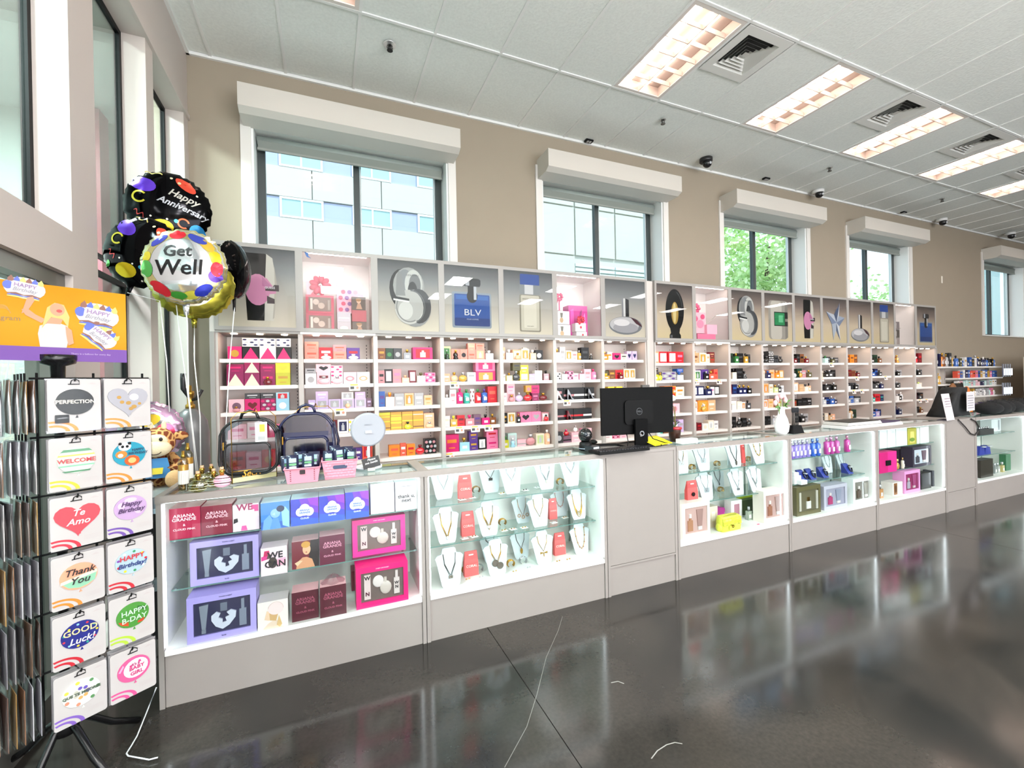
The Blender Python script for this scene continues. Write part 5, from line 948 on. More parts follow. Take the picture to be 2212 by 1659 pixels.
def bag(px, py, lab):
    p = at_y(px, py, 2.50); t = thing('handbag', lab, 'handbag', (p.x, 2.50, .26)); c = col('#dfe04a', .4, coat=.2)
    w, h, d = .205, .115, .07; m = MB()
    m.grid([[(x*w/2*(1-.05*k), d/2+y*d/2*(1-.25*k/3), z) for x, y in ((-1, -.7), (-.9, -1), (.9, -1), (1, -.7), (1, .7), (.9, 1), (-.9, 1), (-1, .7))] for k, z in ((0, 0), (0, h*.6), (1, h*.9), (2, h))], 0, True); m.build('bag_body', c, t)
    m = MB(); m.grid([[(-w*.47, y, z), (w*.47, y, z), (w*.47, y+.006, z-.001), (-w*.47, y+.006, z-.001)] for y, z in ((.05, h+.002), (.006, h*.93), (-.006, h*.75), (-.006, h*.42))], 0, True); m.build('flap', c, t)
    for i in range(5):
        for j in range(3):
            cx, cz = (-.4+.2*i)*w, h*(.5+.18*j); MB().prism([(cx, cz-.009), (cx+.018, cz), (cx, cz+.009), (cx-.018, cz)], -.009+.002*(j == 2), -.006).build('quilting', c, t)
    m = MB(); m.prism(ringp(0, h*.33, .006, .012, 0, 2*PI-.01, 12), -.012, -.006); m.build('clasp', GOLD, t); MB().prism(rrect(-.035, .035, h*.08, h*.36, .01), -.008, -.004).build('clasp_tab', c, t)
    MB().tube([(-w*.42, .03, h*.95), (-w*.3, .02, h*1.06), (0, .02, h*1.1), (w*.3, .02, h*1.06), (w*.42, .03, h*.95)], .004, 6).build('chain_strap', col('#c9b84a', .3, .5), t)
    for q in (-1, 1): MB().ell((q*w*.5, .035, h*.25), .014, .03, .03).build('gusset', c, t)
bag(*zd(505, 1012), 'yellow quilted handbag in the middle of its showcase')
def pbottle(x, y, z, w, h, c, cap, lab, kind='s', label='#f0ece6', grp='perfume bottles standing in the showcases'):
    t = thing('perfume_bottle', lab, 'bottle', (x, y, z), 0, grp); m = MB()
    if kind == 's': m.box(-w/2, w/2, 0, w*.6, 0, h*.68)
    elif kind == 'r': m.ell((0, w*.35, h*.34), w/2, w*.32, h*.34, 16, 9)
    else: m.lathe([(w*.45, 0), (w*.5, .006), (w*.5, h*.66), (w*.42, h*.72), (w*.2, h*.76)], 16, (0, w/2, 0))
    m.build('bottle_body', col(c, .08, coat=.8), t); yy = w*.3 if kind == 's' else w*.35 if kind == 'r' else w/2; hz = h*.68 if kind != 'n' else h*.76
    m = MB(); m.lathe([(w*.14, 0), (w*.14, (h-hz)*.25), (w*.24, (h-hz)*.3), (w*.22, h-hz)], 12, (0, yy, hz)); m.build('cap', col(cap, .2, .6), t)
    if label: MB().flat([(-w*.28, h*.16), (w*.28, h*.16), (w*.28, h*.42), (-w*.28, h*.42)], -.001 if kind != 'r' else -.002).build('bottle_label', col(label, .5), t)
    return t
p = at_y(*zd(645, 925), 2.62); pbottle(p.x, 2.62, .26, .045, .11, '#8f9a8c', '#b9bcc0', 'clear bottle with silver cap behind the yellow handbag')
t = thing('pink_slip', 'tiny pink slip lying before the right marbled gift set', 'paper slip', at_z(*zd(712, 975), .26)); MB().prism([(-.012, 0), (.012, .001), (.01, .003), (-.01, .002)], 0, .012).build('paper', col('#e83a78', .5), t)
# ================================================================== showcase E (sprays, watches)
for i, (X, c, cp, kd) in enumerate(((980, '#7a5ab8', '#cfc8e6', 'lilac'), (1012, '#8a7ac8', '#d8d2ea', 'lilac'), (1040, '#8a7ac8', '#d8d2ea', 'lilac'), (1070, '#8a7ac8', '#d8d2ea', 'lilac'), (1105, '#8a7ac8', '#d8d2ea', 'lilac'), (1147, '#2f62c8', '#7a9ae0', 'blue'), (1184, '#2f5ac0', '#7a9ae0', 'blue'), (1256, '#c03a9a', '#e6b0d6', 'magenta'), (1290, '#b83a98', '#e6b0d6', 'magenta'), (1332, '#c44aa2', '#e6b0d6', 'magenta'), (1413, '#c8389a', '#f0a8c8', 'hot pink'))):
    px, py = zd(X, 455-(X-980)*.1); p = at_y(px, py, 2.56); pbottle(p.x, 2.56, .74, .05, .155, c, cp, f'{kd} body spray bottle, {ORD[i]} along the top shelf of its row', 'n', '#e9e4f4', 'body sprays on a showcase top shelf')
for i, X in enumerate((1075, 1140, 1235, 1425)):
    px, py = zd(X, 620-(X-1075)*.04); p = at_y(px, py, 2.60); t = thing('watch_stand', f'navy watch display with a watch, {ORD[i]} from left in the spray showcase', 'watch display', (p.x, 2.60, .52), 0, 'navy watch displays')
    m = MB(); m.face([(-.04, 0, 0), (.035, 0, 0), (.025, .05, .085), (-.05, .05, .085)]); m.face([(.035, 0, 0), (.04, .07, 0), (.03, .07, .09), (.025, .05, .085)]); m.face([(-.05, .05, .085), (.025, .05, .085), (.03, .07, .09), (-.045, .07, .09)]); m.face([(-.04, 0, 0), (-.05, .05, .085), (-.045, .07, .09), (-.035, .07, 0)]); m.face([(-.035, .07, 0), (-.045, .07, .09), (.03, .07, .09), (.04, .07, 0)]); m.build('wedge', col('#1c2f8a', .35), t)
    MB().tube([(.02+.018*math.cos(a), .02+.012*math.sin(a), .045+.028*math.sin(a)) for a in [2*PI*k/12 for k in range(13)]], .006, 6).build('strap', col('#1a1a1e', .4), t); MB().lathe([(.017, 0), (.017, .006)], 14, (.01, .012, .06)).build('watch_face', col('#e6e8ea', .2, .4), t)
for X, Y, lab in ((1260, 570, 'white bust with crystal rope, behind the watches'), (1368, 585, 'white bust with long thin chain, behind the last watch')):
    px, py = zd(X, Y); bust(px, py, .17, .52, lab, ('s', .2, 'dot', '#c9ccd0', 1) if X > 1300 else ('s', .3, 'beads', '#c8cdd0', 1), Y=2.72, s=1.2)
m = thing('box_stack', 'small white stacked boxes at left of the watch displays', 'box', (at_y(*zd(985, 670), 2.56).x, 2.56, .52)); MB().box(0, .09, 0, .07, 0, .07).build('carton', col('#f0f0f2', .5), m); MB().box(.03, .11, -.04, -.002, 0, .035).build('carton', col('#eceef0', .5), m); MB().box(.0, .06, .0, .05, .072, .1).build('carton', col('#f4f4f6', .5), m)
def olive(t, w, h):
    for k, (a, b_) in enumerate(((.12, .2), (.82, .9))): MB().box(w*a, w*b_, -.010, -.003, h*.15, h*.8).build('cream_tube', col('#cfc9b8', .3), t)
    MB().box(w*.42, w*.6, -.010, -.003, h*.2, h*.46).build('perfume_flask', col('#e9e6dc', .2), t); MB().box(w*.47, w*.55, -.010, -.003, h*.46, h*.6).build('flask_cap', GOLD, t)
gs('olive green boxed gift set in the spray showcase', 995, 925, 1180, 690, .26, '#5c5638', '#6a6348', olive)
gs('silver grey boxed gift set with pink flask in the spray showcase', 1205, 875, 1383, 680, .26, '#b4b2c2', '#a8a6b6', duo('#c04a7a', '#9a9fb0'), Y=2.53)
gs('white boxed gift set with brown window, right in the spray showcase', 1430, 830, 1590, 625, .26, '#e9eeee', '#7d786c', duo('#5a4a3a', '#8f8a7c'), Y=2.54)
t, w, h = ct('clear plastic box edge left of the silver gift set', zd, 1184, 880, 1205, 700, .26, '#8a8c98', 2.6, .05)
# ================================================================== showcase F (pink boxes)
for i, (X0, X1, Yt, c) in enumerate(((1643, 1700, 245, '#e4ecec'), (1703, 1765, 240, '#e8eeee'), (1770, 1855, 235, '#e6ecec'), (1860, 1925, 235, '#b0a838'), (1930, 1950, 232, '#dfe8d0'), (1955, 2022, 225, '#e9eeec'))):
    nm = ['milky white box at left', 'white box with faint rings', 'plain white box', 'lime and gold bottle shaped box', 'thin pale green box', 'white box at right'][i]
    ct(f'{nm}, top shelf of showcase with pink boxes', zd, X0, 385-(X0-1643)*.1, X1, Yt, .735, c, 2.56, .06, [('#cfd8d8', ringp(.7, .7, .12, .16, 0, 6.2, 12))] if i in (1, 5) else ([('#d9c870', [(.2, .1), (.8, .1), (.7, .8), (.3, .8)]), ('#6a8a2a', circ(.5, .3, .3, .12))] if i == 3 else None))
t, w, h = ct('hot pink flap box with black clasp, middle shelf', zd, 1640, 580, 1775, 425, .50, '#e8268a', 2.53, .1, [('#c81470', [(0, 0), (.48, 0), (.48, 1), (0, 1)])]); MB().prism(rrect(w*.35, w*.6, h*.35, h*.6, .004), -.012, -.002).build('clasp', BLACK, t)
p = at_y(*zd(1795, 572), 2.54); pbottle(p.x, 2.54, .5, .06, .11, '#b08a3a', '#d9b070', 'gold round bottle beside the hot pink flap box', 'r', None); p = at_y(*zd(1832, 560), 2.56); pbottle(p.x, 2.56, .5, .028, .11, '#e6dcc8', '#c9a060', 'slim cream bottle beside the gold bottle', 'n')
gs('dark purple gift set with picture front, middle shelf', 1888, 548, 2030, 380, .50, '#2a2038', '#dde6ec', duo('#4a4a58', '#6a4a58'), Y=2.56)
ct('dark purple box row behind the picture gift set', zd, 1790, 545, 1885, 395, .50, '#221a30', 2.66, .12)
p = at_y(*zd(1660, 760), 2.53); pbottle(p.x, 2.53, .26, .05, .13, '#c08a5a', '#b9bcc0', 'amber bottle with grey label, left end of pink showcase bottom', 's', '#c9d0d4')
ct('white box with bronze bottle picture, bottom deck', zd, 1745, 770, 1820, 655, .26, '#ece6e0', 2.53, .1, [('#8a5a34', [(.1, .05), (.45, .05), (.45, .95), (.1, .95)]), ('#5a3a20', circ(.28, .5, .1, .3))])
gs('orchid pink boxed gift set, bottom of the pink showcase', 1825, 745, 1945, 565, .26, '#e69ad0', '#9a2a60', duo('#c8c0cc', '#b04a80'), Y=2.53)
ct('black glossy boxed set with silver grid, bottom deck', zd, 1962, 705, 2040, 585, .26, '#1c1c20', 2.54, .08, [('#3a3a40', [(.1, .1), (.9, .1), (.9, .9), (.1, .9)])]); ct('dark grey box with white dotted side, bottom deck', zd, 2050, 690, 2110, 560, .26, '#3a3c48', 2.56, .08, [('#d9dce6', [(.55+.15*(k % 3), .08+.09*(k//3)), (.64+.15*(k % 3), .08+.09*(k//3)), (.64+.15*(k % 3), .13+.09*(k//3)), (.55+.15*(k % 3), .13+.09*(k//3))]) for k in range(27)])
# ================================================================== showcase H (far right)
def zh(X, Y): return 1980+X/3.95, 700+Y/3.95
t, w, h = ct('dark tray of silver jewellery in the farthest showcase', zh, 540, 945, 660, 905, .735, '#2a2c30', 2.56, .09, grp=None)
for k in range(5): MB().ell((w*(.2+.15*k), .03, h+.012), .012, .012, .014, 8, 5).build('ring', CHROME, t)
ct('white boxed sets on top shelf of the farthest showcase', zh, 640, 940, 720, 815, .735, '#e6ecee', 2.66, .1, [('#9aa0a8', [(.7, .1), (.85, .1), (.85, .9), (.7, .9)])])
for i, X in enumerate((560, 610)):
    p = at_y(*zh(X, 1135), 2.58); t = thing('watch_stand', ['blue watch display, left of two in the farthest showcase', 'blue watch display, right of two in the farthest showcase'][i], 'watch display', (p.x, 2.58, .5), 0, 'blue watch displays in the farthest showcase'); m = MB(); m.prism([(-.07, 0), (.07, 0), (.04, .1), (-.04, .1)], 0, .05); m.build('wedge', col('#2438a0', .35), t); MB().lathe([(.03, 0), (.03, .01)], 12, (.02, .0, .09)).build('watch_face', col('#dfe3e6', .2, .3), t)
ct('black crocodile pattern box, bottom of the farthest showcase', zh, 548, 1330, 655, 1165, .26, '#2a241e', 2.52, .1)
for i, (X, c) in enumerate(((680, '#9aa0a0'), (705, '#b9bcb8'), (745, '#c9b878'))): p = at_y(*zh(X, 1290), 2.56); pbottle(p.x, 2.56, .26, .05, .12, c, '#c9ccd0', ['grey clear bottle, first', 'pale clear bottle, second', 'yellowish bottle, third'][i]+' of three in the farthest showcase')
ct('dark green box leaning in the farthest showcase', zh, 765, 1270, 805, 1115, .26, '#1f6a44', 2.58, .06); p = at_y(*zh(845, 1260), 2.6); pbottle(p.x, 2.6, .26, .07, .13, '#5a5e60', '#1a1a1a', 'grey bottle with black cap, farthest showcase', 's')
# ================================================================== ON THE COUNTER
Z = ZT+.003
def on(px, py): p = at_z(px, py, Z); return p
# two tall clear bottles
def mist(px, py, h, r, lab):
    p = on(px, py); t = thing('body_mist_bottle', lab, 'bottle', (p.x, p.y, Z), 0, 'body mist bottles on the nearest counter')
    MB().lathe([(r*.9, 0), (r, .006), (r, h*.72), (r*.7, h*.78), (r*.4, h*.80)], 18).build('bottle_body', glass('#e9e6cf', .14, .02), t)
    MB().lathe([(r*.86, .008), (r*.86, h*.30)], 16).build('liquid', glass('#e8d9a0', .06, .05, 'liq'), t)
    MB().lathe([(r*1.01, h*.18), (r*1.01, h*.5)], 16, caps=False).build('bottle_label', col('#eceae6', .5), t); MB().lathe([(r*1.015, h*.5), (r*1.015, h*.64)], 16, caps=False).build('amber_band', col('#b98a3a', .3, .4), t)
    MB().lathe([(r*.42, 0), (r*.42, h*.06), (r*.3, h*.07), (r*.3, h*.16)], 14, (0, 0, h*.80)).build('cap', GOLD, t)
mist(397, 1061, .20, .021, 'tall clear body mist bottle at the near counter corner'); mist(407, 1050, .225, .022, 'tall clear body mist bottle just behind the first one')
def roundb(px, py, s, c, lab, stripes=None):
    p = on(px, py); t = thing('perfume_bottle', lab, 'bottle', (p.x, p.y, Z), 0, 'round glass perfume bottles on the nearest counter')
    MB().ell((0, 0, s*.5), s*.62, s*.36, s*.5, 18, 11).build('bottle_body', glass(c, .22, .02) if not stripes else col(c, .1, coat=.8), t)
    if not stripes: MB().ell((0, 0, s*.45), s*.5, s*.28, s*.38, 14, 8).build('liquid', glass('#e6dc90', .05, .05, 'liq2'), t)
    if stripes:
        for k in range(4): zz = s*(.22+.18*k); rr = math.sqrt(max(.05, 1-((zz-s*.5)/(s*.5))**2)); MB().lathe([(s*.62*rr+.0008, zz-s*.035), (s*.62*rr+.0008, zz+s*.035)], 20, sy=.58, caps=False).build('stripe', col('#2a1a1e' if k % 2 else '#d98aa0', .2), t)
    else:
        for k in range(3): zz = s*(.25+.2*k); rr = math.sqrt(max(.05, 1-((zz-s*.5)/(s*.5))**2)); MB().lathe([(s*.62*rr+.001, zz-s*.02), (s*.62*rr+.001, zz+s*.02)], 20, sy=.58, caps=False).build('stripe', col('#dfe0c0', .2), t)
        text('Couture', s*.28, BLACK, t, (0, -s*.372, s*.5), shear=.3)
    MB().lathe([(s*.16, 0), (s*.16, s*.2), (s*.2, s*.22), (s*.2, s*.42), (s*.12, s*.46)], 12, (0, 0, s*.97)).build('spray_collar', GOLD, t); MB().lathe([(s*.14, 0), (s*.14, s*.2)], 12, (0, 0, s*1.42)).build('spray_cap', col('#d9b08a', .3), t)
roundb(428, 1064, .062, '#e3e6b8', 'round bottle with black script, front of the cluster'); roundb(437, 1047, .060, '#e3e6b8', 'round yellowish bottle behind the script bottle'); roundb(462, 1054, .058, '#dfe2b4', 'round yellowish bottle left of the pink striped one'); roundb(457, 1040, .056, '#dfe2b4', 'round yellowish bottle at back of the cluster')
roundb(480, 1053, .062, '#f0b6c4', 'round bottle with pink and black stripes', True)
# gold wire rack with the clear backpacks
def wirerack(pl, pr_, lab, sign=None, h=.36):
    a, b_ = on(*pl), on(*pr_); w = (b_-a).length; t = thing('wire_display_rack', lab, 'display rack', (a.x, a.y, Z), math.atan2(b_.y-a.y, b_.x-a.x), 'gold wire racks holding the clear backpacks')
    m = MB(); m.tube([(0, 0, .0), (0, 0, h-.03), (.03, 0, h), (w-.03, 0, h), (w, 0, h-.03), (w, 0, 0)], .0022, 6); m.build('wire_frame', GOLD, t)
    m = MB(); m.tube([(0, 0, .06), (w, 0, .06)], .002, 6); m.tube([(0, .0, .004), (0, .12, .004), (w, .12, .004), (w, 0, .004)], .0022, 6); m.build('base_wire', GOLD, t)
    MB().box(0, w, .0, .006, .005, .028).build('front_lip', col('#d9cf9a', .3, .5), t); m = MB(); m.tube([(w/2, -.0, h), (w/2, -.02, h+.02), (w/2, -.04, h), (w/2, -.04, h-.015)], .0022, 6); m.build('hook', GOLD, t)
    if sign: text(sign, .045, GOLD, t, (w*.5, -.008, .044), shear=.35, bold=.0006)
    return t, a, w
wirerack((502, 1046), (598, 1030), 'gold wire rack with script sign under the black backpack', 'Secrets'); wirerack((640, 1022), (722, 1010), 'gold wire rack behind the navy backpack', None, .37)
def backpack(px, Y, z0, w, h, c, lab, tagc=None, navy=False):
    p = at_y(px, 1000, Y); d = .09; t = thing('clear_backpack', lab, 'backpack', (p.x, Y, z0), -.08)
    trim = col(c, .35, coat=.3); O = rrect(-w/2, w/2, 0, h, w*.16, 5); O = [(x*(1 if zz < h*.6 else 1-.22*((zz-h*.6)/(h*.4))**1.5), zz) for x, zz in [(math.copysign(w/2, x), zz) if False else (x, zz) for x, zz in rrect(-w/2, w/2, 0, h, w*.28, 6)]]
    n_ = len(O); m = MB(); m.face([(x, 0, zz) for x, zz in O]); m.face([(x, d, zz) for x, zz in O][::-1])
    for k in range(n_): m.face([(O[k][0], 0, O[k][1]), (O[k][0], d, O[k][1]), (O[(k+1) % n_][0], d, O[(k+1) % n_][1]), (O[(k+1) % n_][0], 0, O[(k+1) % n_][1])], 0, True)
    m.build('clear_shell', glass('#e6e2e6' if not navy else '#7f86b0', .12, .05, c), t)
    for y in (0, d): MB().tube([(x, y, zz) for x, zz in O]+[(O[0][0], y, O[0][1])], .007, 6).build('piping', trim, t)
    MB().tube([(x*.99, d*.5, zz) for x, zz in O]+[(O[0][0]*.99, d*.5, O[0][1])], .005, 6).build('zip', col('#26262c', .4), t)
    Q = rrect(-w*.38, w*.38, h*.05, h*.58, w*.1, 4); m = MB(); m.face([(x, -.022, zz) for x, zz in Q]); 
    for k in range(len(Q)): m.face([(Q[k][0], -.022, Q[k][1]), (Q[k][0], 0, Q[k][1]), (Q[(k+1) % len(Q)][0], 0, Q[(k+1) % len(Q)][1]), (Q[(k+1) % len(Q)][0], -.022, Q[(k+1) % len(Q)][1])])
    m.build('front_pocket', glass('#c9cbd2', .2, .12, 'pk'), t); MB().tube([(x, -.022, zz) for x, zz in Q]+[(Q[0][0], -.022, Q[0][1])], .006, 6).build('pocket_piping', trim, t)
    if navy:
        MB().box(-w*.40, w*.40, -.004, .0, h*.60, h*.68).build('pocket_band', trim, t); MB().box(-w*.36, w*.36, .004, .01, h*.66, h*.95).build('inner_panel', col('#12164a', .3, coat=.3), t)
    MB().tube([(-w*.17, d*.3, h*.98), (-w*.12, d*.3, h*1.12), (0, d*.3, h*1.17), (w*.12, d*.3, h*1.12), (w*.17, d*.3, h*.98)], .008, 6).build('grab_handle', trim, t)
    for s_ in (-1, 1):
        MB().tube([(s_*w*.2, d+.01, h*.95), (s_*w*.48, d+.03, h*.8), (s_*w*.56, d+.03, h*.45), (s_*w*.5, d+.01, h*.1)], .008, 6).build('shoulder_strap', trim, t)
    MB().box(-w*.41, -w*.39, -.03, -.024, h*.48, h*.62).build('zip_pull', GOLD, t)
    if tagc:
        tg = thing('price_tag', 'white price tag with yellow panel hanging on the black backpack', 'price tag', (p.x+w*.13, Y-.03, z0+h*.60), -.08); MB().box(0, .055, -.002, 0, 0, h*.36).build('card', col('#f2f2f2', .5), tg); m = MB(); m.flat([(.02, h*.18), (.045, h*.18), (.045, h*.32), (.02, h*.32)], -.0026, 0); m.flat([(.012, h*.03), (.045, h*.03), (.045, h*.1), (.012, h*.1)], -.0026, 1); m.build('printing', [col('#e6c23a', .5), col('#9a9a9a', .5)], tg)
backpack(538, 2.66, 1.0, .27, .285, '#0d0d10', 'clear backpack with black piping hanging on gold rack', True)
backpack(663, 2.74, .985, .29, .315, '#10133a', 'clear backpack with navy piping and navy panel', None, True)
# baskets of snack pouches
def basket(px, py, w, d, h, lab, holes, rz=0):
    p = on(px, py); t = thing('basket', lab, 'basket', (p.x, p.y, Z), rz, 'pink plastic baskets on the nearest counter'); c = col('#d98a9c', .45); a, b_ = w/2*.84, w/2
    rows = [[(-a, 0, 0), (a, 0, 0), (a, d, 0), (-a, d, 0)], [(-b_, -.01, h), (b_, -.01, h), (b_, d+.01, h), (-b_, d+.01, h)], [(-b_+.004, -.006, h), (b_-.004, -.006, h), (b_-.004, d+.006, h), (-b_+.004, d+.006, h)], [(-a+.004, .004, .004), (a-.004, .004, .004), (a-.004, d-.004, .004), (-a+.004, d-.004, .004)]]
    MB().grid(rows, 0, False).build('tub', c, t); m = MB(); m.tube([(-b_, -.012, h), (b_, -.012, h), (b_, d+.012, h), (-b_, d+.012, h), (-b_, -.012, h)], .004, 6); m.build('rim', c, t)
    def fy(zz): return -.01*zz/h-.001
    if holes:
        for q in (-1, 1):
            for k in range(7): zz = .012+k*.010; MB().face([(q*w*.33-.003, fy(zz), zz), (q*w*.33+.003, fy(zz), zz), (q*w*.33+.003, fy(zz), zz+.005), (q*w*.33-.003, fy(zz), zz+.005)]) ; m = MB(); m.face([(q*w*.33-.003, fy(zz), zz), (q*w*.33+.003, fy(zz), zz), (q*w*.33+.003, fy(zz), zz+.005), (q*w*.33-.003, fy(zz), zz+.005)]); m.build('slot', col('#7a3a4a', .6), t)
        m = MB(); m.face([(x, fy(h*.75)-.001, zz) for x, zz in rrect(-.013, .013, h*.6, h*.9, .004)]); m.build('handle_hole', col('#20131a', .6), t)
    else:
        for k in range(6):
            for j in range(9):
                x = -w*.40+j*w*.094+(.047*w if k % 2 else 0)-.02*w; zz = .01+k*h*.15
                if x+w*.08 > w*.43 or (2 < k < 5 and 1 < j < 6): continue
                m = MB(); m.box(x, x+w*.085, fy(zz)-.0035, fy(zz), zz, zz+h*.12); m.build('weave_block', c, t)
        m = MB(); m.face([(x, fy(h*.65)-.004, zz) for x, zz in rrect(-w*.2, w*.2, h*.55, h*.75, h*.09)]); m.build('handle_hole', col('#33405a', .6), t)
    return t, p
def pouch(p, dx, dy, z, rz, lab, w=.055, h=.085, tilt=.2):
    t = thing('snack_pouch', lab, 'snack pouch', (p.x+dx, p.y+dy, Z+z), (-tilt, 0, rz), 'dark blue snack pouches in the pink baskets'); m = MB()
    m.grid([[(-w/2, -.001, 0), (w/2, -.001, 0), (w/2, .001, 0), (-w/2, .001, 0)], [(-w/2, -.009, h*.2), (w/2, -.009, h*.2), (w/2, .009, h*.2), (-w/2, .009, h*.2)], [(-w/2, -.009, h*.8), (w/2, -.009, h*.8), (w/2, .009, h*.8), (-w/2, .009, h*.8)], [(-w/2, -.001, h), (w/2, -.001, h), (w/2, .001, h), (-w/2, .001, h)]], 0, True); m.build('bag', col('#151a38', .3, coat=.4), t)
    m = MB(); m.flat([(-w*.3, h*.55), (w*.3, h*.55), (w*.3, h*.8), (-w*.3, h*.8)], -.0095, 0); m.flat([(-w*.3, h*.38), (w*.3, h*.38), (w*.3, h*.5), (-w*.3, h*.5)], -.0095, 1); m.flat([(-w*.3, h*.2), (w*.3, h*.2), (w*.3, h*.32), (-w*.3, h*.32)], -.0095, 2); m.build('printing', [col('#8fb0c8', .4), col('#4a8a5a', .4), col('#a8bcc8', .4)], t)
_, p = basket(654, 1043, .165, .10, .075, 'pink slotted basket with snack pouches, nearer the backpacks', True)
for k, (dx, dy, z, rz) in enumerate(((-.045, .02, .055, .1), (.025, .02, .06, -.05), (-.07, .06, .05, .4), (-.01, .07, .065, .2), (.05, .07, .06, -.2))): pouch(p, dx, dy, z, rz, f'navy snack pouch, {ORD[k]} in the slotted pink basket')
_, p = basket(735, 1033, .175, .11, .095, 'pink woven pattern basket with snack pouches, nearer the mirror', False)
for k, (dx, dy, z, rz) in enumerate(((-.055, .03, .06, -.1), (.0, .03, .075, .35), (.055, .04, .06, -.2), (-.02, .08, .08, .2), (.04, .08, .07, -.3))): pouch(p, dx, dy, z, rz, f'navy snack pouch, {ORD[k]} in the woven pattern pink basket')
# round white mirror, little chalk sign, white fan of papers
p = on(797, 1010); t = thing('table_mirror', 'round white table mirror on a white stand, seen from behind', 'mirror', (p.x, p.y, Z))
MB().lathe([(.075, 0), (.075, .012)], 24).build('base', col('#ececf0', .4), t); MB().tube([(0, 0, .01), (0, 0, .18)], .008, 10).build('stem', col('#f0f0f4', .4), t)
m = MB(); m.grid([[(.1*math.cos(a)*s, yy, .225+.1*math.sin(a)*s) for a in [2*PI*k/32 for k in range(32)]] for s, yy in ((.9, -.012), (1, -.006), (1, .004), (.94, .01))], 0, True); m.build('mirror_head', col('#94969e', .5), t)
MB().box(-.018, .018, -.02, -.01, .205, .22).build('hinge', col('#c9ccd6', .4), t); text('JERDON', .012, col('#8a8e98', .5), t, (.0, -.014, .255))
p = on(802, 1016); t = thing('chalk_sign', 'small black chalk sign with white writing beside the mirror', 'sign', (p.x, p.y, Z), .0)
m = MB(); m.xbox(Matrix.Translation((0, 0, .045)) @ Matrix.Rotation(-.2, 4, 'Y') @ Matrix.Rotation(-.2, 4, 'X'), .095, .004, .06); m.build('board', col('#17181a', .5), t)
for k, s_ in enumerate(('Please', 'see inside', 'Candle!!')): o = text(s_, .018, col('#e8e8e8', .5), t, (0, -.006+.004*k, .064-.018*k), rot=(PI/2-.2, -.2, 0), shear=.3)
MB().box(-.02, .02, -.01, .02, 0, .015).build('easel', col('#e8e0d0', .5), t)
# monitor group
MX = at_y(1375, 965, 2.66).x
t = thing('monitor', 'black computer monitor seen from behind on the register stand', 'monitor', (MX, 2.64, Z), -.10)
hw = .305
m = MB(); m.xbox(Matrix.Translation((0, .0, .26)), 2*hw, .018, .345); m.build('panel_back', col('#050506', .6, spec=.12), t)
m = MB(); m.xbox(Matrix.Translation((0, .0105, .26)), 2*hw-.02, .002, .325); m.build('screen', col('#050506', .15), t)
m = MB(); m.prism(rrect(-.12, .12, .16, .34, .03), -.022, -.0095); m.build('rear_housing', col('#050506', .6, spec=.15), t)
m = MB(); m.prism(ringp(.0, .255, .0225, .026, 0, 2*PI-.01, 24), -.0245, -.0225); m.build('logo_ring', col('#3a3c40', .5), t); text('DELL', .017, col('#44474b', .5), t, (0, -.0238, .255), bold=.0004)
m = MB(); P = [(-.05, 0), (.05, 0), (.04, .2), (-.04, .2)]; Q = rrect(-.012, .012, .075, .115, .009)
m.box(-.052, -.014, -.05, -.03, 0, .2); m.box(.014, .052, -.05, -.03, 0, .2); m.box(-.014, .014, -.05, -.03, 0, .07); m.box(-.014, .014, -.05, -.03, .118, .2); m.build('stand_neck', col('#040405', .6, spec=.08), t)
MB().prism(ringp(0, .095, .012, .02, 0, 2*PI-.01, 16), -.053, -.049).build('cable_hole_rim', col('#6a6c70', .4, .3), t)
MB().box(-.14, .14, -.09, .1, 0, .012).build('stand_foot', BLACK, t); MB().box(.03, .09, -.025, .0, .432, .45).build('webcam', col('#3a3530', .4), t)
for q in ((-.11, '-'), (.08, '+')): MB().tube([(q[0], -.02, .1), (q[0]-.005, -.05, .04), (q[0]-.02, -.06, .008)] if q[0] < 0 else [(.06, -.02, .12), (.1, -.04, .05), (.2, -.05, .015), (.26, -.03, .008)], .0035, 6).build('cable', BLACK, t)
p = on(1265, 972); t = thing('barcode_scanner', 'black ball shaped desk scanner left of the monitor', 'scanner', (p.x, p.y, Z)); MB().lathe([(.045, 0), (.048, .01), (.042, .05), (.032, .06)], 18).build('base', BLACK, t); MB().ell((0, 0, .105), .05, .05, .052, 18, 12).build('scanner_head', col('#101012', .12, coat=.7), t); MB().lathe([(.049, .012), (.049, .017)], 18, caps=False).build('light_ring', col('#9aa4b4', .2), t); MB().ell((-.02, -.04, .115), .016, .01, .016).build('lens', col('#2a3038', .05), t)
p = on(1365, 981); t = thing('keyboard', 'black keyboard lying before the monitor at the stand edge', 'keyboard', (p.x-.21, p.y+.06, Z), .03); MB().box(0, .42, 0, .13, 0, .018).build('tray', BLACK, t)
km = MB().box(0, .017, 0, .016, 0, .006).build('key', col('#1c1c20', .4), mesh_only=True)
for r_ in range(5):
    for k in range(18): link('key', km, t, (.012+k*.0222, .012+r_*.022, .018))
p = on(1288, 975); t = thing('card_terminal', 'small dark card terminal with lit screen at the counter corner', 'card terminal', (p.x, p.y, Z), .3); MB().box(-.04, .04, 0, .12, 0, .035).build('body', col('#22252a', .4), t); MB().prism(rrect(-.028, .028, .006, .03, .004), -.003, 0).build('screen', col('#dfe9f2', .3, emit=.4), t)
p = on(1268, 962); t = thing('computer_mouse', 'dark computer mouse behind the desk scanner', 'mouse', (p.x+.09, p.y+.06, Z)); MB().ell((0, 0, .014), .03, .05, .018).build('shell', BLACK, t); MB().box(-.003, .003, -.04, -.01, .028, .034).build('wheel', col('#3a3a3c', .4), t)
t = thing('cable_bundle', 'black cables trailing behind the keyboard and monitor', 'cables', (MX, 2.68, Z))
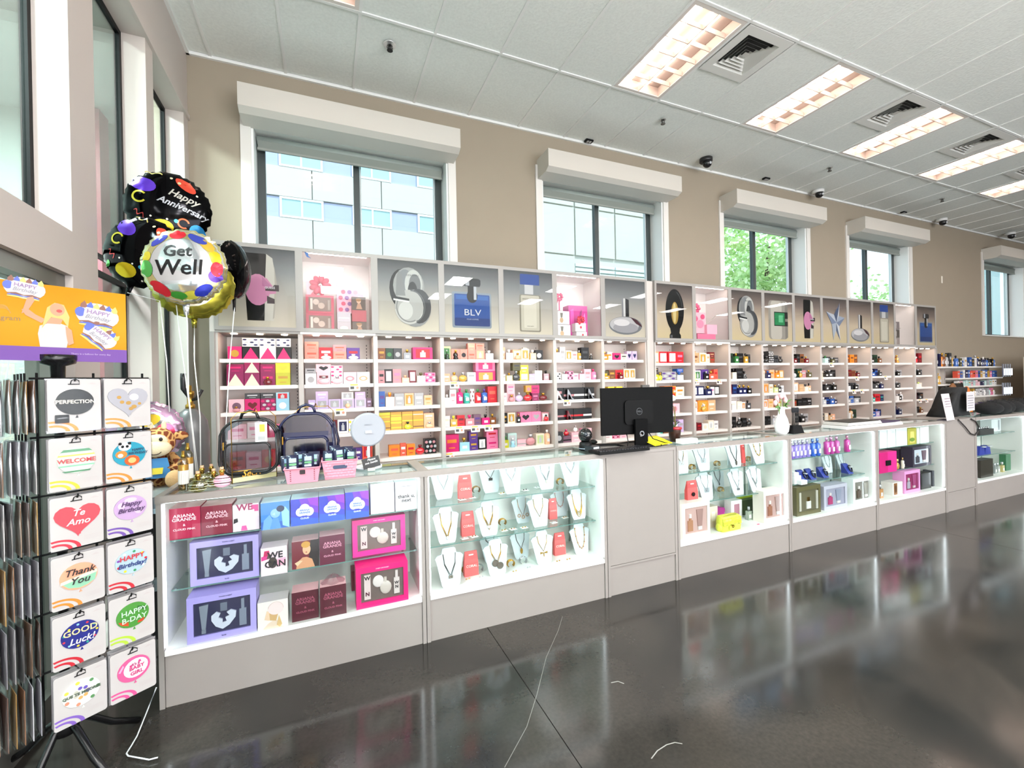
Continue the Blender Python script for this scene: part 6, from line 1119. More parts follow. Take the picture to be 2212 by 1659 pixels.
for k in range(4): MB().tube([(-.42+.02*k, .03*k, .008), (-.3, .05+.02*k, .01), (-.1, .02+.02*k, .008), (.1, .05, .008+.004*k), (.25, .03*k, .008)], .005, 6).build('cable', BLACK, t)
p = on(1452, 962); t = thing('yellow_folder', 'bright yellow folder lying right of the monitor', 'folder', (p.x-.16, p.y+.0, Z), .25); m = MB(); m.xbox(Matrix.Translation((.11, .07, .03)) @ Matrix.Rotation(.3, 4, 'X'), .22, .15, .003); m.build('cover', col('#f2e21a', .5), t); MB().box(.01, .2, .02, .13, .001, .003).build('paper', col('#e9e6da', .6), t)
# orchid pot, patterned tray
p = on(1468, 955); t = thing('potted_orchid', 'white orchid in a dark pot with red rim behind the counter', 'plant', (p.x, p.y+.05, Z), 0)
MB().lathe([(.038, 0), (.048, .09), (.05, .10)], 18).build('pot', col('#3a2018', .3), t); MB().lathe([(.052, .095), (.055, .1), (.055, .112), (.05, .114)], 18).build('pot_rim', col('#a01626', .3), t)
m = MB(); m.tube([(0, 0, .1), (.005, 0, .2), (-.005, 0, .27), (-.04, .0, .31), (-.1, 0, .335)], .003, 6); m.build('stem', col('#5a6a2a', .5), t); MB().tube([(.008, 0, .1), (.01, 0, .27)], .0025, 5).build('support_stick', col('#8a5a3a', .6), t)
for k, (x, zz) in enumerate(((-.1, .33), (-.07, .325), (-.04, .345), (-.015, .34), (-.055, .305))):
    m = MB(); 
    for j in range(5): a = 2*PI*j/5+k; m.ell((x+.015*math.cos(a), -.008, zz+.015*math.sin(a)), .014, .004, .010, 8, 4)
    m.ell((x, -.014, zz), .004, .004, .004, 6, 4, 1); m.build('flower', [col('#f4f6f8', .5), col('#e0c040', .5)], t)
for a in (-.6, .7, 2.4): m = MB(); m.grid([[(math.cos(a)*s*.06-math.sin(a)*q, math.sin(a)*s*.06*.5, .11+.045*math.sin(s*2.2)-.004*abs(q)*50) for q in (-wd, 0, wd)] for s, wd in ((0, .004), (.3, .012), (.7, .014), (1, .002))], 0, True, False, False); m.build('leaf', col('#2f5a34', .5), t)
p = on(1488, 957); t = thing('pattern_tray', 'black and white zigzag patterned tray by the orchid', 'tray', (p.x-.03, p.y-.02, Z)); MB().box(-.06, .1, 0, .06, 0, .034).build('tray_body', col('#e9e6e6', .5), t)
m = MB()
for k in range(10):
    x = -.058+k*.0155
    for j in range(3): m.flat([(x, .003+j*.01), (x+.008, .011+j*.01), (x+.0155, .003+j*.01), (x+.0155, .006+j*.01), (x+.008, .014+j*.01), (x, .006+j*.01)], -.001)
o = m.build('zigzag_print', BLACK, t); o['kind'] = 'stuff'
# vase of tulips
p = on(1694, 938); t = thing('vase', 'white vase on the counter holding pink tulips', 'vase', (p.x, p.y+.02, Z)); MB().lathe([(.03, 0), (.05, .02), (.058, .07), (.045, .13), (.028, .17), (.024, .2), (.03, .235)], 24, caps=False).build('vase_body', col('#f2f2f4', .35, coat=.3), t); MB().lathe([(.03, .0), (.03, .003)], 16).build('foot', col('#e4e4e8', .4), t)
t2 = thing('tulip_bunch', 'bunch of pale pink tulips in the white vase', 'flowers', (p.x, p.y+.02, Z+.2))
for k, (x, y, zz) in enumerate(((-.055, 0, .11), (-.03, -.02, .125), (-.005, .01, .13), (.02, -.01, .12), (.045, .0, .1), (-.02, .02, .09), (-.075, 0, .07), (.01, -.03, .09))):
    MB().tube([(x*.2, y*.2, -.1), (x*.4, y*.4, 0), (x, y, zz-.02)], .0028, 5).build('stem', col('#6a8a3a', .5), t2)
    m = MB(); m.ell((x, y, zz), .017, .017, .024, 8, 6); m.build('tulip', col('#eec0c4', .5), t2)
for k, (x, zz) in enumerate(((-.1, .02), (.12, .09), (.07, .02), (-.05, .0), (.09, .05))): m = MB(); m.grid([[(x*s, -.01, zz*s+.03*math.sin(s*3)-q) for q in (-wd, wd)] for s, wd in ((.1, .003), (.5, .011), (1, .001))], 0, True, False, False); m.build('leaf', col('#4a7a34', .5), t2)
# makeup brush holder
p = on(1728, 937); t = thing('brush_holder', 'black holder of upright makeup brushes beside the vase', 'brush holder', (p.x, p.y+.03, Z)); MB().grid([[(-.07, -.02, 0), (.075, -.02, 0), (.075, .04, 0), (-.07, .04, 0)], [(-.055, -.01, .07), (.05, -.01, .07), (.05, .04, .07), (-.055, .04, .07)]], 0, False).build('holder', BLACK, t)
for k in range(5): MB().tube([(-.035+k*.018, .01, .06), (-.033+k*.018, .01, .18)], .004, 6).build('brush_handle', BLACK, t); MB().ell((-.033+k*.018, .01, .20), .008, .008, .025, 8, 5).build('bristle', col('#1a1c22', .8), t)
# further along: papers, till with coats, cable, hair pile
p = on(1905, 925)
for k, (a, b_, c) in enumerate(((-.35, .55, '#e4e2e0'), (-.32, .2, '#cfccc8'), (-.3, .15, '#2a2622'), (.2, .5, '#3a2a4a'))):
    t = thing('magazine_stack', ['wide pile of white papers on the far counter', 'pile of grey papers upon the white pile', 'black booklet topmost on the grey papers', 'purple black booklet right of the paper pile'][k], 'papers', (p.x+a, p.y+.1, Z+(0, .03, .055, .032)[k]))
    for j in range(3 if k < 2 else 1): MB().box(.004*j, (b_-a)-.01*j, 0, .22, j*.009, j*.009+.008).build('sheet', col(c, .6), t)
p = on(2040, 905); t = thing('coat_pile', 'black coat draped over the far register screen', 'coat', (6.66, 2.64, Z)); m = MB(); m.grid([[(-.27, 0, 0), (-.1, -.03, 0), (.05, .0, 0), (.24, -.02, 0), (.27, .18, 0), (-.25, .18, 0)] if i == 0 else [(-.27*s+.04*i, .02, zz), (-.1*s+.04*i, -.02, zz), (.05*s+.04*i, .015, zz), (.22*s+.04*i, .0, zz), (.22*s+.04*i, .16, zz), (-.25*s+.04*i, .16, zz)] for i, (s, zz) in enumerate(((1, 0), (.86, .1), (.66, .22), (.52, .30), (.35, .33)))], 0, True); m.build('coat_body', col('#0b0b0d', .8), t); MB().tube([(-.24, -.02, .03), (-.17, -.02, .14), (-.06, 0, .26)], .03, 8).build('sleeve', col('#101012', .8), t)
p = on(2068, 908); t = thing('sign_holder', 'small leaning leaflet holder with a printed sheet by the coat', 'sign', (p.x-.06, p.y+.05, Z), .1); m = MB(); m.xbox(Matrix.Translation((0, 0, .14)) @ Matrix.Rotation(-.15, 4, 'X'), .2, .004, .28); m.build('sheet', col('#d9cfd2', .5), t)
for k in range(7): m = MB(); m.xbox(Matrix.Translation((0, -.006+.006*k/7, .06+k*.028)) @ Matrix.Rotation(-.15, 4, 'X'), .15 if k % 2 else .12, .002, .008); m.build('printed_line', col('#8a7a84', .5), t)
MB().box(-.1, .1, -.02, .06, 0, .008).build('holder_base', glass('#eeeeff', .1), t)
t = thing('hanging_cable', 'thin dark cable looping down the front of the far register stand', 'cable', (0, 0, 0)); MB().tube([at_y(x, y, 2.455) for x, y in ((2070, 906), (2085, 922), (2096, 936), (2106, 940), (2113, 932), (2114, 922), (2107, 910), (2098, 905))], .006, 6).build('wire', col('#2a2626', .5), t)
p = at_z(2170, 888, Z); t = thing('fur_pile', 'black furry coat heap on the far counter', 'coat', (8.1, 2.66, Z)); rnd = random.Random(4); m = MB()
for k in range(9): m.ell((-.7+k*.17, rnd.uniform(-.03, .05), .06), .16, .13, .075+.02*math.sin(k), 12, 8)
m.build('fur_body', col('#0a0a0c', .95), t)
m = MB()
for k in range(900): x, a = rnd.uniform(-.8, .8), rnd.uniform(.1, PI-.1); b_ = Vector((x, -.12*math.cos(a), .06+.08*math.sin(a))); d_ = Vector((rnd.gauss(0, .3), -math.cos(a), math.sin(a))).normalized()*.035; m.face([b_-Vector((.004, 0, 0)), b_+Vector((.004, 0, 0)), b_+d_])
o = m.build('fur', col('#141416', .95), t); o['kind'] = 'stuff'
# ================================================================== LEFT CORNER: desk, plush, tank, balloons
t = thing('side_desk', 'grey topped desk behind the near end of the counter', 'desk', (-1.08, 2.98, 0))
MB().box(0, .42, 0, .44, .865, .90).build('worktop', col('#c2c8c6', .3, .3), t); MB().box(.0, .42, .012, .03, .80, .86).build('apron', col('#6f7a84', .4), t); MB().box(.0, .42, -.0, .012, .775, .80).build('edge_strip', col('#b8cbd8', .4), t)
for x, y in ((.01, .03), (.37, .03), (.01, .39), (.37, .39)): MB().box(x, x+.04, y, y+.04, 0, .80).build('leg', col('#1a1c20', .5), t)
MB().box(.02, .40, .08, .1, .05, .78).build('modesty_panel', col('#08090b', .6), t)
MB().box(.0, .42, .03, .08, .34, .40).build('cross_bar', col('#8a949a', .4), t)
# plush toy
def plush():
    z = .90; p = at_y(345, 960, 3.10); t = thing('plush_toy', 'spotted brown plush giraffe with cream muzzle sitting on the desk', 'plush toy', (p.x-.01, 3.10, z), .15)
    BR = bpy.data.materials.new('m_spotted_plush'); BR.use_nodes = True; n = BR.node_tree; b = n.nodes['Principled BSDF']; b.inputs['Roughness'].default_value = .95
    v = n.nodes.new('ShaderNodeTexVoronoi'); v.feature = 'DISTANCE_TO_EDGE'; v.inputs['Scale'].default_value = 26; c = n.nodes.new('ShaderNodeTexCoord'); r = n.nodes.new('ShaderNodeValToRGB')
    r.color_ramp.elements[0].position = .08; r.color_ramp.elements[0].color = lin('#d9a86a'); r.color_ramp.elements[1].position = .14; r.color_ramp.elements[1].color = lin('#7a3a1c')
    n.links.new(c.outputs['Object'], v.inputs['Vector']); n.links.new(v.outputs['Distance'], r.inputs[0]); n.links.new(r.outputs[0], b.inputs['Base Color'])
    CRM = col('#efe0bc', .95, bump=.3, scale=120); TAN = col('#d0a878', .95, bump=.3, scale=120)
    MB().ell((0, .04, .10), .075, .07, .11).build('torso', BR, t)
    h = MB().ell((0, 0, .255), .085, .075, .085, 20, 12).build('head', BR, t)
    MB().ell((0, -.062, .225), .072, .045, .048, 18, 10).build('muzzle', CRM, h); MB().ell((-.0, -.055, .265), .055, .03, .04, 16, 8).build('face_patch', CRM, h)
    for q in (-1, 1):
        MB().ell((q*.026, -.088, .277), .009, .006, .011, 10, 6).build('eye', col('#1c120c', .2), h); MB().ell((q*.105, .0, .285), .04, .015, .026, 12, 6).build('ear', BR, h); MB().ell((q*.03, 0, .345), .013, .013, .03, 10, 6).build('horn', CRM, h)
        MB().tube([(q*.05, .02, .17), (q*.10, -.02, .12), (q*.07, -.08, .09)], .03, 10, rs=[.03, .03, .034]).build('arm', BR, t)
        MB().tube([(q*.05, .0, .045), (q*.085, -.06, .045), (q*.09, -.10, .05)], .04, 10).build('leg', BR, t); MB().ell((q*.09, -.135, .055), .045, .03, .052, 16, 8).build('foot_sole', TAN, t)
    MB().tube([(.03*math.cos(a), -.105-.003*math.sin(a), .215+.02*math.sin(a)) for a in [PI+.3+(PI-.6)*k/8 for k in range(9)]], .0022, 5).build('smile', col('#2a1a12', .6), h)
    m = MB(); m.grid([[(-.06, -.075, .06), (.06, -.075, .06)], [(-.065, -.085, .11), (.065, -.085, .11)], [(-.05, -.06, .17), (.05, -.06, .17)]], 0, True, False, False); bb = m.build('bib', col('#3f86c0', .7), t); m = MB(); m.flat([(-.03, .085), (.03, .085), (.035, .12), (-.03, .12)], -.089); m.build('bib_picture', col('#e8d84a', .7), bb)
plush()
# helium tank
TX, TY = -.84, 3.56
t = thing('helium_tank', 'grey helium cylinder with brass valve behind the bottles', 'gas cylinder', (TX, TY, 0)); MB().lathe([(.10, 0), (.105, .02), (.105, 1.16), (.095, 1.24), (.06, 1.30), (.03, 1.325)], 28).build('cylinder', col('#6b6b6c', .35, .3, noise=.05), t)
MB().lathe([(.028, 0), (.028, .03), (.018, .035), (.018, .09), (.024, .095), (.024, .12), (.01, .125), (.01, .16)], 14, (0, 0, 1.32)).build('valve', col('#a8823a', .3, .9), t)
MB().tube([(0, 0, 1.40), (-.03, -.03, 1.46), (-.03, -.03, 1.52), (-.028, -.03, 1.56)], .016, 10).build('regulator', col('#17171a', .4), t); MB().tube([(0, 0, 1.38), (.04, -.01, 1.39), (.07, -.01, 1.45)], .012, 8).build('fill_nozzle', col('#141416', .4), t); MB().box(-.05, -.01, -.112, -.104, 1.10, 1.22).build('tank_label', col('#d8d8d8', .5), t)
# foil balloons
def foil(hx, r=.12, m=.85): return col(hx, r, m)
def balloon(px, py, Y, R, lab, c, prints=(), texts=(), rz=0, rim=None, tall=1, thick=.30, tail=.06, string=None, rough=.1, tilt=0):
    p = at_y(px, py, Y); t = thing('foil_balloon', lab, 'balloon', p, (0, tilt, rz), 'floating foil balloons tied by the tank')
    def th(r, a): r = min(r, 1); return R*thick*(max(0, 1-r**2.4))**.62*(1+.0)+.0015
    def wr(r, a): return 1+(.022*math.sin(a*34)+.015*math.sin(a*19+1))*max(0, r-.72)/.28
    def S(x, z, off=0, s=-1):
        r = math.hypot(x, z)/R; a = math.atan2(z, x); return Vector((x*wr(r, a)*(1-.0), s*(th(r, a)+off)+.006*R*math.sin(a*34)*max(0, r-.6), z*wr(r, a)*tall if z > 0 else z*wr(r, a)*(tall if tall == 1 else tall*1.0)))
    m = MB(); nr, na = 12, 72
    for s in (-1, 1):
        rows = []
        for i in range(nr+1):
            rr = R*(i/nr)**.8; rr = max(rr, .002); rows.append([S(rr*math.cos(2*PI*j/na), rr*math.sin(2*PI*j/na), 0, s) for j in range(na)])
        if s == 1: rows = [r_[::-1] for r_ in rows]
        m.grid(rows, 0, True, True, False)
    m.build('envelope', foil(c, rough), t)
    if rim:
        m = MB(); m.grid([[S(R*q*math.cos(2*PI*j/na), R*q*math.sin(2*PI*j/na), .001) for j in range(na)] for q in (.70, .8, .9, .995)], 0, True, True, False); m.build('rim_print', foil(rim, .15), t)
    for k, (kind, hx, u, w_, a, b_, ro) in enumerate(prints):
        m = MB(); cs, sn = math.cos(ro), math.sin(ro)
        def pt(x, z): return S((u+x*cs-z*sn)*R, (w_+x*sn+z*cs)*R, .0018+.0004*(k % 5))
        if kind == 'e': m.grid([[pt(a*q*math.cos(2*PI*j/16), b_*q*math.sin(2*PI*j/16)) for j in range(16)] for q in (.02, .5, 1)], 0, True, True, False)
        elif kind == 's': m.grid([[pt(a*q*math.cos(g), a*q*math.sin(g)) for q in (1, .72)] for g in [b_*j/14 for j in range(15)]], 0, True, False, False)
        elif kind == 'w': m.grid([[pt(-a+2*a*j/12, b_*math.sin(j*.9)+dz) for dz in (0, .035)] for j in range(13)], 0, True, False, False)
        m.build('printed_shape', foil(hx, .2, .55), t)
    for s_, sz, u, w_, hx, sh, ro in texts:
        cs, sn = math.cos(ro), math.sin(ro)
        text(s_, sz*R, col(hx, .35, .2), t, (0, 0, 0), shear=sh, bold=.0012*R/.22, map=lambda x, y, z: S((u*R+x*cs-y*sn), (w_*R+x*sn+y*cs), .004))
    m = MB(); m.grid([[(-.018, 0, -R*tall*.97), (.018, 0, -R*tall*.97), (.018, .004, -R*tall*.97), (-.018, .004, -R*tall*.97)], [(-.01, 0, -R*tall-tail), (.01, 0, -R*tall-tail), (.01, .004, -R*tall-tail), (-.01, .004, -R*tall-tail)]], 0, True); m.build('neck', foil(c, .2), t)
    if string:
        inv = t.matrix_basis.inverted() if False else None
        o = Vector(p); rzm = (Matrix.Rotation(rz, 4, 'Z') @ Matrix.Rotation(tilt, 4, 'Y')).inverted()
        P = [Vector((0, 0, -R*tall-tail*.7))]+[rzm @ (Vector(q)-o) for q in string]
        MB().tube(P, .003, 5).build('ribbon', col('#f4f4f4', .4), t)
BLK = '#07070a'
ann = [('e', '#5a2fb8', -.52, .50, .30, .20, -.3), ('e', '#c8b01c', -.14, -.62, .28, .20, .1), ('e', '#e0503a', .42, .62, .28, .13, -.7), ('e', '#2f86c0', .66, -.62, .18, .18, 0), ('s', '#c8b83a', -.6, .14, .17, 5, .6), ('s', '#c0502a', .36, -.46, .14, 5, .2), ('w', '#d8c87a', -.3, .86, .2, .04, 0), ('e', '#e9e2c0', .1, .78, .035, .035, 0), ('e', '#f0ece0', -.36, -.36, .025, .025, 0), ('e', '#f0ece0', .0, -.4, .025, .025, 0), ('e', '#3aa0c0', .2, -.42, .05, .05, 0), ('w', '#a83a3a', -.62, -.32, .14, .05, -.6), ('e', '#4a9a4a', -.66, -.6, .07, .09, 0), ('e', '#f4efe0', .68, .38, .03, .03, 0), ('e', '#e8e0b0', .28, .66, .04, .04, 0), ('e', '#f0ece0', .3, -.78, .025, .025, 0)]
pt1 = at_y(425, 1000, 2.95)
balloon(365, 450, 3.40, .226, 'black round foil balloon reading Happy Anniversary, topmost', BLK, ann, [('Happy', .27, .38, .26, '#e9e6dc', .25, -.33), ('Anniversary', .24, .36, -.04, '#e2e4ea', .25, -.33)], rz=.10, string=[at_y(388, 720, 3.25), at_y(412, 900, 3.2), at_y(425, 1030, 3.05)])
balloon(309, 546, 3.14, .203, 'black foil balloon at left, half hidden behind the get well one', BLK, [(a, b_, c+.05, d, e, f, g) for a, b_, c, d, e, f, g in ann], [('Happy', .27, .58, .24, '#e9e6dc', .25, -.2), ('Anniv', .26, .5, -.06, '#e2e4ea', .25, -.2)], rz=-.25, tilt=.35, string=[at_y(345, 650, 3.15), at_y(360, 780, 3.12), at_y(366, 890, 3.1)])
gw = [('e', c, 1.0*.80*math.cos(a), .80*math.sin(a), s1, s2, a+PI/2) for c, a, s1, s2 in (('#c22430', 1.68, .19, .12), ('#3a3f9a', 2.25, .24, .09), ('#c9b83a', 2.9, .13, .1), ('#4f9a4a', 3.3, .22, .15), ('#b8242e', 4.05, .28, .13), ('#c8c04a', 4.95, .2, .1), ('#3f8a34', 4.6, .2, .09), ('#2430a0', 5.35, .24, .12), ('#4a2a8a', 5.95, .16, .15), ('#b82030', 6.2, .2, .13), ('#c8b020', .3, .2, .12), ('#c9a23a', .75, .2, .11), ('#3a44a0', 1.1, .24, .10))]
balloon(400, 577, 2.98, .210, 'silver get well foil balloon with coloured ovals, front of the bunch', '#dcdde0', gw, [('Get', .42, -.08, .34, '#1a1416', .15, .06), ('Well', .56, -.06, -.10, '#1a1416', .15, .06)], rz=-.12, rim='#cfc48a', string=[at_y(405, 700, 2.97), at_y(407, 850, 2.95), at_y(430, 1040, 2.93)])
balloon(418, 612, 3.36, .225, 'transparent yellow foil balloon underneath the get well balloon', '#a8a03a', [('e', '#c8c4b0', -.1, -.3, .55, .4, 0)], (), rz=.2, thick=.34, string=[at_y(420, 780, 3.1), at_y(432, 900, 3.05), at_y(434, 1040, 3.0)], rough=.2)
balloon(505, 583, 3.5, .152, 'glossy plain black foil balloon at right, seen almost edge on', '#0a0a0c', (), (), rz=1.12, tall=1.28, thick=.46, tail=.09, string=[at_y(498, 760, 3.33), at_y(492, 850, 3.25), at_y(486, 960, 3.1)], rough=.06)
bday = [('e', '#7a2fa0', -.5, -.1, .25, .2, 0), ('e', '#e8c83a', .1, .4, .3, .18, .3), ('e', '#e0486a', .5, 0, .25, .3, 0), ('e', '#e87a3a', .3, -.4, .3, .15, .4), ('w', '#f0f0f0', .0, .7, .4, .06, 0), ('e', '#c8406a', -.2, -.6, .3, .14, 0)]
balloon(318, 935, 3.30, .19, 'colourful foil balloon sitting low behind the plush toy', '#b9bcc4', bday, (), rz=.1, rim='#c8a0c0')
# curling ribbon on the floor
t = thing('ribbon', 'white curling ribbon trailing on floor at the counter end', 'ribbon'); MB().tube([at_y(338, 1485, 2.46), at_y(320, 1530, 2.46)]+[at_z(x, y, .012) for x, y in ((296, 1590), (283, 1612), (273, 1628), (277, 1633), (300, 1637), (322, 1641), (341, 1636))], .0028, 5).build('strand', col('#e9ecf0', .3), t)
# ================================================================== BALLOON PACK SPINNER
RC = Vector((-.94, 2.22, 0)); DIR = Vector((.815, .579, 0)).normalized(); NRM = Vector((.579, -.815, 0)).normalized(); RZ = math.atan2(DIR.y, DIR.x)
t = thing('spinner_rack', 'black wire spinner rack with four legs holding balloon packs', 'display rack', RC, RZ)
MB().tube([(0, 0, .16), (0, 0, 1.56)], .014, 10).build('pole', BLACK, t); MB().lathe([(.035, .15), (.04, .17), (.035, .26), (.02, .27)], 16).build('hub', BLACK, t); MB().lathe([(.02, 1.48), (.022, 1.55), (.05, 1.56), (.055, 1.575), (.055, 1.592), (.02, 1.594)], 18).build('top_cap', col('#121214', .2), t)
def lc(v): v = Vector(v)-RC; return Vector((v.dot(DIR), v.dot(Vector((-DIR.y, DIR.x, 0))), v.z))
for px, py in ((300, 1555), (8, 1652), (245, 1685), (40, 1745)):
    f = at_z(px, py, .012); a = (f-Vector((RC.x, RC.y, 0))); MB().tube([lc(Vector((RC.x, RC.y, .2))+Vector((a.x, a.y, 0)).normalized()*.02), lc(Vector((RC.x+a.x*.25, RC.y+a.y*.25, .17))), lc(Vector((RC.x+a.x*.6, RC.y+a.y*.6, .08))), lc(f)], .0125, 8).build('leg', col('#0c0c0e', .25), t)
FO = .140   # distance of the front wing from the pole
for r_ in range(6):
    z = 1.50-r_*.2085
    MB().tube([(-.10, -FO+.02, z), (.24, -FO+.02, z)], .004, 6).build('cross_wire', BLACK, t)
    for q in (.0, .145):
        MB().tube([(q, -FO+.02, z-.01), (q, -FO-.055, z-.01), (q, -FO-.06, z+.002)], .0028, 6).build('peg', BLACK, t)
for q in (-.08, .07, .22): MB().tube([(q, -FO+.024, .24), (q, -FO+.024, 1.52)], .004, 6).build('upright_wire', BLACK, t)
MB().tube([(0, 0, .3), (0, -FO+.02, .3)], .004, 6).build('brace_wire', BLACK, t); MB().tube([(0, 0, 1.45), (0, -FO+.02, 1.45)], .004, 6).build('brace_wire', BLACK, t)
for q in range(1, 5): MB().tube([(-.10, -FO+.03+q*.045, .25), (-.10, -FO+.03+q*.045, 1.52)], .0035, 6).build('side_wire', BLACK, t)
CW, CH = .140, .185
def heart(cx, cz, s): return [(cx+s*.062*16*math.sin(a)**3/1.0, cz+s*.062*(13*math.cos(a)-5*math.cos(2*a)-2*math.cos(3*a)-math.cos(4*a))) for a in [2*PI*k/28 for k in range(28)]]
def pack(q, r_, lab, body, arc, words, extra=(), tilt=0, shape='c', grp='front balloon packages on the spinner rack'):
    z = 1.50-r_*.2085-.004; base = Vector((RC.x, RC.y, 0))+DIR*(q-CW/2)+NRM*(FO+.050)
    t = thing('balloon_package', lab, 'balloon package', (base.x, base.y, z-CH-.0), RZ, grp)
    MB().prism(rrect(0, CW, 0, CH, .008), 0, .0015).build('card', col('#bcb8b5', .6), t)
    if shape == 'h': P = heart(CW/2, CH*.56, .062)
    else: P = circ(CW/2, CH*.56, CW*.36, CW*.33, 26)
    m = MB(); m.prism(P, -.004, -.0006); m.prism([(CW*.53, CH*.3), (CW*.56, CH*.25), (CW*.5, CH*.25)], -.003, -.0006); m.build('printed_balloon', body if not isinstance(body, str) else col(body, .4, spec=.15), t)
    m = MB(); cs = [arc]; m.flat(ringp(CW*.12, -.001, CW*.36, CW*.44, 0.02, PI/2+.28, 12, .62), -.001, 0); m.flat(ringp(CW*.12, -.001, CW*.2, CW*.28, .02, PI/2+.42, 10, .62), -.001, 0); m.build('arc_print', col(arc, .45), t)
    m = MB(); 
    for k in range(3): m.flat([(CW*.62, CH*(.12+.03*k)), (CW*.93, CH*(.12+.03*k)), (CW*.93, CH*(.127+.03*k)), (CW*.62, CH*(.127+.03*k))], -.001)
    m.flat([(CW*.74, CH*.90), (CW*.92, CH*.90), (CW*.83, CH*.94)], -.001); m.build('small_print', col('#b9b0ae', .5), t)
    if extra:
        m = MB(); cs = []
        for k, (hx, PP) in enumerate(extra):
            if hx not in cs: cs.append(hx)
            m.flat([(a*CW, b_*CH) for a, b_ in PP], -.0045-.00025*k, cs.index(hx))
        m.build('balloon_print', [col(h, .4, spec=.15) for h in cs], t)
    for s_, sz, cx, cz, hx, sh in words: text(s_, sz*CW, col(hx, .4), t, (CW*cx, -.0085, CH*cz), shear=sh, bold=.0004)
    m = MB(); m.tube([(CW/2-.012, -.003, CH-.018), (CW/2-.010, -.006, CH-.006), (CW/2, -.007, CH+.001), (CW/2+.010, -.006, CH-.006), (CW/2+.012, -.003, CH-.018), (CW/2-.018, -.003, CH-.018)], .0018, 5); m.build('hang_clip', BLACK, t)
    m = MB(); m.face([(-.003, -.0125, -.003), (CW+.004, -.0125, -.003), (CW+.004, -.0115, CH+.003), (-.003, -.0115, CH+.003)]); m.build('clear_bag', glass('#fbfbfc', .012, .08, 'bag'), t)
    # the packages hanging behind the front one
    for k in range(1, 5):
        b2 = base-NRM*(.011*k)+DIR*(random.uniform(-.004, .004)+.0018*k)
        u = thing('balloon_package', f'{ORD[k-1]} card behind the front package, {ORD[r_]} row, {"right" if q > .1 else "left"} column of spinner', 'balloon package', (b2.x, b2.y, z-CH-.0+random.uniform(-.004, .003)), RZ+random.uniform(-.02, .03), 'packages hanging behind the front ones on the spinner')
        link('card', cached('bpc', lambda: MB().box(0, CW, 0, .0015, 0, CH).build('card', col('#e4dfdb', .5), mesh_only=True)), u); link('clear_bag', cached('bpb', lambda: MB().box(-.002, CW+.003, -.003, -.0025, -.002, CH+.002).build('clear_bag', glass('#f0f0f2', .08, .06, 'bag2'), mesh_only=True)), u)
E_ = lambda hx, L: [(hx, circ(a, b_, c, d, 10)) for a, b_, c, d in L]
L_, R_ = .0, .150
pack(L_, 0, 'dark round balloon package reading PERFECTION, top row left', '#3a3c3e', '#e08a3a', [('PERFECTION', .13, .5, .56, '#e6e0d0', 0)], [('#2c2e30', rrect(.12, .38, .16, .32, .02)), ('#8a8c8e', [(.16, .24), (.34, .25), (.34, .27), (.16, .26)])])
pack(R_, 0, 'grey heart balloon package with gold confetti, top row right', '#a5a4aa', '#e08a3a', [], E_('#b08a4a', [(.3, .62, .05, .035), (.36, .52, .05, .035), (.5, .5, .06, .04), (.62, .42, .06, .04), (.74, .48, .04, .03), (.55, .38, .05, .035)])+[('#f2f2f6', circ(.62, .62, .1, .07))], shape='h')
pack(L_, 1, 'striped green balloon package reading WELCOME, second row left', '#cfe0cc', '#e6b82a', [('WELCOME', .15, .5, .55, '#c8404a', 0)], [('#6a9a7a', [(.2, .72), (.8, .72), (.74, .77), (.26, .77)]), ('#e8dc6a', [(.15, .64), (.85, .64), (.84, .67), (.16, .67)]), ('#8ac0a0', [(.16, .44), (.84, .44), (.83, .47), (.17, .47)]), ('#5a8a6a', [(.22, .36), (.78, .36), (.74, .33), (.28, .33)])])
pack(R_, 1, 'teal balloon package with panda and tiger faces, second row right', '#2f8fa6', '#e0802a', [('HAPPY\nBIRTHDAY', .09, .68, .6, '#154a66', 0)], E_('#f4f2ee', [(.4, .72, .14, .09)])+E_('#1c1c1e', [(.3, .78, .04, .03), (.5, .78, .04, .03), (.35, .72, .035, .03), (.45, .72, .035, .03)])+E_('#e0803a', [(.32, .56, .13, .08)])+E_('#f4e8d0', [(.3, .54, .06, .04)])+E_('#e2582a', [(.55, .42, .17, .11)])+E_('#f2b070', [(.55, .42, .09, .06)]))
pack(L_, 2, 'red heart balloon package with Te Amo script, third row left', '#d94a55', '#c82438', [('Te\nAmo', .22, .5, .58, '#f8e6e6', .3)], shape='h')
pack(R_, 2, 'lilac marbled balloon package reading Happy Birthday, third row right', '#b89ac0', '#6a4a9a', [('Happy\nBirthday', .17, .5, .58, '#4a2a5a', .3)], E_('#d6bcd8', [(.3, .62, .08, .07), (.68, .48, .1, .07), (.5, .72, .14, .05)]))
pack(L_, 3, 'peach and green balloon package reading Thank You, fourth row left', '#e8a080', '#e0802a', [('Thank\nYou', .23, .5, .57, '#2a2422', .3)], [('#8ac0a0', [(.16, .5), (.84, .56), (.8, .42), (.66, .36), (.5, .335), (.3, .38)]), ('#f0d8c0', [(.16, .52), (.84, .62), (.85, .56), (.15, .46)])])
pack(R_, 3, 'dotted balloon package reading Happy Birthday in red and blue, fourth row right', '#a8c0c8', '#b8202e', [('HAPPY', .18, .5, .65, '#c8303a', 0), ('Birthday!', .17, .5, .50, '#2a3a7a', .25)], [(['#c8303a', '#f0c83a', '#3a8a5a', '#e8e8ee', '#7a4a9a'][k % 5], circ(.5+.31*math.cos(k*.7), .56+.20*math.sin(k*.7), .035, .025, 8)) for k in range(9)])
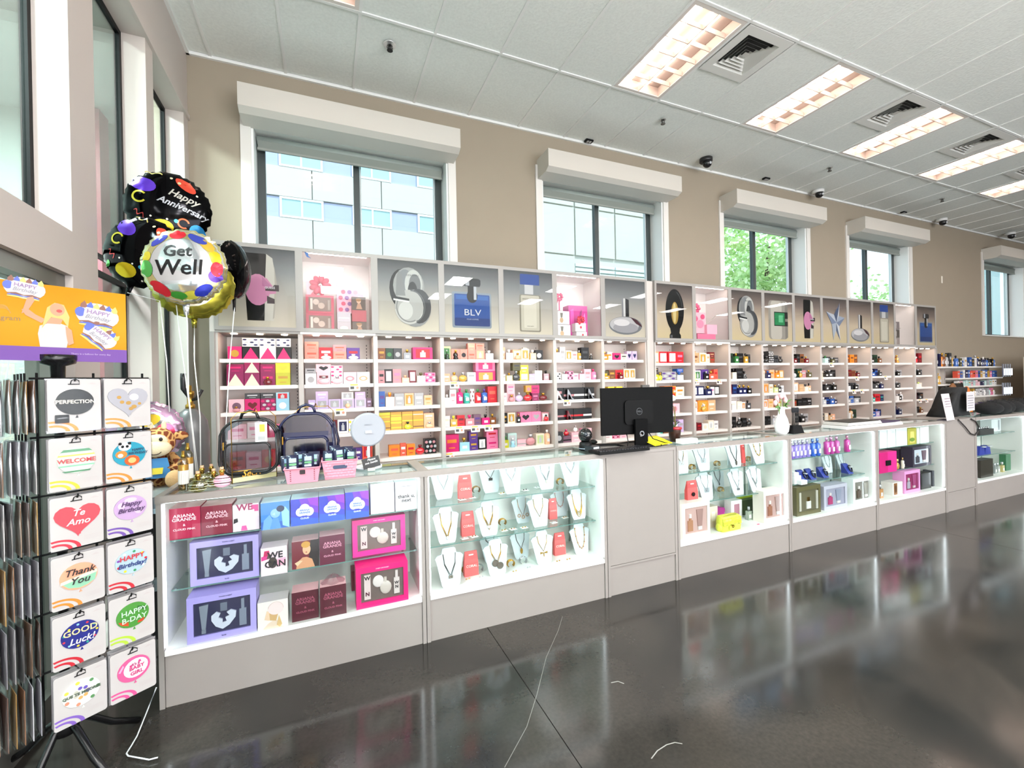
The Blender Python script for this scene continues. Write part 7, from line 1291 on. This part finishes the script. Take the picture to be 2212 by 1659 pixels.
pack(L_, 4, 'dark blue dotted balloon package reading GOOD Luck, fifth row left', '#2a2f7a', '#b81c2c', [('GOOD', .21, .5, .64, '#e6d49a', 0), ('Luck!', .22, .52, .46, '#e4e6ee', .25)], [(['#e8c83a', '#3aa08a', '#c83a4a', '#8ac0e0'][k % 4], circ(.5+.32*math.cos(k*.57), .56+.205*math.sin(k*.57), .028, .02, 8)) for k in range(11)])
pack(R_, 4, 'green balloon package with blocky HAPPY B-DAY lettering, fifth row right', '#4a8a3a', '#a8c83a', [('HAPPY\nB-DAY', .19, .52, .56, '#bfe6c0', 0)], [('#c04a2a', [(.18, .5), (.4, .44), (.4, .36), (.24, .42)]), ('#2a5a2a', [(.6, .72), (.8, .66), (.8, .6), (.6, .64)]), ('#c0402a', [(.6, .4), (.76, .44), (.72, .37), (.6, .36)])])
pack(L_, 5, 'white balloon package with pastel dots reading QUE TE MEJORES, bottom row left', '#e3e6dc', '#7a5ab0', [('QUE TE MEJORES', .095, .5, .56, '#4a5a4a', 0)], [(['#e0a060', '#5a8a5a', '#6a5ab0', '#e8d050', '#b8b8a8', '#d98a70'][k % 6], circ(.5+(.12+.19*(k % 2))*math.cos(k*.9), .56+(.09+.12*(k % 2))*math.sin(k*.9), .045, .033, 8)) for k in range(15)])
pack(R_, 5, 'pink balloon package reading Baby Girl, bottom row right', '#d4588a', '#d8508a', [("It's a", .1, .52, .66, '#b0507a', .2), ('BABY\nGIRL', .14, .55, .53, '#c23a72', 0)], [('#f6e8ee', circ(.54, .57, .27, .19, 20)), ('#e8a0c0', [(.16, .6), (.26, .72), (.28, .68), (.2, .58)]), ('#d83a80', [(.4, .62), (.46, .62), (.46, .66), (.4, .66)]), ('#d83a80', [(.58, .66), (.66, .66), (.64, .71), (.6, .71)])])
# side wing: packages seen edge-on
SD = NRM*-1; SN = DIR*-1
sidec = ['#8a5a34', '#b9b4b2', '#b98a3a', '#a3a0a4', '#6a4a3c', '#cfcdd2', '#8f6a4a', '#e0dee2', '#4a4648']
for r_ in range(6):
    for k in range(9):
        b2 = Vector((RC.x, RC.y, 0))+DIR*(-.095-.019*k)+NRM*(FO-.0)+NRM*.03
        u = thing('balloon_package', f'balloon package seen edge on, {ORD[k]} outward in row {["one", "two", "three", "four", "five", "six"][r_]} of left side', 'balloon package', (b2.x, b2.y, 1.496-r_*.2085-CH+random.uniform(-.004, .004)), RZ+PI/2+random.uniform(-.10, .10), 'packages hanging on the left wing of the spinner')
        c_ = sidec[(k*2+r_) % 9]
        link('card', cached(('sc', c_), lambda: MB().box(0, CW, 0, .0015, 0, CH-.004).build('card', col(c_, .5), mesh_only=True)), u)
        link('clear_bag', cached('sb', lambda: (lambda m: (m.grid([[(0, -.005, 0), (CW, -.005, 0), (CW, .006, 0), (0, .006, 0)], [(0, -.007, CH*.5), (CW, -.007, CH*.5), (CW, .008, CH*.5), (0, .008, CH*.5)], [(0, -.001, CH), (CW, -.001, CH), (CW, .002, CH), (0, .002, CH)]], 0, True, True, False), m.build('clear_bag', glass('#e9e8ec', .16, .1, 'bag3'), mesh_only=True))[-1])(MB())), u)
# header sign of the spinner
HS = at_y(-30, 570, 2.0)
p1 = Vector((RC.x, RC.y, 0))+NRM*.02
t = thing('spinner_sign', 'orange header sign with a laughing woman and birthday balloons', 'sign', (p1.x, p1.y, 1.568), RZ-.03)
x0, x1, hh = -.46, .20, .285
MB().box(x0, x1, 0, .004, 0, hh).build('sign_board', ramp_mat([(0, '#b8801c'), (.5, '#c08c28'), (1, '#b87e18')], 'Z', .75, 0, 0, hh, 'orange_print'), t)
m = MB(); m.flat([(x0, 0), (x1, 0), (x1, .052), (x0, .052)], -.0006); m.build('purple_band', col('#6a4490', .7), t)
text('balloons', .042, col('#d9c8e8', .4), t, (-.22, -.0014, .026)); text('Anagram', .024, col('#8a6a3a', .4), t, (-.14, -.0014, .15)); text('There is a balloon for every day', .009, col('#b8a0cc', .4), t, (.09, -.0014, .03))
m = MB(); 
for k in range(3): m.flat(ringp(-.14, .165+.008*k, .018-.003*k, .020-.003*k, .1, PI-.1, 10, 1), -.0012)
m.build('printed_emblem', col('#a8803a', .4), t)
m = MB(); W_ = [(0, [(-.05, .052), (.02, .052), (.03, .1), (.025, .135), (.0, .145), (-.02, .145), (-.05, .13), (-.055, .1)]), (1, [(-.035, .14), (.005, .14), (.012, .16), (-.012, .165), (-.035, .16)]), (1, [(-.045, .14), (-.085, .165), (-.095, .185), (-.08, .19), (-.06, .17), (-.035, .155)]), (1, [(-.095, .17), (-.08, .23), (-.065, .235), (-.062, .22), (-.08, .18)]), (2, [(-.045, .12), (-.03, .2), (-.01, .22), (.015, .215), (.03, .17), (.025, .13), (.01, .16), (-.02, .165)]), (1, circ(-.003, .195, .02, .024)), (3, circ(.002, .19, .008, .006)), (1, [(.018, .135), (.035, .12), (.04, .07), (.025, .06), (.02, .1)])]
for k, (ci, P) in enumerate(W_): m.flat(P, -.0012-.0003*k, ci)
m.build('printed_woman', [col('#bdb8b4', .6), col('#c08a6c', .6), col('#d9a860', .5), col('#b8403a', .5)], t)
def pb(cx, cz, s, a, cut=1):
    m = MB(); cs, sn = math.cos(a), math.sin(a); R2 = lambda P: [(cx+(x*cs-z*sn)*s, cz+(x*sn+z*cs)*s) for x, z in P]
    m.flat(R2(circ(0, 0, 1.05, .78, 20)), -.0012, 0); 
    for k in range(6): m.flat(R2([(-.9+.3*k, .55), (-.75+.3*k, .8), (-.6+.3*k, .55), (-.6+.3*k, .35), (-.9+.3*k, .35)]), -.0015, 1+k % 3)
    for k in range(3): m.flat(R2([(-.8, -.5-.1*k), (-.4, -.4-.1*k), (0, -.5-.1*k), (.4, -.4-.1*k), (.8, -.5-.1*k), (.8, -.55-.1*k), (0, -.55-.1*k), (-.8, -.55-.1*k)]), -.0018, 1+k)
    m.flat(R2(circ(-.85, .05, .25, .3, 12)), -.0019, 2); m.flat(R2(rrect(-.68, .7, -.38, .42, .12)), -.0021, 0); m.build('printed_balloon', [col('#bcb7b9', .6), col('#7a4a3a', .45), col('#4a5ab0', .45), col('#c8c060', .45)], t)
    text('HAPPY', .38*s, col('#8a6a9a', .4), t, (cx-.14*s*sn, -.0032, cz+.16*s), rot=(PI/2, -a, 0)); text('Birthday', .36*s, col('#8a8a94', .4), t, (cx+.16*s*sn, -.0032, cz-.16*s), rot=(PI/2, -a, 0), shear=.3)
pb(.112, .185, .062, -.16); pb(.118, .105, .055, -.75); pb(-.085, .262, .05, -.12)
# ================================================================== FAR RIGHT: bottle shelving beyond the run
YQ = 4.38
def farunit(x0, w, Y, zs, lab, mat=WHITE):
    t = thing('wall_shelving', lab, 'shelves', (x0, Y, 0), 0, 'low white shelving beyond the perfume bays')
    MB().box(0, w, .26, .28, 0, zs[0]+.18).build('back_panel', col('#cfc6ba', .6), t)
    for z in zs: MB().box(0, w, 0, .26, z-.03, z).build('shelf', col('#ebe7e2', .4), t)
    MB().box(0, w, .02, .26, 0, .12).build('plinth', WHITE, t)
    for q in (.0, w-.015): MB().box(q, q+.015, .2, .26, .12, zs[0]-.03).build('upright', WHITE, t)
farunit(9.60, 1.5, YQ, (1.60, 1.27, .95, .6), 'white open shelving just past the end panel, with tall bottles'); farunit(11.12, 1.75, YQ, (1.60, 1.38, 1.22, 1.02, .70), 'white open shelving further right with small boxes'); farunit(13.1, 3.2, YQ-.5, (1.60, 1.3, 1.0, .7), 'white shelving at the right frame edge with orange packs')
rnd = random.Random(11)
def farrow(x0, x1, Y, z, hs, cols_, kinds, lab, where):
    x = x0; k = 0
    while x < x1-.04 and k < 16:
        w = rnd.uniform(.07, .10); h = rnd.uniform(*hs); c1 = rnd.choice(cols_); kd = rnd.choice(kinds)
        nm = 'hair_product_bottle' if kd in 'nsr' else 'product_box'
        put(c1, rnd.choice(('bk', 'gd', 'wh', 'sv')), round(w, 2), round(h, 2), kd, x+w/2, Y+.03, z, f'{PAL[c1][1]} {"bottle" if kd in "nsr" else "box"}, {ORD[k]} from left {where}', 'bottle' if kd in 'nsr' else 'box', lab, True if kd in 'nsr' else False, nm)
        x += w+rnd.uniform(.005, .02); k += 1
farrow(9.64, 11.08, YQ, 1.60, (.22, .27), ['dr', 'br', 'dg', 'bk', 'gd', 'og', 'nv', 'gy'], 'nnnb', 'bottles on top of the far shelving', 'on top board of the first far shelving')
farrow(11.16, 12.85, YQ, 1.60, (.14, .22), ['dg', 'nv', 'bk', 'gy', 'wh', 'bl', 'ol'], 'nnbb', 'products on top of the second far shelving', 'on top board of the second far shelving')
farrow(9.64, 10.6, YQ, 1.27, (.2, .26), ['dg', 'dr', 'wh', 'gd', 'bk', 'cr'], 'nns', 'bottles on the middle far shelf', 'on second board of the first far shelving')
farrow(11.16, 12.85, YQ, 1.38, (.12, .15), ['bl', 'co', 'pk', 'wh', 'nv', 'gd'], 'bb', 'small boxes on the second far shelving', 'on second board of the second far shelving')
farrow(11.16, 12.85, YQ, 1.22, (.08, .11), ['gy', 'wh', 'nv', 'lp', 'ti'], 'bb', 'boxes on the third far board', 'on third board of the second far shelving'); farrow(11.16, 12.85, YQ, 1.02, (.12, .15), ['gd', 'wh', 'ti', 'gy', 'pk'], 'bn', 'boxes on the fourth far board', 'on fourth board of the second far shelving')
farrow(11.16, 12.85, YQ, .70, (.14, .2), ['tn', 'og', 'pu', 'ol', 'cr'], 'b', 'boxes on the lowest far board', 'on lowest board of the second far shelving')
farrow(13.15, 14.6, YQ-.5, 1.60, (.12, .2), ['tn', 'dr', 'cr', 'br'], 'bn', 'products on the edge shelving top', 'on top board of the edge shelving'); farrow(13.15, 14.6, YQ-.5, 1.30, (.12, .2), ['og', 'og', 'wh', 'br'], 'b', 'orange packs on the edge shelving', 'on second board of the edge shelving'); farrow(13.15, 14.6, YQ-.5, 1.0, (.12, .2), ['gd', 'ol', 'dg', 'yg'], 'b', 'packs on the third edge board', 'on third board of the edge shelving'); farrow(13.15, 14.6, YQ-.5, .70, (.12, .2), ['gd', 'bk', 'gy'], 'b', 'packs on the lowest edge board', 'on lowest board of the edge shelving')
# hanging blister packs and the dark coat stand between the shelves
for r_ in range(2):
    for k in range(4):
        p = at_y(2168+k*5, 790+r_*40, YQ-.12); t = thing('blister_pack', f'clear hanging blister pack, {ORD[k]} from left in the {["upper", "lower"][r_]} row', 'blister pack', (p.x, YQ-.12, 1.38-r_*.38), .5, 'blister packs hanging at the end of the far shelving'); MB().box(0, .12, 0, .004, 0, .26).build('card', col('#b9c4d4', .4), t); MB().box(.02, .1, -.03, -.001, .03, .17).build('blister', col('#dfe6ee', .15, coat=.5), t)
t = thing('dark_hanging_bags', 'brown and black bags hanging below the bottle shelf', 'bags', (10.75, YQ-.05, .98)); MB().grid([[(0, 0, 0), (.5, 0, 0), (.5, .1, 0), (0, .1, 0)], [(.1, 0, .3), (.4, 0, .3), (.4, .1, .3), (.1, .1, .3)]], 0, True).build('black_bag', col('#17140f', .6), t); MB().ell((-.05, -.03, .15), .1, .05, .16).build('brown_bag', col('#8a5a34', .6), t); MB().ell((.42, -.04, .12), .07, .05, .12).build('orange_figure', col('#d9782a', .6), t)
t = thing('notice_sheet', 'grey printed notice hanging over the dark coat', 'notice', (6.86, 2.60, ZT+.06), .1); MB().box(-.12, .12, 0, .003, -.0, .22).build('sheet', col('#c4bfc2', .5), t)
for k in range(6): MB().box(-.09, .09-.02*(k % 2), -.001, 0, .03+.028*k, .038+.028*k).build('printed_line', col('#7a767c', .5), t)
# paint chip on the wall, switch plate
p = at_y(2033, 606, YB); t = thing('wall_mark', 'small white patch on beige wall right of the fourth window', 'mark', (p.x, YB, p.z-.05)); MB().box(0, .05, -.004, 0, 0, .14).build('filler', col('#e2dbcf', .6), t)
